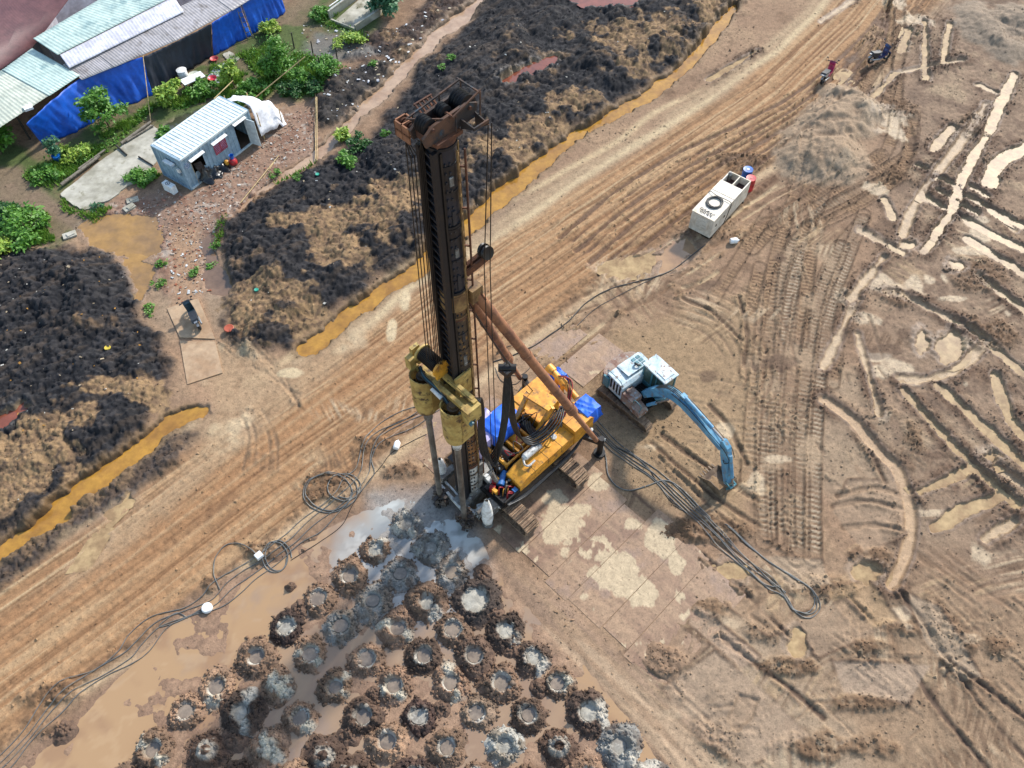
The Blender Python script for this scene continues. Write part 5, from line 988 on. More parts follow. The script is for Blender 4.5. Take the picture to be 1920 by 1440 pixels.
b = MB(); b.rng(5.0, 6.7, .3, 2.5, 1.25, 1.8); part(b, 'winch_housing', 'rig_yellow')
b = MB(); b.rng(2.2, 5.0, 1.75, 2.55, 1.25, 1.75); part(b, 'side_housing', 'rig_yellow')
for x in (2.75, 3.6, 4.4):
    b = MB(); b.cyl((x, .3, 1.62), (x, 1.25, 1.62), .30, n=20); b.cyl((x, .28, 1.62), (x, .33, 1.62), .4, n=22); b.cyl((x, 1.22, 1.62), (x, 1.27, 1.62), .4, n=22); part(b, 'winch_drum', 'black_iron' if x != 3.6 else 'rig_yellow')
b = MB()
for x in (2.3, 3.15, 4.0, 4.85): b.rng(x - .05, x + .05, .1, 1.5, 1.25, 2.0)
b.rng(2.3, 4.85, .06, .14, 1.85, 1.98); b.rng(2.3, 4.85, 1.42, 1.5, 1.85, 1.98); part(b, 'winch_frame', 'rig_yellow')
# A-frame and top cylinder
for (u0, v0, u1, v1) in ((962, 800, 992, 735), (1000, 822, 1036, 764)):
    b = MB(); b.beam(LP(u0, v0, 1.4), LP(u1, v1, 3.35), .2, .16); part(b, 'a_frame_leg', 'rig_yellow')
b = MB(); q0, q1 = LP(990, 732, 3.3), LP(1038, 762, 3.3); b.beam(q0, q1, .75, .12); b.beam(q0 + Vector((.35, 0, -.35)), q1 + Vector((.35, 0, -.35)), .08, .7); part(b, 'a_frame_plate', 'rig_yellow')
b = MB(); q0, q1 = LP(1028, 688, 2.9), LP(1082, 748, 2.6); b.cyl(q0, q1, .15, n=16); b.cyl(q0, q0 + (q1 - q0) * .18, .21, n=16); b.cyl(q0 + (q1 - q0) * .45, q0 + (q1 - q0) * .6, .2, n=16); cy = part(b, 'hoist_cylinder', 'rig_yellow')
k = MB(); dd = (q1 - q0)
for t_ in (.3, .5, .75): k.beam(q0 + dd * t_, Vector(((q0 + dd * t_).x, (q0 + dd * t_).y, 1.6)), .16, .12)
k.build('cylinder_stand', 'rig_yellow', cy)
for k in range(4): hose([q0 + dd * .35 + Vector((0, 0, .15)), q0 + dd * (.45 + .05 * k) + Vector((.15, -.25, .2 + .05 * k)), LP(1062, 770, 2.5), LP(1052 - 5 * k, 790, 2.3)], .025, ['hose', 'hose_red', 'hose', 'hose_red'][k])
for k in range(4): hose([LP(1035 + 6 * k, 755 + 3 * k, 2.7), LP(1045 + 4 * k, 775, 2.4), LP(1052, 790 + 4 * k, 2.2)], .035, ['hose_red', 'rig_yellow', 'hose_red', 'hose'][k], 'pipe')
# exhaust, pumps, valve banks
b = MB(); q0, q1 = LP(984, 858, 2.25), LP(1012, 834, 2.25); b.cyl(q0, q1, .17, n=18); b.cyl(q0 - (q1 - q0) * .12, q0, .1, .17, 18); mf = part(b, 'muffler', 'muffler')
k = MB(); k.tube(cr([q0 - (q1 - q0) * .1, LP(984, 872, 2.2), LP(992, 874, 2.2), LP(1003, 864, 2.2)], 6), .05, 8); k.build('exhaust_pipe', 'muffler', mf)
b = MB(); b.rng(1.95, 2.6, .15, .85, 1.25, 1.75); b.rng(2.0, 2.5, .95, 1.35, 1.25, 1.65); part(b, 'valve_bank', 'mast_rust')
for k in range(9): b = MB(); b.cyl((2.0 + .07 * k, .25 + .12 * (k % 4), 1.74), (2.0 + .07 * k, .25 + .12 * (k % 4), 1.86), .035, n=8); part(b, 'valve', ['pale_steel', 'mast_rust', 'grey_box'][k % 3])
b = MB(); b.rng(1.25, 1.8, .55, 1.15, 1.25, 1.7); part(b, 'pump_box', 'grey_box'); b = MB(); b.rng(1.3, 1.62, .1, .45, 1.25, 1.6); part(b, 'control_box', 'pale_steel')
b = MB(); b.cyl((1.7, -.15, 1.5), (2.15, .1, 1.55), .14, n=14); b.cyl((1.55, -.25, 1.5), (1.72, -.14, 1.5), .18, n=14); part(b, 'hydraulic_motor', 'paint_blue')
b = MB(); b.rng(2.0, 2.6, .87, .94, 1.7, 1.82); part(b, 'red_rail', 'hose_red')
for k in range(12):
    rg = random.Random(k); x = 1.15 + .75 * rg.random(); y = -.95 + .6 * rg.random(); hose([(x, y, 1.3), (x + .15, y + .1, 1.55 + .1 * rg.random()), (x + .35, y - .05 + .3 * rg.random(), 1.45), (x + .55, y + .15, 1.3)], .018 + .012 * (k % 3), ['hose', 'hose_red', 'hose', 'rig_yellow', 'hose_red', 'steel_rod'][k % 6], 'wiring', 6)
b = MB(); b.rng(1.05, 2.0, -1.0, -.95, 1.2, 1.5); b.rng(1.05, 1.1, -1.0, -.3, 1.2, 1.5); part(b, 'wiring_tray', 'black_iron'); b = MB(); b.rng(1.75, 1.95, -.95, -.75, 1.25, 1.55); part(b, 'junction_box', 'paint_blue')
for k in range(3): hose([(1.2, -1.0 - .05 * k, 1.25), (2.2, -1.12 - .05 * k, 1.05 - .03 * k), (3.6, -1.15 - .04 * k, .98), (5.2, -1.12 - .04 * k, 1.02), (6.3, -1.0, 1.25)], .04)
rgc = random.Random(21)
for k in range(26):
    x = rgc.uniform(1.0, 2.3); y = rgc.uniform(-.5, 1.6); z = 1.28; m_ = rgc.choice(['grimy_grey', 'rig_yellow', 'pale_steel', 'mast_rust', 'grey_box', 'paint_blue', 'hose_red', 'rust'])
    b = MB()
    if k % 3 == 0: b.cyl((x, y, z + .1), (x + rgc.uniform(.15, .4), y + rgc.uniform(-.3, .3), z + rgc.uniform(.1, .5)), rgc.uniform(.03, .08), n=10)
    else: b.box((x, y, z + .15), (rgc.uniform(.1, .35), rgc.uniform(.1, .3), rgc.uniform(.15, .55)), rgc.uniform(0, 1))
    part(b, 'fitting', m_)
for k in range(10):
    x = rgc.uniform(2.6, 5.2); y = rgc.uniform(.1, 1.6); hose([(x, y, 1.9), (x + rgc.uniform(-.3, .3), y + .2, 2.25), (x + rgc.uniform(-.6, .6), y + rgc.uniform(-.4, .4), 2.15), (x + rgc.uniform(-.5, .5), y + rgc.uniform(-.5, .5), 1.8)], .022, rgc.choice(['hose', 'hose', 'hose_red', 'steel_rod']))
# mast hinge arms and grey front links
for y in (.45, 1.25):
    b = MB(); b.beam((.95, y, 1.3), (MX + .3, y, 3.2), .14, .22); b.beam((1.2, y, 1.2), (MX, y, .7), .16, .24); part(b, 'mast_link', 'grimy_grey')
for y in (-.05, 1.75):
    b = MB(); b.cyl((1.6, y, 1.35), (MX + .35, MY + (y - MY) * .5, 4.4), .07, n=12); b.cyl((1.6, y, 1.35), (1.25, y * .9 + .08, 2.7), .1, n=12); part(b, 'tilt_cylinder', 'grimy_grey')
b = MB(); b.rng(.1, 1.2, -.55, -.25, .75, 1.05); b.rng(.55, .95, -.75, -.25, .6, 1.15); part(b, 'jack_arm', 'grimy_grey'); b = MB(); b.rng(.1, 1.2, 1.95, 2.25, .75, 1.05); part(b, 'jack_arm', 'grimy_grey')
for y, z1 in ((-.62, 1.75), (2.35, 1.55)):
    j = MB(); j.cyl((.38, y, .25), (.38, y, 1.0), .15, n=14); j.cyl((.38, y, -.02), (.38, y, .12), .26, .2, 16); jk = part(j, 'jack_leg', 'grimy_grey')
    w = MB(); rg = random.Random(int(y * 10)); rows = []
    for k, (z, r_) in enumerate(((.05, .12), (.15, .24), (.5, .27), (.9, .26), (1.3, .22), (1.7, .17), (z1 + .4, .08))): rows.append([(.38 + (r_ + rg.uniform(-.02, .02)) * math.cos(a * R(30)), y + (r_ + rg.uniform(-.02, .02)) * math.sin(a * R(30)), z + .12) for a in range(12)])
    for r_ in rows: r_.append(r_[0])
    w.sheet(rows); w.build('wrapping', 'white_wrap', jk, 50)
for k in range(5): rg = random.Random(k + 50); hose([(.38, -.55, 1.2), (.25, -.35 + .04 * k, .8), (.1 + .05 * k, -.2, .45), (.15, -.1 - .05 * k, .25)], .015, ['pale_steel', 'hose'][k % 2], 'lashing_rope', 5)
for (p0, p1, w_) in (((.2, -.15, .7), (1.3, -.35, 1.15), .2), ((.45, .1, .5), (1.2, -.5, .95), .16), ((.15, .15, .35), (.45, -.5, .55), .22), ((.9, -.75, 1.0), (1.35, -.45, 1.0), .3)):
    b = MB(); b.beam(p0, p1, w_, .16); part(b, 'front_link', 'pale_steel')
# rod guide frame near the ground
b = MB(); q0, q1 = LP(827, 912, .55), LP(881, 972, .55); b.beam(q0, q1, .12, .22); b.beam(q0 + Vector((.28, 0, 0)), q1 + Vector((.28, 0, 0)), .08, .16); part(b, 'guide_frame', 'pale_steel')
b = MB(); b.rng(MX - .9, MX - .45, MY - .22, MY + .22, .45, .7); b.rng(MX - .75, MX - .5, MY - .5, MY - .22, .3, .8); part(b, 'guide_bracket', 'grimy_grey')
# rear jacks
for y in (-1.75, 3.15):
    b = MB(); b.beam((6.0, y * .55 + .35, 1.15), (6.55, y, 1.0), .22, .26); b.cyl((6.55, y, .0), (6.55, y, 1.35), .14, n=14); b.cyl((6.55, y, -.02), (6.55, y, .1), .28, n=16); part(b, 'rear_jack', 'black_iron')
b = MB(); q = LP(1128, 826, .9); b.box(q, (.28, .22, .2)); b.cyl(q, q - Vector((0, 0, .55)), .02, n=6); part(b, 'socket_box', 'pale_steel')
b = MB(); b.lathe([(.04, 0), (.11, .03), (.12, .1), (.06, .17), (.01, .18)], LP(1107, 808, 1.35), 14); part(b, 'beacon', 'pale_steel')
b = MB(); b.rng(2.0, 3.55, 1.45, 2.7, 1.25, 2.35); part(b, 'cab', 'black_iron')
# --- sheets thrown over the machine (loose things)
def draped(cx, cy, z, sx, sy, drop, label, mat, seed, top=.06, rz=RIG_A, name='tarpaulin', flare=.10, group='sheets over the rig'):
    rg = random.Random(seed); n = 22; rows = []; hx, hy = sx / 2, sy / 2
    for i in range(n + 1):
        row = []
        for j in range(n + 1):
            a = -1.32 + 2.64 * i / n; c = -1.32 + 2.64 * j / n; ex = max(0, abs(a) - 1); ey = max(0, abs(c) - 1); k = min(1, (ex ** 2 + ey ** 2) ** .5 / .32)
            x = max(-1, min(1, a)) * hx; y = max(-1, min(1, c)) * hy; nz = float(fbm(np.array([a * 1.4 + seed * 3.7]), np.array([c * 1.4 - seed * 1.9]), 1.0, 3, 7)[0]); cre = abs(float(vn(np.array([a * 2.2 + c * .8 + seed * 5.1]), np.array([c * 1.1 - a * .5]), 17)[0])); fold = .12 * nz * (k > 0)
            if ex > 0: x += math.copysign(flare * k + fold, a)
            if ey > 0: y += math.copysign(flare * k + fold, c)
            zz = -drop * k * (1 - .25 * nz) + (top * math.cos(a * 1.5) * math.cos(c * 1.5) + .07 * nz + .05 * (1 - cre) ** 3) * (1 - .6 * k) + rg.uniform(-.004, .004)
            row.append((x, y, zz))
        rows.append(row)
    b = MB(); b.sheet(rows); p = L2W(cx, cy, z); o = b.build(name, mat, smooth=40, loc=(p.x, p.y, p.z)); o.rotation_euler = (0, 0, rz)
    so = o.modifiers.new('thickness', 'SOLIDIFY'); so.thickness = .012
    return tag(o, label, 'tarpaulin', group)
def block_under(cx, cy, z0, z1, sx, sy, name): b = MB(); b.rng(cx - sx / 2, cx + sx / 2, cy - sy / 2, cy + sy / 2, z0, z1); part(b, name, 'black_iron')
q = LP(1100, 762, 2.3); block_under(q.x, q.y, 1.15, 2.3, .8, .8, 'generator_set'); draped(q.x, q.y, 2.39, .9, .95, .75, 'bright blue tarpaulin wrapped over the box on the rig tail', 'tarp_blue', 1)
q = LP(1046, 704, 2.0); block_under(q.x, q.y, 1.15, 2.0, .5, .5, 'rear_locker'); draped(q.x, q.y, 2.09, .6, .6, .7, 'blue tarpaulin bundle behind the yellow hoist cylinder', 'tarp_blue', 2)
draped(3.75, 2.15, 1.86, 1.9, .9, .5, 'long blue tarpaulin over the left side housing of the rig', 'tarp_blue', 3)
draped(2.72, 2.0, 2.47, 1.6, 1.35, .8, 'lilac sheet draped over the rig cab', 'tarp_lilac', 4)
draped(3.25, 1.65, 2.62, 1.15, 1.1, .6, 'crumpled blue tarpaulin lying on the lilac cab sheet', 'tarp_blue', 5, top=.10)

# ================================================================ EXCAVATOR
pmat('exc_blue', (118, 186, 220), .5, 0, (92, 156, 196), 1.6, .42, .62, c3=(140, 132, 122), sc3=4, lo3=.54, hi3=.68, bump=.15)
pmat('exc_faded', (240, 252, 252), .6, 0, (196, 222, 230), 2.2, .42, .6, c3=(150, 104, 80), sc3=5, lo3=.56, hi3=.66, bump=.25)
pmat('exc_rusty', (176, 152, 134), .65, 0, (136, 92, 72), 2.6, .42, .6, c3=(178, 196, 200), sc3=5, lo3=.56, hi3=.66, bump=.3)
pmat('exc_teal', (86, 150, 162), .5, 0, (60, 112, 122), 2, bump=.15)
pmat('exc_glass', (70, 92, 84), .12, 0, (100, 120, 106), 1.5, bump=.02); pmat('chrome', (206, 206, 206), .25, .8, bump=0)
pmat('bucket_steel', (146, 122, 96), .7, 0, (112, 90, 70), 3, .45, .6, bump=.3)
pmat('exc_shoe', (176, 146, 116), .8, 0, (132, 106, 84), 3.5, .45, .6, bump=.4)
EXC = Vector((6.05, 22.35, zat(6.05, 22.35) - .01)); HA = R(-52)
exc = empty('excavator', EXC, HA, 'faded blue crawler excavator with boom stretched over the sand', 'excavator')
def ep(b, name, mat, parent=exc, smooth=35): return b.build(name, mat, parent, smooth)
und = empty('undercarriage', (0, 0, 0), R(6)); und.parent = exc
for cy in (-.93, .93): crawler(und, cy, -1.62, 1.62, .44, .62, 'exc_shoe', 'track_iron', .165, .035, axis='x', grouser=.03)
b = MB(); b.rng(-.7, .7, -.75, .75, .25, .52); b.cyl((0, 0, .5), (0, 0, .74), .48, n=24); b.build('car_body', 'track_iron', und)
b = MB(); b.rng(-1.5, 1.05, -1.0, 1.1, .74, .86); ep(b, 'turntable', 'black_iron')
cwp = [(-1.25, -1.05), (-1.55, -.95), (-1.78, -.5), (-1.85, .05), (-1.78, .6), (-1.55, 1.0), (-1.25, 1.12)]
b = MB(); b.prism(cwp, .8, 1.62, lambda p, q, a: (p, q, a)); ep(b, 'counterweight', 'exc_rusty')
b = MB(); b.prism([(-1.25, .86), (-.15, .86), (-.15, 1.72), (-.3, 1.86), (-1.2, 1.9), (-1.25, 1.8)], -.98, 1.08, lambda p, q, a: (p, a, q)); hd = ep(b, 'engine_hood', 'exc_faded')
lid = MB(); lid.prism([(-1.22, 1.92), (-.42, 1.98), (-.42, 2.01), (-1.22, 1.95)], -.4, .95, lambda p, q, a: (p, a, q)); ld = lid.build('hood_lid', 'exc_faded', hd)
for k in range(6):
    g = MB(); g.box((-1.0 + .22 * (k % 3), .45 + .28 * (k // 3), 1.985 + .013 * (k % 3)), (.16, .2, .02)); g.build('vent', 'exc_teal', hd)
g = MB(); g.tube(cr([(-.75, .35, 2.0), (-.72, .3, 2.12), (-.6, .3, 2.14), (-.5, .42, 2.12)], 5), .05, 8); g.build('exhaust', 'black_iron', hd)
g = MB(); g.lathe([(.13, 0), (.15, .03), (.15, .1), (.05, .13)], (-.35, .92, 1.86), 14); g.build('air_intake', 'exc_rusty', hd)
for k in range(5):
    g = MB(); g.rng(-1.15 + .2 * k, -1.05 + .2 * k, -.995, -.96, 1.1, 1.75); g.build('side_louvre', 'black_iron', hd)
b = MB(); b.rng(-.15, .55, -1.0, -.35, .86, 1.5); b.cyl((.0, -.68, 1.5), (.0, -.68, 1.58), .12, n=14); ep(b, 'fuel_tank', 'exc_rusty')
b = MB(); b.prism([(.55, .8), (1.12, .8), (1.12, 1.0), (1.0, 1.12), (.55, 1.2)], -1.02, -.42, lambda p, q, a: (p, a, q)); ep(b, 'tool_box', 'exc_rusty')
b = MB(); b.rng(-1.35, -1.0, -1.1, -1.0, 1.0, 1.7); ep(b, 'rear_lamp_guard', 'exc_teal')
b = MB(); b.rng(-.15, .6, -.3, .35, .86, 1.15)
for k in range(5): b.cyl((-.05, -.25 + .13 * k, 1.15), (.3, -.25 + .13 * k, 1.25), .05, n=8)
ep(b, 'valve_block', 'black_iron')
# cab
cx0, cx1, cy0, cy1, cz0, cz1 = -.25, 1.15, .34, 1.12, .86, 2.58
b = MB(); b.rng(cx0, cx1, cy0, cy1, cz0, 1.45); cabo = ep(b, 'cab', 'exc_teal')
for x in (cx0 + .04, cx1 - .04, .35):
    for y in (cy0 + .04, cy1 - .04):
        k = MB(); k.rng(x - .045, x + .045, y - .045, y + .045, 1.45, cz1 - .05); k.build('cab_post', 'exc_teal', cabo)
for (p, d) in (((cx0 + cx1) / 2, 'y0'), ((cx0 + cx1) / 2, 'y1')):
    y = cy0 + .03 if d == 'y0' else cy1 - .03; k = MB(); k.rng(cx0 + .08, cx1 - .08, y - .008, y + .008, 1.45, cz1 - .06); k.build('window_pane', 'exc_glass', cabo)
for x in (cx0 + .03, cx1 - .03): k = MB(); k.rng(x - .008, x + .008, cy0 + .08, cy1 - .08, 1.45, cz1 - .06); k.build('window_pane', 'exc_glass', cabo)
k = MB(); k.rng(cx0 - .05, cx1 + .06, cy0 - .05, cy1 + .05, cz1 - .06, cz1 + .02); rf = k.build('cab_roof', 'exc_faded', cabo)
k = MB(); k.rng(.5, 1.05, cy0 + .1, cy1 - .1, cz1 + .02, cz1 + .05); k.build('roof_hatch', 'exc_faded', cabo)
k = MB(); k.tube(cr([(-1.2, -.95, 1.86), (-1.2, -.95, 2.1), (-.4, -.95, 2.08), (-.2, -.95, 1.8)], 5), .02, 6); ep(k, 'hand_rail', 'exc_teal'); k = MB(); k.tube(cr([(1.0, -.9, 1.1), (1.05, -.9, 1.6), (.6, -.9, 1.65), (.55, -.9, 1.3)], 5), .02, 6); ep(k, 'hand_rail', 'exc_teal')
k = MB(); k.box((1.2, .3, 1.9), (.03, .14, .22)); k.cyl((1.15, .34, 1.7), (1.2, .3, 1.9), .012, n=5); ep(k, 'mirror', 'black_iron')
for y in (cy0 + .02, cy1 - .02): k = MB(); k.rng(.6, .66, y - .02, y + .02, 1.45, cz1 - .06); k.build('window_mullion', 'exc_teal', cabo)
# boom: box section bent upward, then stick and bucket
by = -.02
def boxchain(pts, wid, hgts):                            # pts (x,z), box section swept in the XZ plane
    b = MB(); P = [Vector((x, 0, z)) for x, z in pts]; top = []; bot = []
    for i, p in enumerate(P):
        d = (P[min(i + 1, len(P) - 1)] - P[max(i - 1, 0)]).normalized(); n = Vector((-d.z, 0, d.x)); top.append(p + n * hgts[i] / 2); bot.append(p - n * hgts[i] / 2)
    for i in range(len(P) - 1):
        q = [bot[i], bot[i + 1], top[i + 1], top[i]]; b.add([(v.x, by - wid / 2, v.z) for v in q] + [(v.x, by + wid / 2, v.z) for v in q], [(0, 1, 2, 3), (7, 6, 5, 4), (0, 4, 5, 1), (3, 2, 6, 7)] + ([(0, 3, 7, 4)] if i == 0 else []) + ([(1, 5, 6, 2)] if i == len(P) - 2 else []))
    return b
bm = ep(boxchain([(.45, 1.25), (1.0, 2.1), (1.6, 2.75), (2.0, 2.98), (2.6, 3.05), (3.8, 2.85), (5.15, 2.5)], .34, [.34, .42, .48, .5, .46, .38, .26]), 'boom', 'exc_blue', smooth=20)
for sy in (-1, 1):
    k = MB(); k.cyl((.95, by + sy * .28, 1.1), (1.35, by + sy * .28, 1.75), .085, n=14); o = k.build('boom_cylinder', 'exc_blue', exc)
    k = MB(); k.cyl((1.35, by + sy * .28, 1.75), (1.95, by + sy * .24, 2.7), .045, n=10); k.build('piston_rod', 'chrome', o)
k = MB(); k.cyl((2.55, by, 3.42), (4.35, by, 3.12), .1, n=16); o = k.build('arm_cylinder', 'exc_blue', exc); k = MB(); k.cyl((4.35, by, 3.12), (5.2, by, 2.97), .05, n=10); k.build('piston_rod', 'chrome', o)
k = MB(); k.rng(2.4, 2.65, by - .12, by + .12, 3.2, 3.5); k.build('cylinder_lug', 'exc_blue', bm)
ep(boxchain([(5.05, 3.02), (5.25, 2.75), (5.4, 2.3), (5.75, 1.2), (6.0, .5)], .26, [.16, .42, .46, .32, .2]), 'stick', 'exc_blue', smooth=20)
k = MB(); k.cyl((5.62, by, 2.45), (6.1, by, 1.15), .085, n=14); o = k.build('bucket_cylinder', 'exc_blue', exc); k = MB(); k.cyl((6.1, by, 1.15), (6.3, by, .62), .045, n=10); k.build('piston_rod', 'chrome', o)
b = MB()
for sy in (-1, 1): b.beam((6.3, by + sy * .14, .62), (6.12, by + sy * .14, .25), .05, .1); b.beam((6.3, by + sy * .17, .62), (5.95, by + sy * .17, .75), .05, .1)
b.cyl((6.3, by - .2, .62), (6.3, by + .2, .62), .05, n=10); ep(b, 'bucket_linkage', 'exc_teal')
prof = [(6.05, .45), (6.22, .12), (6.05, -.02), (5.6, -.03), (5.2, .02), (4.98, .14)]
bk = MB(); wy = .54
for i in range(len(prof) - 1):
    a, c = Vector((prof[i][0], 0, prof[i][1])), Vector((prof[i + 1][0], 0, prof[i + 1][1])); n = Vector((-(c - a).z, 0, (c - a).x)).normalized() * .03
    bk.hexa([(v.x, y, v.z) for v, y in ((a, by - wy), (c, by - wy), (c, by + wy), (a, by + wy))], [(v.x, y, v.z) for v, y in ((a - n, by - wy), (c - n, by - wy), (c - n, by + wy), (a - n, by + wy))])
bo = ep(bk, 'bucket', 'bucket_steel', smooth=50)
for sy in (-1, 1):
    k = MB(); k.prism([(6.05, .45), (6.2, .12), (6.04, 0), (5.6, 0), (5.2, .04), (5.0, .16), (5.5, .5)], by + sy * wy - .02, by + sy * wy + .02, lambda p, q, a: (p, a, q)); k.build('bucket_side', 'bucket_steel', bo)
for kx in range(5): k = MB(); y = by - wy + .1 + kx * .19; k.prism([(5.02, .1), (4.78, .16), (5.0, .18)], y - .04, y + .04, lambda p, q, a: (p, a, q)); k.build('tooth', 'bucket_steel', bo)
def ehose(pts, r=.025): k = MB(); k.tube(cr(pts, 6), r, 6); k.build('hydraulic_hose', 'hose', exc, 60)
for k in range(4): y = by - .12 + .08 * k; ehose([(.4, y, 1.3), (.8, y, 2.1), (1.5, y, 3.05), (2.0, y, 3.3), (2.6, y, 3.36)], .022); 
for k in range(2): y = by + (.2 if k else -.2); ehose([(2.0, y, 3.2), (3.0, y, 3.25), (4.2, y, 3.0), (4.95, y, 2.85), (5.4, y, 2.7), (5.75, y * .8, 2.3)], .02)
ehose([(5.45, by - .16, 2.0), (5.62, by - .2, 1.95), (5.75, by, 2.1), (5.62, by + .2, 1.95)], .022)

# ================================================================ WHITE TANK, DRUMS, JUGS
pmat('tank_white', (262, 250, 230), .55, 0, (236, 220, 192), 1.6, .46, .64, c3=(170, 146, 118), sc3=4, lo3=.66, hi3=.76, bump=.1)
pmat('tank_grey', (246, 236, 220), .6, 0, (216, 202, 180), 1.6, .46, .64, bump=.1); pmat('bay_red', (104, 66, 60), .7, 0, (74, 48, 46), 3, bump=.2)
pmat('drum_blue', (34, 130, 232), .4, 0, (22, 86, 168), 2, bump=.1); pmat('drum_red', (240, 60, 64), .45, 0, (176, 40, 48), 2, bump=.1); pmat('drum_lid', (226, 96, 96), .5, 0, bump=.05); pmat('plastic_white', (282, 282, 280), .4, 0, (262, 260, 254), 3, bump=.05)
ta = math.atan2(3.27, 2.58); tz = zat(10.5, 33.5) + .0
tank = empty('generator_tank', (9.97, 33.95, tz), ta, 'long white steel generator tank standing beside the haul road', 'generator')
L_, W_, H_ = 4.15, 1.38, 1.42                            # local: x along, y runs from 0 to -W_
def tp(b, name, mat, parent=tank, smooth=30): return b.build(name, mat, parent, smooth)
b = MB(); b.rng(.05, L_ - .05, -W_ + .08, -.08, -.02, .14); b.rng(.2, .35, -W_ - .04, .04, -.04, .1); b.rng(L_ - .4, L_ - .25, -W_ - .04, .04, -.04, .1); tp(b, 'skid', 'black_iron')
b = MB(); b.rng(0, 3.15, -W_, 0, .14, H_); bd = tp(b, 'tank_body', 'tank_grey')
k = MB(); k.rng(-.02, 2.12, -W_ - .02, .02, H_, H_ + .03); k.build('top_sheet', 'tank_white', bd); k = MB(); k.rng(2.16, 3.15, -W_ - .02, .02, H_, H_ + .03); k.build('top_sheet', 'tank_white', bd)
k = MB(); k.rng(2.12, 2.16, -W_ - .01, .01, H_ - .02, H_ + .012); k.build('top_seam', 'black_iron', bd)
k = MB(); k.rng(-.025, 0, -W_ + .3, -.3, .5, 1.25); dpn = k.build('louvre_panel', 'tank_grey', bd)
for q in range(6): k = MB(); k.rng(-.045, -.025, -W_ + .36, -.36, .58 + q * .1, .63 + q * .1); k.build('slat', 'tank_grey', bd)
for x in (.9, 1.8, 2.7):
    for y, s_ in ((-W_, -1), (0, 1)): k = MB(); k.box((x, y + s_ * .006, .78), (.02, .012, 1.2)); k.build('side_seam', 'tank_white', bd)
for x in (.45, 1.35): k = MB(); k.box((x, -W_ - .012, .8), (.1, .03, .14)); k.build('door_handle', 'black_iron', bd)
b = MB(); b.rng(3.15, L_, -W_, -W_ + .06, .14, H_ - .02); b.rng(3.15, L_, -.06, 0, .14, H_ - .02); b.rng(L_ - .06, L_, -W_ + .06, -.06, .14, H_ - .02); b.rng(3.15, L_ - .06, -W_ / 2 - .03, -W_ / 2 + .03, .3, H_ - .03); tp(b, 'bay_frame', 'tank_white')
for y0, y1 in ((-W_ + .06, -W_ / 2 - .03), (-W_ / 2 + .03, -.06)): b = MB(); b.rng(3.16, L_ - .06, y0 + .005, y1 - .005, .2, .95); tp(b, 'radiator', 'bay_red')
b = MB(); b.lathe([(.10, 0), (.12, .1), (.09, .3), (.13, .45), (.07, .55)], (L_ - .2, -.14, .95), 12); tp(b, 'exhaust_stack', 'grimy_grey')
def tank_w(x, y, z): v = Matrix.Rotation(ta, 3, 'Z') @ Vector((x, y, z)); return v + tank.location
pts = []
for k in range(60): a = k / 12 * 2 * math.pi; r_ = .40 + .05 * math.sin(k * .45); pts.append((1.25 + r_ * math.cos(a) * 1.15, -.66 + r_ * math.sin(a), H_ + .07 + .012 * (k // 12)))
b = MB(); c0 = tank_w(1.25, -.66, H_ + .03); b.tube([tank_w(*p) - c0 for p in pts], .032, 7); tag(b.build('hose_coil', 'rubber', smooth=60, loc=c0), 'black hose coiled on top of the white tank', 'hose')
b = MB(); q = [(1.9, .1, H_ - .3), (1.85, -.02, H_ + .1), (1.75, -.5, H_ + .12), (1.8, -1.0, H_ + .1), (1.75, -W_ - .05, H_ + .06), (1.55, -W_ - .1, H_ - .4), (1.2, -W_ - .12, .3)]; c0 = tank_w(*q[0]); b.tube([p - c0 for p in cr([tank_w(*p) for p in q], 7)], .02, 6); tag(b.build('tank_cable', 'rubber', smooth=60, loc=c0), 'thin cable thrown across the white tank roof', 'cable')
b = MB(); rg = random.Random(3); q = []
for k in range(26): q.append(tank_w(.28 + .16 * math.sin(k * 1.1) + .05 * rg.random(), -.3 - .035 * k + .06 * math.sin(k * 2.3), H_ + .055 + .015 * (k % 3)))
c0 = q[0]; b.tube([p - c0 for p in cr(q, 4)], .016, 5); tag(b.build('cable_tangle', 'rubber', smooth=60, loc=c0), 'tangle of thin wires on the front of the tank roof', 'cable')
def drum(p, mat, lidmat, label):
    e = empty('oil_drum', (p[0], p[1], zat(p[0], p[1])), 0, label, 'drum', 'drums behind the white tank'); b = MB(); b.lathe([(.27, 0), (.285, .02), (.285, .28), (.30, .30), (.285, .32), (.285, .58), (.30, .60), (.285, .62), (.285, .87), (.29, .89), (.26, .885)], n=22); b.build('drum_body', mat, e)
    b = MB(); b.cyl((0, 0, .865), (0, 0, .875), .262, n=22); b.build('drum_lid', lidmat, e); b = MB(); b.cyl((.0, .0, .875), (.0, .0, .90), .07, n=12); b.build('bung', 'plastic_white' if mat == 'drum_blue' else lidmat, e)
drum(G(1403, 318, .9), 'drum_blue', 'drum_blue', 'blue drum with a white cap behind the white tank'); drum(G(1409, 333, .9), 'drum_red', 'drum_lid', 'red drum touching the rear corner of the white tank')
def jug(u, v, label, rz=0, s=1.0):
    p = G(u, v); e = empty('plastic_jug', (p[0], p[1], max(zat(p[0], p[1]), -.03)), rz, label, 'jug'); b = MB(); M = Matrix.Rotation(R(90), 3, 'Y')
    b.lathe([(.05 * s, -.24 * s), (.15 * s, -.22 * s), (.17 * s, -.15 * s), (.17 * s, .12 * s), (.13 * s, .2 * s), (.05 * s, .24 * s)], (0, 0, .165 * s), 16, M); b.build('jug_body', 'plastic_white', e); b = MB(); b.cyl((.23 * s, 0, .165 * s), (.30 * s, 0, .165 * s), .045 * s, n=12); b.build('jug_cap', 'plastic_white', e)
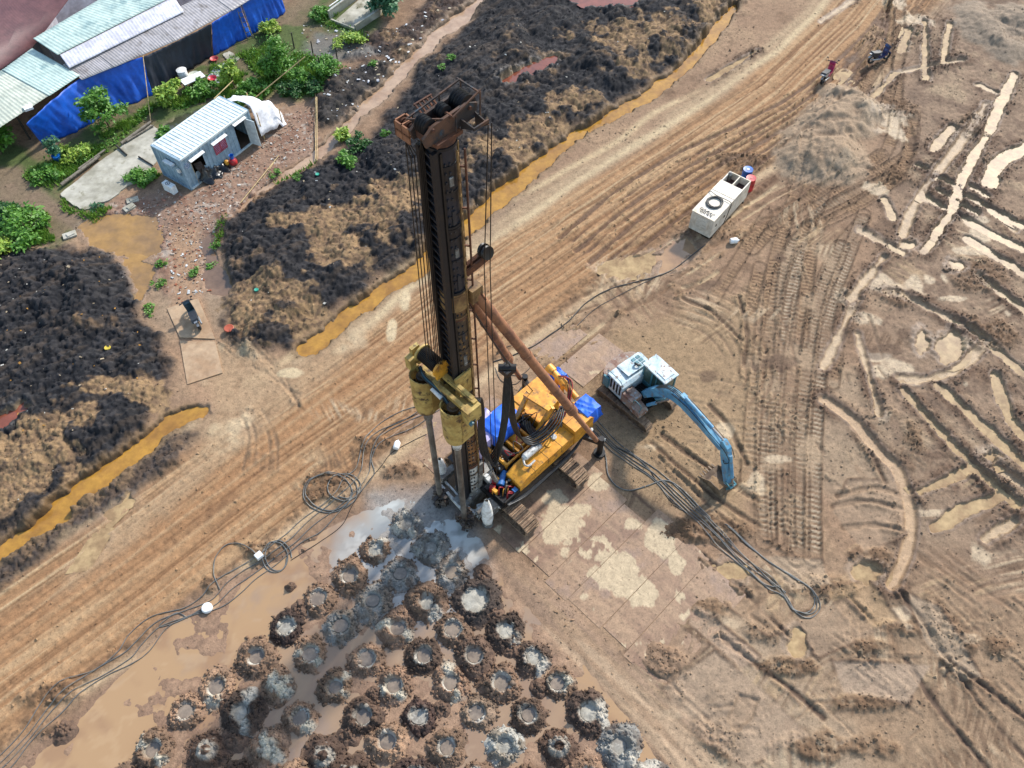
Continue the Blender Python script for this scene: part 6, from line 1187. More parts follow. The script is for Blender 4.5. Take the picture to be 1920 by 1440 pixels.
jug(1375, 456, 'white plastic jug lying on the sand below the tank', R(10)); jug(745, 838, 'white plastic jug lying left of the mixing shafts', R(80), .9)
def marker(u, v, label, r=.22, n=6):
    p = G(u, v); b = MB(); b.lathe([(r * .9, -.04), (r, .0), (r, .10), (r * .85, .15), (r * .3, .17)], n=n); tag(b.build('cable_float', 'plastic_white', smooth=40, loc=(p[0], p[1], max(zat(p[0], p[1]), -.04) + .05)), label, 'float')
marker(488, 1046, 'white block holding the cables inside the round loop', .22, 4); marker(389, 1141, 'round white float under the cables at the puddle edge', .23, 14)
def lid(u, v, c, r, label, name='plastic_dish'):
    p = G(u, v); nm = 'lid_%d_%d' % (u, v); pmat(nm, c, .5, 0, bump=.05); b = MB(); b.lathe([(r * .8, -.03), (r, 0), (r, .03), (r * .9, .05), (r * .6, .035)], n=16); tag(b.build(name, nm, smooth=40, loc=(p[0], p[1], zat(p[0], p[1]) + .04)), label, 'dish')
lid(208, 662, (236, 206, 70), .16, 'yellow round lid on the black peat heap'); lid(432, 622, (196, 92, 60), .26, 'orange-red basin half buried in the spoil heap'); lid(598, 339, (70, 190, 160), .12, 'small teal lid on the black spoil heap'); lid(484, 552, (70, 190, 160), .12, 'small teal lid on the tan spoil patch')

# ================================================================ MOTORBIKES
pmat('tyre', (30, 30, 32), .7, 0, bump=.2, bsc=60); pmat('bike_dark', (38, 56, 66), .3, .1, (60, 84, 96), 3, bump=.05); pmat('bike_pink', (206, 50, 110), .3, .1, (150, 36, 70), 3, bump=.05); pmat('bike_navy', (40, 50, 100), .3, .1, (70, 100, 160), 3, bump=.05); pmat('seat_black', (52, 54, 60), .5, 0, bump=.1); pmat('silver', (190, 192, 194), .35, .5, bump=.05)
def motorbike(pf, pr, body, body2, label, lean=R(6), z=None):
    f = Vector(G(*pf)); r_ = Vector(G(*pr)); c = (f + r_) / 2; a = math.atan2((f - r_).y, (f - r_).x); e = empty('motorbike', (c.x, c.y, (z if z is not None else zat(c.x, c.y)) - .01), a, label, 'motorbike'); e.rotation_euler = (-lean, 0, a)
    def q(b, n, m, p=e): return b.build(n, m, p, 40)
    for x in (.62, -.62):
        b = MB(); b.torus((x, 0, .28), .235, .07, (0, 1, 0), 24, 8); w = q(b, 'tyre', 'tyre'); k = MB(); k.torus((x, 0, .28), .2, .018, (0, 1, 0), 20, 6); k.cyl((x, -.05, .28), (x, .05, .28), .05, n=10)
        for s in range(6): t = s * R(60); k.beam((x, 0, .28), (x + .2 * math.cos(t), 0, .28 + .2 * math.sin(t)), .015, .015)
        q(k, 'rim', 'silver', w)
    b = MB(); b.prism([(.42, .95), (.56, .98), (.44, .45), (.2, .32), (-.2, .32), (-.3, .55), (-.05, .5), (.3, .5)], -.19, .19, lambda x, y, t: (x, t, y)); q(b, 'leg_shield', body)
    b = MB(); b.prism([(-.1, .5), (-.15, .66), (-.75, .76), (-.82, .68), (-.45, .42)], -.17, .17, lambda x, y, t: (x, t, y)); q(b, 'tail_fairing', body2)
    b = MB(); b.prism([(.0, .66), (-.05, .76), (-.35, .75), (-.72, .84), (-.78, .78), (-.35, .67)], -.18, .18, lambda x, y, t: (x, t, y)); q(b, 'seat', 'seat_black')
    b = MB(); b.rng(-.25, .2, -.13, .13, .2, .42); b.cyl((-.15, -.16, .3), (-.15, .16, .3), .12, n=12); q(b, 'engine', 'silver')
    for s in (-1, 1): b = MB(); b.cyl((.62, s * .08, .28), (.46, s * .07, .85), .025, n=8); q(b, 'fork', 'silver')
    b = MB(); b.prism([(.42, .55), (.62, .62), (.86, .42), (.88, .36), (.62, .57), (.42, .5)], -.07, .07, lambda x, y, t: (x, t, y)); q(b, 'front_fender', body)
    b = MB(); b.prism([(.34, .98), (.46, 1.1), (.62, .98), (.56, .84), (.42, .84)], -.18, .18, lambda x, y, t: (x, t, y)); q(b, 'headlight_cowl', body)
    b = MB(); b.cyl((.42, -.32, 1.06), (.44, .32, 1.06), .018, n=8); b.cyl((.4, -.36, 1.06), (.43, -.22, 1.06), .03, n=8); b.cyl((.43, .22, 1.06), (.4, .36, 1.06), .03, n=8); q(b, 'handlebar', 'seat_black')
    for s in (-1, 1): b = MB(); b.cyl((.42, s * .26, 1.06), (.4, s * .36, 1.24), .01, n=6); b.box((.4, s * .38, 1.27), (.03, .11, .07)); q(b, 'mirror', 'seat_black')
    b = MB(); b.cyl((-.1, -.16, .25), (-.75, -.18, .36), .045, .055, 12); q(b, 'exhaust', 'silver')
    b = MB(); b.prism([(-.7, .62), (-.95, .5), (-.93, .47), (-.65, .57)], -.06, .06, lambda x, y, t: (x, t, y)); b.rng(-.9, -.68, -.09, .09, .74, .76); q(b, 'rear_rack', 'silver')
    b = MB(); b.cyl((-.05, .1, .22), (-.12, .3, .02), .015, n=6); q(b, 'side_stand', 'silver')
motorbike((360, 580), (379, 622), 'bike_dark', 'bike_dark', 'dark motorbike parked on the steel plate by the peat heap', z=bike_z)
motorbike((1560, 138), (1539, 160), 'bike_pink', 'silver', 'motorbike with pink front shield parked on the haul road'); motorbike((1663, 112), (1628, 122), 'bike_navy', 'seat_black', 'dark blue motorbike on its stand near the sand heap')

# ================================================================ SETTLEMENT: SHEDS, CONTAINER OFFICE, YARD
def sheetmat(name, c1, c2, c3=None, rough=.5, **k): return pmat(name, c1, rough, 0, c2, 1.1, .42, .62, c3=c3, sc3=.9, lo3=.56, hi3=.66, bump=.1, **k)
sheetmat('roof_mint', (216, 238, 226), (196, 220, 212), (160, 190, 188)); sheetmat('roof_cream', (230, 234, 214), (208, 214, 196), (172, 190, 180)); sheetmat('roof_grey', (196, 190, 190), (176, 170, 168), (150, 142, 138)); sheetmat('roof_red', (130, 84, 84), (114, 72, 74)); sheetmat('wall_pale', (250, 250, 262), (222, 220, 230))
pmat('tarp_deep', (10, 108, 234), .5, 0, (8, 90, 206), 1.2, .42, .62, bump=.15, bsc=5); pmat('tarp_navy', (42, 50, 66), .6, 0, (34, 40, 54), 1.5, bump=.15, bsc=5)
pmat('cont_side', (176, 204, 222), .5, 0, (152, 180, 198), 1.6, .45, .62, bump=.1); pmat('cont_roof', (256, 266, 264), .5, 0, (232, 244, 246), 1.3, .46, .62, c3=(206, 186, 160), sc3=3, lo3=.68, hi3=.74, bump=.1)
pmat('grille_red', (190, 70, 84), .5, 0, bump=.05); pmat('shade_black', (24, 24, 28), .9, 0, bump=0); pmat('white_sheet', (268, 268, 272), .7, 0, (244, 244, 250), 2, bump=.3, bsc=8); pmat('black_plastic', (26, 28, 32), .3, 0, (44, 46, 52), 4, bump=.5, bsc=8)
pmat('concrete', (214, 208, 190), .85, 0, (172, 166, 146), .55, .42, .58, c3=(138, 132, 104), sc3=1.3, lo3=.58, hi3=.7, bump=.3); pmat('timber', (150, 140, 124), .8, 0, (116, 106, 92), 5, bump=.3); pmat('bamboo', (226, 196, 140), .6, 0, (196, 164, 108), 4, bump=.1); pmat('post_dark', (72, 66, 58), .8, 0, bump=.2)
pmat('basin_red', (240, 70, 90), .4, 0, bump=.03); pmat('emblem_blue', (90, 130, 190), .5, 0, bump=0); pmat('tile_mix', (226, 226, 224), .5, 0, (170, 186, 196), 9, .46, .54, c3=(196, 160, 150), sc3=12, lo3=.58, hi3=.62, bump=.05)
pmat('interior_wall', (110, 150, 160), .8, 0, bump=.05); pmat('floor_brown', (110, 84, 66), .8, 0, bump=.1)
def corr_sheet(p00, p10, p11, p01, waves, amp=.012, nv=8, sag=.0):
    """corrugated roofing: waves run across p00->p10, ribs along p00->p01"""
    b = MB(); P = [Vector(p) for p in (p00, p10, p11, p01)]; nrm = (P[1] - P[0]).cross(P[3] - P[0]).normalized(); nu = waves * 4; rows = []; rg = random.Random(int(waves))
    for j in range(nv + 1):
        t = j / nv; row = []
        for i in range(nu + 1):
            s = i / nu; p = P[0] * (1 - s) * (1 - t) + P[1] * s * (1 - t) + P[2] * s * t + P[3] * (1 - s) * t; row.append(p + nrm * (amp * math.sin(i * math.pi / 2) + sag * math.sin(s * 7 + t * 3)))
        rows.append(row)
    b.sheet(rows); c = sum(P, Vector()) / 4; b.v = [tuple(Vector(v) - c) for v in b.v]; return b, c
def thick(o, t=.02, off=-1): m = o.modifiers.new('thickness', 'SOLIDIFY'); m.thickness = t; m.offset = off; return o
def roof_part(parent, name, quad, waves, mat, amp=.014, **k):
    b, c = corr_sheet(*[Vector(G(*q)) for q in quad], waves, amp, **k); o = b.build(name, mat, parent, 60); o.location = c - Vector(parent.location); return thick(o)
def wall_part(parent, name, a, b_, z0, z1, mat, t=.08):
    b = MB(); A_ = Vector(a); B_ = Vector(b_); c = Vector(parent.location); b.beam(Vector((A_.x, A_.y, (z0 + z1) / 2)) - c, Vector((B_.x, B_.y, (z0 + z1) / 2)) - c, t, z1 - z0); return b.build(name, mat, parent, 0)
def tarp_wall(parent, name, top, base, mat, n=60, m=16, amp=.10, seed=0, flare=.25, world=False):
    T = cr([Vector(G(*p)) if len(p) == 3 else Vector(p) for p in top], 12); Bs = cr([Vector(G(*p)) for p in base], 12); b = MB(); rows = []
    def at(L, s): k = s * (len(L) - 1); i = min(int(k), len(L) - 2); return L[i].lerp(L[i + 1], k - i)
    for j in range(m + 1):
        t = j / m; row = []
        for i in range(n + 1):
            s = i / n; a = at(T, s); c = at(Bs, s); c = Vector((c.x, c.y, zat(c.x, c.y) + .02)); p = a.lerp(c, t); d = (at(T, min(1, s + .02)) - at(T, max(0, s - .02))); nn = Vector((d.y, -d.x, 0)).normalized()
            f = float(vn(np.array([s * 14 + seed + .6 * t]), np.array([t * 1.2 + seed]), 5)[0]) * .6 + float(vn(np.array([s * 34 + seed - t * 3]), np.array([t * 2.0]), 6)[0]) * .4
            row.append(p + nn * (amp * f * (.35 + t) - .05 * math.sin(t * math.pi)))
        rows.append(row)
    b.sheet(rows); c0 = Vector(parent.location); b.v = [tuple(Vector(v) - c0) for v in b.v]; return thick(b.build(name, mat, parent, 50), .012, 0)

# --- left shed with the bright pale roof
s1 = empty('tarp_shed', Vector(G(60, 200)), 0, 'shed with pale mint and cream roof sheets and a long blue tarpaulin wall', 'shed')
roof_part(s1, 'roof_sheet', [(-70, 284, 2.35), (96, 176, 2.35), (8, 128, 3.0), (-120, 205, 3.0)], 26, 'roof_cream'); roof_part(s1, 'roof_sheet', [(92, 180, 2.36), (150, 141, 2.36), (60, 90, 3.02), (4, 131, 3.02)], 12, 'roof_mint')
k = MB(); p = Vector(G(53, 202, 2.42)) - s1.location; k.box(p, (.5, .4, .14), R(35)); k.build('floodlight', 'plastic_white', s1)
wall_part(s1, 'back_wall', G(-70, 190), G(70, 140), 0, 2.3, 'shade_black'); wall_part(s1, 'end_wall', G(-60, 215), G(-70, 190), 0, 2.3, 'shade_black')  # near-black colour puts the shadow under the roof into these walls
for u, v in ((-40, 300), (60, 268), (150, 212)): k = MB(); p = Vector(G(u, v)) - s1.location; k.cyl(p + Vector((-.2, .3, -.2)), p + Vector((-.2, .3, 2.3)), .06, n=8); k.build('shed_post', 'post_dark', s1)
tarp_wall(s1, 'tarp_wall', [(48, 232, 2.2), (100, 186, 2.2), (150, 148, 2.15), (210, 125, 2.15), (268, 106, 2.15)], [(80, 272), (140, 250), (200, 216), (245, 196), (287, 180)], 'tarp_deep', 90, 18, .16, 1)
# --- low grey-roofed shed
s2 = empty('tarp_shed', Vector(G(300, 120)), 0, 'long shed with grey corrugated roof and black and blue tarpaulin walls', 'shed')
roof_part(s2, 'roof_sheet', [(153, 150, 2.2), (215, 125, 2.2), (172, 92, 2.65), (118, 121, 2.65)], 14, 'roof_grey'); roof_part(s2, 'roof_sheet', [(214, 126, 2.21), (330, 76, 2.21), (290, 36, 2.66), (171, 92, 2.66)], 24, 'roof_grey'); roof_part(s2, 'roof_sheet', [(329, 77, 2.2), (436, 18, 2.2), (390, -14, 2.65), (288, 37, 2.65)], 22, 'roof_grey')
roof_part(s2, 'roof_sheet', [(435, 20, 2.21), (500, -20, 2.21), (450, -44, 2.66), (388, -14, 2.66)], 12, 'roof_grey')
tarp_wall(s2, 'tarp_wall', [(268, 107, 2.15), (330, 78, 2.15), (396, 44, 2.15)], [(287, 179), (340, 140), (400, 108)], 'tarp_navy', 50, 14, .16, 2)
tarp_wall(s2, 'tarp_wall', [(397, 43, 2.15), (424, 26, 2.15), (450, 8, 2.15)], [(402, 106), (440, 84), (472, 68)], 'tarp_deep', 36, 14, .12, 3); tarp_wall(s2, 'tarp_wall', [(450, 8, 2.1), (490, -12, 2.1), (520, -30, 2.1)], [(474, 66), (505, 46), (536, 22)], 'tarp_deep', 36, 14, .12, 4)
wall_part(s2, 'back_wall', G(160, 120), G(470, -30), 0, 2.3, 'wall_pale')
k = MB(); a = Vector(G(268, 104, 2.2)) - s2.location; c = Vector(G(283, 232)) - s2.location; k.cyl(a, c, .025, n=6); k.build('guy_rope', 'bamboo', s2)
# --- houses behind: mint roof over a pale wall, and a dark red roof
s3 = empty('low_house', Vector(G(200, 40)), 0, 'house with mint roof and pale wall behind the grey-roofed shed', 'house')
roof_part(s3, 'roof_sheet', [(108, 103, 3.1), (330, -10, 3.1), (235, -30, 3.6), (62, 72, 3.6)], 34, 'roof_mint'); roof_part(s3, 'lean_to_sheet', [(130, 128, 2.62), (345, 22, 2.62), (326, -6, 3.05), (112, 103, 3.05)], 40, 'wall_pale', .006); wall_part(s3, 'wall', G(122, 148), G(330, 50), 0, 2.6, 'wall_pale'); wall_part(s3, 'end_wall', G(122, 148), G(85, 115), 0, 3.0, 'wall_pale'); wall_part(s3, 'back_wall', G(85, 115), G(270, 10), 0, 3.3, 'wall_pale')
s4 = empty('red_roof_house', Vector(G(20, 60)), 0, 'house with a plain dark red roof at the top left corner', 'house')
roof_part(s4, 'roof_sheet', [(-110, 205, 2.95), (60, 90, 2.95), (150, -30, 4.3), (-60, -30, 4.3)], 70, 'roof_red', .010); wall_part(s4, 'wall', G(-100, 260), G(70, 150), 0, 2.9, 'wall_pale'); wall_part(s4, 'end_wall', G(70, 150), G(150, 70), 0, 3.0, 'wall_pale'); wall_part(s4, 'back_wall', G(150, 70), G(-40, 70), 0, 3.0, 'wall_pale')
# ladder on the tarpaulin
lad = MB(); a0, a1 = Vector(G(447, 8, 2.2)), Vector(G(470, 74)); d = (a1 - a0); sd2 = Vector((d.y, -d.x, 0)).normalized() * .2; e = empty('bamboo_ladder', a1, 0, 'thin ladder leaning on the blue tarpaulin wall at the far end', 'ladder')
for s_ in (-1, 1): k = MB(); k.cyl(a0 - a1 + sd2 * s_, sd2 * s_, .028, n=6); k.build('rail', 'timber', e)
for q in range(7): k = MB(); t = (q + .5) / 7; k.cyl((a0 - a1) * t - sd2, (a0 - a1) * t + sd2, .02, n=6); k.build('rung', 'timber', e)

# --- container office
CO = Vector(G(360, 357)); CA = math.atan2(4.46, 3.03); CL, CW, CH = 5.42, 2.32, 2.22
cz = zat(CO.x - .5, CO.y + 2) - .02
ct = empty('container_office', (CO.x, CO.y, cz), CA, 'grey-blue container office with ribbed white roof and barred window', 'container')
def cp(b, name, mat, parent=ct, smooth=20): return b.build(name, mat, parent, smooth)
def corr_wall(a, c, z0, z1, pitch=.26, dep=.035):
    b = MB(); a = Vector((a[0], a[1], 0)); c = Vector((c[0], c[1], 0)); d = (c - a).normalized(); n = Vector((d.y, -d.x, 0)); L = (c - a).length; k = max(2, int(L / pitch)); pts = []
    for i in range(k):
        for f, o in ((0, 0), (.3, 0), (.4, 1), (.85, 1), (.95, 0)): pts.append(a + d * ((i + f) / k * L) - n * dep * o)
    pts.append(c); b.sheet([[(p.x, p.y, z0) for p in pts], [(p.x, p.y, z1) for p in pts]]); return b
W1 = [(0, .62, .1, CH), (.62, 1.5, .1, .85), (.62, 1.5, 1.75, CH), (1.5, 2.35, .1, CH), (2.35, 3.3, .1, .95), (2.35, 3.3, 1.78, CH), (3.3, 4.12, .1, CH), (4.12, 4.95, 1.98, CH), (4.95, CL, .1, CH)]
for x0, x1, z0, z1 in W1: cp(corr_wall((x0, 0), (x1, 0), z0, z1), 'side_wall', 'cont_side')
cp(corr_wall((0, CW), (0, 0), .1, CH), 'end_wall', 'cont_side'); cp(corr_wall((CL, 0), (CL, CW), .1, CH), 'end_wall', 'cont_side'); cp(corr_wall((CL, CW), (0, CW), .1, CH), 'side_wall', 'cont_side')
b = MB()
for x in (0, CL):
    for y in (0, CW): b.rng(x - .05, x + .05, y - .05, y + .05, 0, CH + .02)
cp(b, 'corner_post', 'cont_side')
for y in (0, CW): b = MB(); b.rng(.05, CL - .05, y - .05, y + .05, CH - .08, CH + .03); b.rng(.05, CL - .05, y - .05, y + .05, .0, .12); cp(b, 'side_rail', 'cont_roof')
for x in (0, CL): b = MB(); b.rng(x - .05, x + .05, .05, CW - .05, CH - .08, CH + .03); b.rng(x - .05, x + .05, .05, CW - .05, 0, .12); cp(b, 'end_rail', 'cont_side')
b = MB(); pts = []; n = 22
for i in range(n):
    for f, o in ((0, 0), (.22, 0), (.30, 1), (.92, 1)): pts.append((.05 + (i + f) / n * (CL - .1), o * .035))
pts.append((CL - .05, 0)); b.sheet([[(x, .05, CH + .0 + z) for x, z in pts], [(x, CW - .05, CH + .0 + z) for x, z in pts]]); cp(b, 'roof_sheet', 'cont_roof')
b = MB(); b.rng(.03, CL - .03, .06, CW - .06, .06, .12); cp(b, 'floor', 'floor_brown'); b = MB(); b.rng(.1, CL - .1, CW - .12, CW - .08, .12, CH - .1); cp(b, 'inner_wall', 'interior_wall')
def awn(x0, x1, z): b = MB(); b.hexa([(x0, -.22, z - .06), (x1, -.22, z - .06), (x1, 0, z), (x0, 0, z)], [(x0, -.22, z - .03), (x1, -.22, z - .03), (x1, 0, z + .03), (x0, 0, z + .03)]); cp(b, 'awning', 'plastic_white')
awn(.5, 1.6, 1.86); awn(2.25, 3.4, 1.86); awn(4.05, 5.05, 2.05)
b = MB(); b.rng(2.35, 3.3, -.03, -.01, .95, .99); b.rng(2.35, 3.3, -.03, -.01, 1.74, 1.78); b.rng(2.35, 2.39, -.03, -.01, .95, 1.78); b.rng(3.26, 3.3, -.03, -.01, .95, 1.78); b.rng(2.8, 2.85, -.03, -.01, .95, 1.78); wf = cp(b, 'window_grille', 'grille_red')
for q in range(7): k = MB(); k.rng(2.39, 3.26, -.028, -.012, 1.03 + q * .1, 1.075 + q * .1); k.build('bar', 'grille_red', wf)
b = MB(); b.rng(2.35, 3.3, .02, .03, .95, 1.78); cp(b, 'window_pane', 'tarp_lilac')
b = MB(); b.hexa([(4.93, 0, .12), (4.97, 0, .12), (5.1, -.75, .12), (5.06, -.75, .12)], [(4.93, 0, 1.95), (4.97, 0, 1.95), (5.1, -.75, 1.95), (5.06, -.75, 1.95)]); dr = cp(b, 'door', 'cont_roof'); k = MB(); k.cyl((5.1, -.68, 1.0), (5.14, -.67, 1.0), .03, n=8); k.build('door_handle', 'silver', dr)
b = MB(); n = 28; b.add([(.32 + .2 * math.cos(6.2832 * i / n), -.006, 1.62 + .2 * math.sin(6.2832 * i / n)) for i in range(n)], [tuple(range(n))]); em = cp(b, 'emblem', 'cont_roof', smooth=0)
for r_, w_ in ((.165, .018), (.09, .015)): k = MB(); k.torus((.32, -.012, 1.62), r_, w_, (0, 1, 0), 28, 6); k.build('emblem_ring', 'emblem_blue', em)
k = MB()
for q in range(5): t = q * R(72); k.beam((.32, -.012, 1.62), (.32 + .08 * math.cos(t), -.012, 1.62 + .08 * math.sin(t)), .02, .01)
k.build('emblem_star', 'emblem_blue', em)
b = MB(); b.rng(-.34, -.06, .5, 1.35, 1.62, 1.68); b.rng(-.34, -.3, .5, 1.35, 1.68, 1.76); b.rng(-.1, -.06, .5, 1.35, 1.68, 1.76); cp(b, 'air_unit_shelf', 'cont_side'); b = MB(); b.rng(-.32, -.08, .55, 1.3, 1.68, 1.80); cp(b, 'air_unit', 'plastic_white')
b = MB(); b.rng(-.16, -.04, .25, .45, 1.25, 1.5); cp(b, 'meter_box', 'plastic_white'); b = MB(); b.rng(-.12, -.04, .35, .5, .95, 1.1); cp(b, 'switch_box', 'cont_side')
b = MB(); b.cyl((.6, -.05, .1), (.55, -.08, 1.7), .012, n=5); cp(b, 'rope', 'bamboo')
def cw(x, y, z=0): v = Matrix.Rotation(CA, 3, 'Z') @ Vector((x, y, z)); return v + ct.location
# outdoor air unit on the ground, black plastic, red and blue things by the wall
p = cw(-.75, .9); e = empty('fan_unit', (p.x, p.y, zat(p.x, p.y)), CA, 'old white fan unit on the ground at the container end', 'fan unit'); b = MB(); b.rng(-.17, .17, -.4, .4, 0, .55); b.build('casing', 'plastic_white', e); b = MB(); b.torus((0, .05, .56), .13, .02); b.cyl((0, .05, .55), (0, .05, .57), .04, n=10); b.build('fan_ring', 'grimy_grey', e)
rg = random.Random(8); b = MB(); rows = []
for i in range(25):
    row = []
    for j in range(13):
        x = .7 + 2.1 * i / 24; y = -.06 - .62 * j / 12; h = .5 * math.exp(-((x - 1.1) / .5) ** 2) * (1 - j / 12) + .25 * (1 - j / 12) ** 2; q = float(fbm(np.array([x * 3.]), np.array([y * 3.]), .6, 3, 3)[0]); v = cw(x + .1 * q, y * (.7 + .5 * math.sin(i * .4) ** 2)); row.append((v.x, v.y, zat(v.x, v.y) + .03 + h * (1 + q) + .06 * q))
    rows.append(row)
b.sheet(rows); c0 = Vector(rows[0][0]); b.v = [tuple(Vector(v) - c0) for v in b.v]; o = b.build('plastic_sheet', 'black_plastic', smooth=40, loc=c0); thick(o); tag(o, 'crumpled black plastic sheet lying along the container wall', 'plastic sheet')
b = MB(); v = cw(.95, -.06, .85); q = [cw(.68, -.03, 1.5), cw(1.2, -.03, 1.35), cw(1.35, -.12, .7), cw(.95, -.2, .5)]; b.add([tuple(p_ - q[0]) for p_ in q], [(0, 1, 2, 3)]); b.add([tuple(p_ - q[0] + Vector((.05, -.03, -.2))) for p_ in q], [(0, 1, 2, 3)]); o = b.build('plastic_curtain', 'black_plastic', smooth=0, loc=q[0]); thick(o); tag(o, 'black plastic curtain hanging from the left container opening', 'plastic sheet')
def lathe_thing(name, prof, p, mat, label, cat, n=18, parts=()):
    b = MB(); b.lathe(prof, n=n); return tag(b.build(name, mat, smooth=40, loc=(p[0], p[1], p[2] if len(p) > 2 else zat(p[0], p[1]))), label, cat)
p = cw(3.05, -.42); zg = zat(p.x, p.y); lathe_thing('fabric_sack', [(.16, 0), (.24, .08), (.25, .25), (.2, .38), (.14, .42)], (p.x, p.y, zg), 'drum_red', 'red sack standing by the container wall', 'sack'); lathe_thing('plastic_bucket', [(.11, 0), (.14, .24), (.15, .26), (.13, .25), (.10, .03)], (p.x, p.y, zg + .42), 'drum_blue', 'blue bucket on top of the red sack', 'bucket')
p = cw(2.75, -.16); lathe_thing('yellow_bag', [(.08, 0), (.15, .1), (.13, .28), (.06, .34)], (p.x, p.y, zat(p.x, p.y)), 'rig_yellow', 'small yellow bag between window and red sack', 'bag')
# white sheet tent at the far end
e = empty('sheet_tent', cw(CL + .2, 0), CA, 'crumpled white sheet tent hung on bamboo at the container end', 'tent'); b = MB(); rows = []
for i in range(27):
    row = []
    for j in range(31):
        s = i / 26; t = j / 30; x = -.15 + 2.1 * s + .25 * math.sin(t * 5); y = -.55 + 2.95 * t; nz = float(fbm(np.array([s * 3.]), np.array([t * 3.5]), .8, 3, 12)[0]); cre = abs(float(vn(np.array([s * 5 + t * 2]), np.array([t * 4 - s]), 13)[0]))
        z = 2.1 - .9 * s ** 1.3 + .18 * nz + .12 * (1 - cre) ** 2
        if t < .18: z -= (.18 - t) / .18 * (1.5 - .4 * s)
        if s > .75: z -= (s - .75) / .25 * .75
        if t > .85: z -= (t - .85) / .15 * .3
        row.append((x + .12 * nz, y + .1 * nz, max(.06, z)))
    rows.append(row)
b.sheet(rows); thick(b.build('sheet', 'white_sheet', e, 50), .01)
for x, y, h in ((.1, -.4, 2.0), (1.75, -.4, 1.3), (.1, 2.3, 2.1), (1.75, 2.3, 1.3)): k = MB(); k.cyl((x, y, -.1), (x, y, h), .03, n=6); k.build('tent_pole', 'bamboo', e)
k = MB(); k.cyl((-.6, 2.35, 2.3), (1.2, 2.5, 2.45), .03, n=6); k.build('tent_pole', 'bamboo', e)
# --- slab yard, logs, pen, patio things
def slab(px, h, label, name='concrete_slab', mat='concrete', cat='slab', seed=0):
    rg = random.Random(seed); P = []
    for i in range(len(px)):
        a = Vector(G(*px[i])); c = Vector(G(*px[(i + 1) % len(px)]))
        for k in range(6): q = a.lerp(c, k / 6); P.append(q + Vector((rg.uniform(-.08, .08), rg.uniform(-.08, .08), 0)) * (k > 0))
    c0 = sum(P, Vector()) / len(P); zz = zat(c0.x, c0.y); n = len(P); b = MB(); b.add([(p.x - c0.x, p.y - c0.y, h) for p in P] + [(p.x - c0.x, p.y - c0.y, -.25) for p in P], [tuple(range(n))] + [(i + n, (i + 1) % n + n, (i + 1) % n, i) for i in range(n)])
    o = b.build(name, mat, smooth=0, loc=(c0.x, c0.y, zz))
    if o.data.polygons[0].normal.z < 0: o.data.flip_normals()
    return tag(o, label, cat)
slab([(115, 366), (180, 312), (282, 236), (322, 252), (300, 300), (270, 335), (240, 350), (215, 372), (160, 396), (140, 388)], .10, 'broken pale concrete yard slab left of the container', seed=2)
slab([(398, 130), (425, 118), (432, 142), (412, 158), (388, 150)], .08, 'small patterned tile patio beside the black tarpaulin wall', 'tile_patio', 'tile_mix', 'patio', 3)
slab([(418, 104), (430, 98), (450, 112), (440, 118), (425, 112)], .08, 'small rough concrete pad near the far blue tarpaulin', seed=4)
def log(u0, v0, u1, v1, r, label, mat='timber', z0=None, z1=None, name='timber_pole', cat='pole', lift=.0, group=None):
    a = Vector(G(u0, v0)); c = Vector(G(u1, v1)); a.z = (zat(a.x, a.y) + r + lift) if z0 is None else z0; c.z = (zat(c.x, c.y) + r + lift) if z1 is None else z1
    if z0 is not None: a = Vector(G(u0, v0, z0))
    if z1 is not None: c = Vector(G(u1, v1, z1))
    b = MB(); m = (a + c) / 2; b.cyl(a - m, c - m, r, r * .85, 8); return tag(b.build(name, mat, smooth=60, loc=m), label, cat, group)
log(118, 352, 190, 298, .10, 'grey timber edging the yard slab, lower end', lift=.1); log(150, 322, 200, 286, .07, 'thin grey pole along the yard slab edge', lift=.12); log(230, 275, 285, 234, .10, 'grey timber edging the yard slab, upper end', lift=.1); log(240, 270, 290, 240, .06, 'thin pole stacked on the upper slab edge', lift=.12)
log(220, 277, 240, 295, .06, 'short dark beam lying across the slab', 'post_dark', lift=.1); log(262, 298, 288, 314, .05, 'short dark beam near the container corner', 'post_dark', lift=.1)
log(452, 205, 572, 106, .035, 'long yellow bamboo pole jutting up beside the white tent', 'bamboo', z0=.15, z1=2.4, name='bamboo_pole'); log(594, 182, 592, 300, .03, 'left one of two bamboo poles lying by the peat', 'bamboo', lift=.25, name='bamboo_pole'); log(597, 196, 595, 298, .03, 'right one of two bamboo poles lying by the peat', 'bamboo', lift=.25, name='bamboo_pole')
log(452, 384, 524, 294, .03, 'bamboo pole on the rubble edge above the black heap', 'bamboo', lift=.06, name='bamboo_pole'); log(457, 384, 515, 306, .025, 'second bamboo pole on the rubble edge', 'bamboo', lift=.06, name='bamboo_pole')
for i, (u, v, h) in enumerate(((566, 150, 1.5), (603, 142, 1.3), (634, 122, 1.3), (552, 92, 1.2), (588, 108, 1.2))):
    p = Vector(G(u, v)); z = zat(p.x, p.y); b = MB(); b.cyl((0, 0, -.2), (.05, 0, h), .05, .04, 8); tag(b.build('fence_post', 'post_dark', smooth=60, loc=(p.x, p.y, z)), ['dark fence post by the leaning bamboo', 'dark fence post in the green row', 'dark fence post at the muddy puddle', 'thin post in the weedy yard', 'thin post near the grey puddle'][i], 'post', 'fence posts')
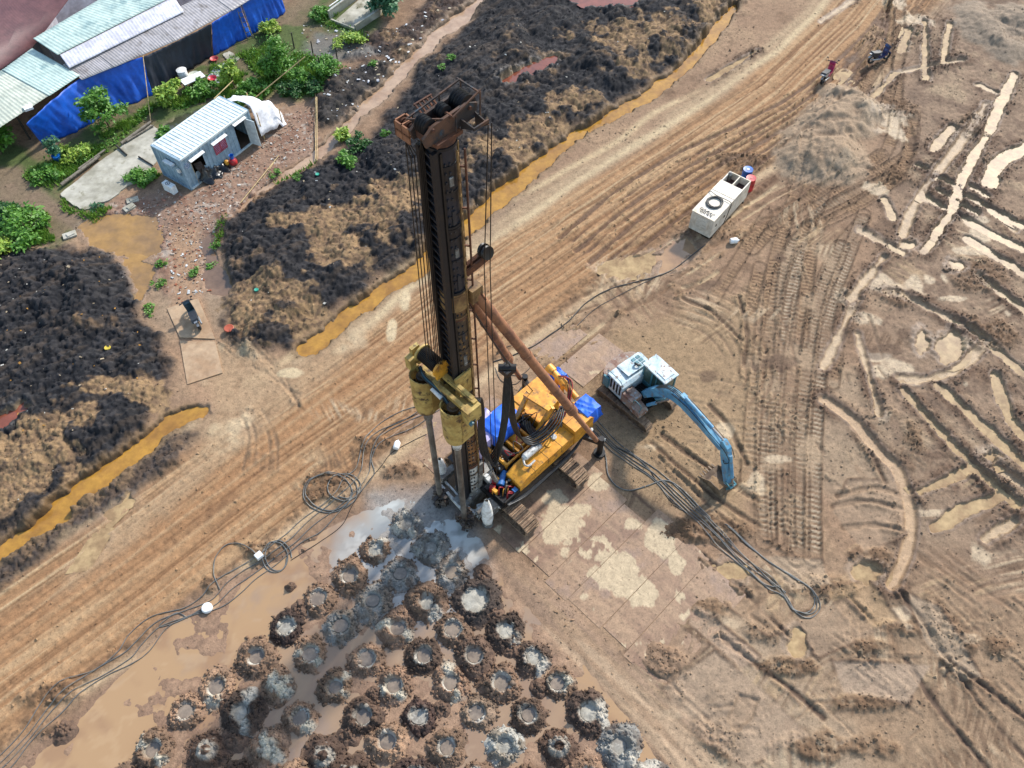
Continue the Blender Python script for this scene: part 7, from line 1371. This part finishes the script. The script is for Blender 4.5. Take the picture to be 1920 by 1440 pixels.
# walled pen at the top
pc = Vector(G(665, 30)); pe = empty('concrete_pen', (pc.x, pc.y, zat(pc.x, pc.y)), 0, 'low walled concrete pen with white pipe rails at the top', 'pen')
def pw(name, a, c, z0, z1, t, mat): A_ = Vector(G(*a)) - pe.location; C_ = Vector(G(*c)) - pe.location; b = MB(); b.beam((A_.x, A_.y, (z0 + z1) / 2), (C_.x, C_.y, (z0 + z1) / 2), t, z1 - z0); return b.build(name, mat, pe, 0)
pw('front_wall', (622, 42), (667, 60), -.1, .25, .12, 'concrete'); pw('side_wall', (667, 60), (712, 30), -.1, .5, .14, 'concrete'); pw('side_wall', (618, 36), (690, -16), -.1, .6, .14, 'concrete'); pw('back_wall', (712, 30), (730, -14), -.1, .5, .14, 'concrete')
P4 = [Vector(G(*q)) - pe.location for q in ((624, 44), (667, 58), (712, 28), (690, -14))]; b = MB(); b.add([(p.x, p.y, .04) for p in P4], [(0, 1, 2, 3)]); o = b.build('pen_floor', 'concrete', pe, 0); o.data.flip_normals() if o.data.polygons[0].normal.z < 0 else None
for z in (.75, .95): A_, C_ = Vector(G(618, 36)) - pe.location, Vector(G(690, -16)) - pe.location; b = MB(); b.cyl((A_.x + .15, A_.y, z), (C_.x + .15, C_.y, z), .035, n=8); b.build('pipe_rail', 'plastic_white', pe)
# kitchen things on the patio
p = Vector(G(366, 160)); e = empty('work_table', (p.x, p.y, zat(p.x, p.y)), R(40), 'white plank table on the grass by the black tarpaulin', 'table')
for k in range(3): b = MB(); b.rng(-.75, .75, -.36 + .245 * k, -.13 + .245 * k, .5, .54); b.build('plank', 'plastic_white', e)
for sx in (-1, 1):
    for sy in (-1, 1): b = MB(); b.rng(sx * .62 - .03, sx * .62 + .03, sy * .28 - .03, sy * .28 + .03, -.02, .5); b.build('leg', 'timber', e)
bas = [(.16, 0), (.27, .14), (.29, .15), (.26, .14), (.15, .02)]
p = G(400, 152); lathe_thing('basin', bas, (p[0], p[1], zat(p[0], p[1]) + .09), 'basin_red', 'red plastic basin on the tile patio', 'basin'); p = G(403, 114); lathe_thing('basin', bas, (p[0], p[1], zat(p[0], p[1]) + .02), 'drum_lid', 'small red basin at the black tarpaulin corner', 'basin')
p = G(346, 148); lathe_thing('water_jar', [(.22, 0), (.32, .2), (.32, .5), (.26, .6), (.34, .66), (.1, .74)], (p[0], p[1], zat(p[0], p[1])), 'plastic_white', 'white lidded water jar at the tarpaulin foot', 'jar'); p = G(365, 143); lathe_thing('tray', [(.3, 0), (.42, .05), (.42, .08), (.3, .04)], (p[0], p[1], zat(p[0], p[1]) + .02), 'roof_cream', 'pale green round tray next to the water jar', 'tray')
p = G(110, 302); lathe_thing('plant_pot', [(.16, 0), (.24, .36), (.26, .4), (.22, .38)], (p[0], p[1], zat(p[0], p[1])), 'drum_blue', 'blue plant pot in front of the blue tarpaulin', 'pot')
for i, (u, v, rz, s) in enumerate(((132, 443, .5, .45), (244, 392, .8, .42), (250, 378, .4, .42), (455, 182, .3, .45), (640, 20 + 26, .2, .3))):
    p = Vector(G(u, v)); b = MB(); b.box((0, 0, .05), (s * 1.6, s, .1), rz); b.box((.06, .02, .12), (s * .9, s * .6, .06), rz + .2); tag(b.build('concrete_chunk', 'concrete', smooth=0, loc=(p.x, p.y, zat(p.x, p.y))), ['pale concrete slab piece beside the ochre pond', 'broken paving piece near the container', 'second paving piece near the container', 'pale concrete lump at the tent foot', 'small concrete lump by the pen'][i], 'concrete piece')

# ================================================================ VEGETATION
leafmat('leaf_mid', (92, 148, 48), (128, 184, 66)); leafmat('leaf_dark', (48, 100, 46), (86, 138, 58)); leafmat('leaf_lime', (150, 196, 74), (196, 216, 84)); leafmat('leaf_teal', (70, 130, 92), (112, 160, 110)); leafmat('grass_blade', (100, 150, 46), (152, 190, 76)); pmat('bark', (112, 92, 72), .85, 0, (84, 70, 56), 6, bump=.4)
def leaves(n, cen, rad, size, seed, clumps=9, droop=.3, long=1.6, shell=.55):
    rg = np.random.default_rng(seed); cc = rg.normal(0, 1, (clumps, 3)); cc /= np.linalg.norm(cc, axis=1)[:, None]; cc *= rg.uniform(.25, 1.08, (clumps, 1)); k = rg.integers(0, clumps, n); d = rg.normal(0, 1, (n, 3)); d /= np.linalg.norm(d, axis=1)[:, None]
    P = cc[k] + d * rg.uniform(.03, .36, (n, 1)); P = P * np.array(rad) + np.array(cen); P[:, 2] = np.maximum(P[:, 2], .05)
    a = rg.uniform(0, 6.28, n); t = rg.normal(-droop, .45, n); ax = np.stack([np.cos(a) * np.cos(t), np.sin(a) * np.cos(t), np.sin(t)], 1); up = rg.normal(0, .5, (n, 3)) + np.array([0, 0, 1]); sd3 = np.cross(ax, up); sd3 /= np.linalg.norm(sd3, axis=1)[:, None]; s = size * rg.uniform(.6, 1.4, (n, 1))
    V = np.stack([P, P + ax * s * long * .5 + sd3 * s * .42, P + ax * s * long, P + ax * s * long * .5 - sd3 * s * .42], 1).reshape(-1, 3); F_ = np.arange(n * 4).reshape(-1, 4); return V, F_
def shrub(u, v, rx, h, label, mat='leaf_mid', n=700, size=.16, seed=1, name='shrub', cat='shrub', trunk=.3, clumps=9, group=None, ry=None, extra=None):
    p = G(u, v); e = empty(name, (p[0], p[1], zat(p[0], p[1]) - .02), 0, label, cat, group); hz = h * (1 - trunk) / 2; V, F_ = leaves(int(n * 1.6), (0, 0, h * trunk + hz), (rx * 1.25, (ry or rx) * 1.25, hz * 1.15), size * .92, seed, int(clumps * 1.5))
    o = np_mesh('crown', V, F_, mat, smooth=False); o.parent = e; rg = random.Random(seed); b = MB(); b.tube(cr([(0, 0, -.1), (rg.uniform(-.05, .05), rg.uniform(-.05, .05), h * .35), (rg.uniform(-.12, .12), rg.uniform(-.12, .12), h * .8)], 4), [.05 * h * .5 * (1 - k / 12) + .008 for k in range(9)], 7)
    for k in range(5): a = k * 1.26 + rg.random(); z = h * rg.uniform(.2, .5); b.tube(cr([(0, 0, z), (.35 * rx * math.cos(a), .35 * rx * math.sin(a), z + .18 * h), (.75 * rx * math.cos(a), .75 * rx * math.sin(a), z + .35 * h)], 3), .018, 5)
    b.build('trunk', 'bark', e, 60); return e
shrub(205, 238, .95, 2.3, 'leafy shrub in front of the long blue tarpaulin wall', 'leaf_mid', 1500, .17, 3, clumps=14, trunk=.25); shrub(110, 300, .5, 1.6, 'thin grey-green plant growing from the blue pot', 'leaf_teal', 500, .12, 4, clumps=8)
shrub(505, 60, .7, .9, 'low green bush above the pebbly yard path', 'leaf_lime', 700, .14, 24, clumps=8, trunk=.05); shrub(655, 78, .9, .6, 'grassy bush below the walled pen', 'leaf_lime', 900, .14, 25, clumps=9, trunk=.05); shrub(600, 30, .7, .7, 'bush left of the pen rails', 'leaf_mid', 800, .14, 26, clumps=8, trunk=.05); shrub(590, 172, .6, .9, 'bush at the foot of the fence row', 'leaf_dark', 900, .14, 27, clumps=8, trunk=.05); shrub(480, 178, .7, .8, 'bush behind the white sheet tent', 'leaf_mid', 900, .15, 28, clumps=8, trunk=.05); shrub(150, 295, .9, .6, 'low weeds along the upper slab edge', 'leaf_lime', 1000, .13, 29, clumps=12, trunk=.05); shrub(85, 335, .8, .5, 'low weeds at the path bend', 'leaf_mid', 800, .13, 30, clumps=10, trunk=.05); shrub(2, 290, 1.1, 2.6, 'tree at the left frame edge beside the shed opening', 'leaf_mid', 1600, .18, 5, 'small_tree', 'tree', .3, 14); shrub(-35, 300, 1.3, 3.0, 'tree cut by the left edge of the frame', 'leaf_dark', 1200, .2, 6, 'small_tree', 'tree', .3, 12)
shrub(58, 440, 1.15, 1.3, 'dense green bush above the black peat heap', 'leaf_mid', 2000, .17, 7, clumps=16, trunk=.1); shrub(15, 412, .9, 1.2, 'darker bush at the left edge over the peat', 'leaf_dark', 1100, .17, 8, clumps=10, trunk=.1); shrub(20, 465, 1.0, .7, 'lime green low growth along the peat edge', 'leaf_lime', 900, .15, 9, clumps=10, trunk=.05)
shrub(320, 192, .7, 1.5, 'spiky yellow-green plant at the dark pond', 'leaf_lime', 900, .2, 10, clumps=8, trunk=.15); shrub(440, 165, .5, 1.7, 'papaya sapling with yellowing leaves beside the patio', 'leaf_lime', 420, .22, 11, clumps=6, trunk=.5)
shrub(520, 148, .75, 2.6, 'tall vine-covered bush near the weedy yard', 'leaf_mid', 2200, .14, 12, clumps=16, trunk=.08); shrub(565, 160, .6, 1.1, 'green bush at the fence behind the bamboo pole', 'leaf_mid', 1100, .14, 13, clumps=10, trunk=.1); shrub(612, 146, .75, 1.1, 'green bush in the fence row by the black heap', 'leaf_mid', 1300, .14, 14, clumps=10, trunk=.1); shrub(545, 178, .6, .8, 'low bush behind the white tent', 'leaf_dark', 800, .14, 15, clumps=8, trunk=.1)
shrub(722, 28, 1.1, 2.2, 'round dark tree beside the walled pen', 'leaf_teal', 1700, .2, 16, 'small_tree', 'tree', .25, 14); shrub(310, 252, .35, .7, 'small bush between slab and container', 'leaf_mid', 450, .13, 17, clumps=6, trunk=.1); shrub(380, 178, .7, .8, 'low weeds below the white plank table', 'leaf_mid', 900, .15, 18, clumps=10, trunk=.05)
shrub(650, 312, .6, .5, 'bright green weed patch on the black spoil', 'leaf_mid', 700, .14, 19, clumps=8, trunk=.05); shrub(680, 285, .7, .6, 'weed clump at the top of the black spoil', 'leaf_dark', 700, .13, 20, clumps=8, trunk=.05); shrub(643, 262, .4, .7, 'reedy tuft at the stream bend', 'leaf_lime', 400, .16, 21, clumps=5, trunk=.05)
shrub(270, 335, .7, .5, 'grass clump on the slab corner by the container', 'leaf_mid', 800, .13, 22, clumps=8, trunk=.05); shrub(180, 392, .3, .4, 'small pale weed at the slab foot', 'leaf_teal', 250, .1, 23, clumps=5, trunk=.05)
for i, (u, v, r_) in enumerate(((302, 498, .35), (300, 534, .35), (280, 583, .4), (396, 497, .35), (366, 515, .3), (405, 465, .3), (560, 338, .4), (520, 330, .4), (845, 120, .25), (725, 265, .3), (760, 270, .25), (830, 140, .25), (850, 125, .25), (700, 130, .3))):
    shrub(u, v, r_ * .9, .26, 'small green weed tuft ' + ['left of the dirt path, upper', 'left of the dirt path, middle', 'by the steel plate corner', 'right of the dirt path, upper', 'right of the dirt path, lower', 'at the rubble end of the path', 'on the rubble edge by the black heap', 'next to the fallen bamboo', 'on the far black spoil, right', 'below the mast head, left', 'below the mast head, right', 'on the far black spoil, left', 'on the far black spoil, middle', 'beside the stream'][i], 'leaf_mid', 110, .09, 40 + i, 'weed_tuft', 'weed', .05, 7, 'weed tufts')
# grass and low growth: uncountable blades
def scatter_poly(px, n, seed, jit=0):
    P = wpts(px); rg = np.random.default_rng(seed); out = []; lo = P.min(0); hi = P.max(0); xs = rg.uniform(lo[0], hi[0], n); yy = rg.uniform(lo[1], hi[1], n); ins = np.zeros(n, bool)
    for i in range(len(P)):
        x0, y0 = P[i]; x1, y1 = P[(i + 1) % len(P)]
        if y0 != y1: ins ^= ((y0 > yy) != (y1 > yy)) & (xs < (x1 - x0) * (yy - y0) / (y1 - y0) + x0)
    if jit:
        dm = np.full(n, 1e9)
        for i in range(len(P)):
            a_, b_ = P[i], P[(i + 1) % len(P)]; d_ = b_ - a_; t_ = np.clip(((xs - a_[0]) * d_[0] + (yy - a_[1]) * d_[1]) / (d_ @ d_), 0, 1); dm = np.minimum(dm, np.hypot(xs - a_[0] - d_[0] * t_, yy - a_[1] - d_[1] * t_))
        ins &= dm > jit * rg.random(n) ** 2 + jit * .9 * fbm(xs, yy, .9, 3, 91)
    return xs[ins], yy[ins]
def zats(xs, yy): return np.array([zat(a, c) for a, c in zip(xs, yy)])
gxs, gys = [], []
for px, n in (([(100, 360), (60, 345), (40, 330), (100, 300), (200, 245), (285, 195), (300, 200), (220, 275), (150, 320)], 9000), ([(300, 200), (400, 120), (470, 130), (520, 170), (450, 205), (400, 190), (330, 205)], 9000), ([(430, 110), (500, 80), (600, 110), (640, 130), (600, 175), (540, 185), (480, 150)], 7000), ([(-20, 390), (90, 400), (110, 455), (40, 470), (-20, 470)], 6000),
              ([(590, 40), (620, 20), (640, 0), (670, 0), (625, 38), (680, 66), (690, 78), (640, 60)], 2500), ([(110, 365), (165, 400), (220, 385), (180, 420), (120, 400)], 1600), ([(250, 340), (300, 312), (310, 330), (262, 352)], 1500), ([(395, 440), (420, 420), (440, 400), (430, 430), (410, 470)], 500), ([(500, 345), (600, 300), (590, 320), (520, 350)], 700)):
    a, c = scatter_poly(px, n * 2, int(n + px[0][0]), .7); kp = fbm(a, c, 1.3, 3, 77) > -.3; gxs.append(a[kp]); gys.append(c[kp])
gxs = np.concatenate(gxs); gys = np.concatenate(gys); n = len(gxs); rg = np.random.default_rng(2); gz = zats(gxs, gys); a = rg.uniform(0, 6.28, n); hgt = rg.uniform(.08, .34, n); wd = rg.uniform(.03, .07, n); lean = rg.uniform(.05, .2, n); bx = np.cos(a); by_ = np.sin(a); a2 = rg.uniform(0, 6.28, n)
V = np.stack([np.stack([gxs - bx * wd, gys - by_ * wd, gz - .01], 1), np.stack([gxs + bx * wd, gys + by_ * wd, gz - .01], 1), np.stack([gxs + lean * np.cos(a2), gys + lean * np.sin(a2), gz + hgt], 1)], 1).reshape(-1, 3)
tag(np_mesh('grass', V, np.arange(n * 3).reshape(-1, 3), 'grass_blade', smooth=False), 'green grass and low weeds of the village yard', 'grass', kind='stuff')
ux, uy = [], []
for px, n in (([(60, 345), (40, 330), (100, 295), (200, 240), (285, 190), (300, 205), (220, 280), (150, 325), (110, 358)], 9000), ([(300, 200), (400, 125), (470, 130), (520, 170), (450, 205), (400, 190), (330, 210)], 8000), ([(430, 110), (500, 70), (600, 105), (650, 125), (600, 178), (540, 190), (480, 155)], 8000), ([(-20, 385), (70, 395), (112, 450), (60, 470), (-20, 472)], 6000), ([(590, 45), (640, 0), (670, 0), (625, 38), (690, 70), (690, 84), (640, 66)], 1800), ([(250, 345), (300, 312), (312, 330), (265, 356)], 900)):
    a, c = scatter_poly(px, n, int(n + 7 + px[0][0]), .7); kp = fbm(a, c, .9, 3, 79) > -.05; ux.append(a[kp]); uy.append(c[kp])
ux = np.concatenate(ux); uy = np.concatenate(uy); n = len(ux); rg = np.random.default_rng(6); uz = zats(ux, uy) + np.abs(fbm(ux, uy, .7, 3, 83)) * .9 * rg.random(n); a = rg.uniform(0, 6.28, n); t = rg.normal(-.1, .5, n); s_ = rg.uniform(.07, .15, n)[:, None]; ax = np.stack([np.cos(a) * np.cos(t), np.sin(a) * np.cos(t), np.sin(t)], 1); sdv = np.cross(ax, rg.normal(0, .5, (n, 3)) + np.array([0, 0, 1.])); sdv /= np.linalg.norm(sdv, axis=1)[:, None]; P0 = np.stack([ux, uy, uz], 1)
tag(np_mesh('undergrowth', np.stack([P0, P0 + ax * s_ * .8 + sdv * s_ * .4, P0 + ax * s_ * 1.6, P0 + ax * s_ * .8 - sdv * s_ * .4], 1).reshape(-1, 3), np.arange(n * 4).reshape(-1, 4), 'leaf_mid', smooth=False), 'loose green weeds spreading through the village yard', 'weeds', kind='stuff')
# rubble, brick bits and litter
def bits(px, n, seed, cols, smin, smax, name, label, flat=.5):
    a, c = scatter_poly(px, n, seed, .5); rg = np.random.default_rng(seed); n = len(a); z = zats(a, c); s = rg.uniform(smin, smax, n) * rg.uniform(.6, 1.3, n); b8 = np.array([(i, j, k) for k in (-1, 1) for j in (-1, 1) for i in (-1, 1)], float) * np.array([1, .6, flat]); f6 = np.array([(0, 2, 3, 1), (4, 5, 7, 6), (0, 1, 5, 4), (2, 6, 7, 3), (0, 4, 6, 2), (1, 3, 7, 5)])
    t = rg.uniform(0, 6.28, n); V = b8[None] * s[:, None, None] * rg.uniform(.7, 1.3, (n, 1, 3)) + rg.normal(0, .1, (n, 8, 3)) * s[:, None, None]; x = V[:, :, 0] * np.cos(t)[:, None] - V[:, :, 1] * np.sin(t)[:, None]; y = V[:, :, 0] * np.sin(t)[:, None] + V[:, :, 1] * np.cos(t)[:, None]
    V = np.stack([x + a[:, None], y + c[:, None], V[:, :, 2] + z[:, None] + s[:, None] * .3], 2).reshape(-1, 3); cl = np.array([A3(q) for q in cols])[rg.integers(0, len(cols), n)] * rg.uniform(.8, 1.15, (n, 1)); F_ = (f6[None] + (np.arange(n) * 8)[:, None, None]).reshape(-1, 4)
    return tag(np_mesh(name, V, F_, 'earth', np.repeat(cl, 8, 0), np.full(n * 8, .1), smooth=False), label, name.replace('_', ' '), kind='stuff')
RUB = [(250, 400), (300, 352), (360, 372), (480, 280), (535, 210), (588, 200), (590, 285), (520, 328), (440, 398), (410, 440), (385, 530), (335, 540), (320, 470)]
bits(RUB, 4600, 5, [(206, 186, 166), (186, 130, 106), (196, 164, 140), (160, 122, 100), (236, 230, 220), (180, 156, 134), (190, 160, 138)], .012, .06, 'rubble', 'broken brick and stone rubble around the container')
bits([(560, 40), (700, 60), (860, 10), (800, 90), (700, 200), (620, 250), (600, 180), (560, 120)], 420, 6, [(240, 240, 236), (206, 190, 160), (120, 90, 70), (226, 226, 230)], .03, .11, 'litter', 'pale litter and sticks by the stream', .2)
bits([(430, 420), (620, 310), (900, 60), (1300, 20), (1000, 280), (600, 600), (440, 620)], 260, 7, [(226, 220, 206), (190, 170, 140), (200, 206, 206)], .02, .07, 'litter', 'specks of litter on the black spoil', .2); bits([(0, 480), (220, 490), (300, 640), (250, 800), (0, 980)], 140, 8, [(226, 220, 206), (190, 170, 140), (206, 150, 70)], .02, .07, 'litter', 'specks of litter on the left peat heap', .2)
bits([(300, 470), (410, 440), (400, 560), (330, 600)], 160, 9, [(240, 240, 236), (180, 110, 80), (210, 190, 170)], .03, .09, 'litter', 'scraps along the dirt path', .2)
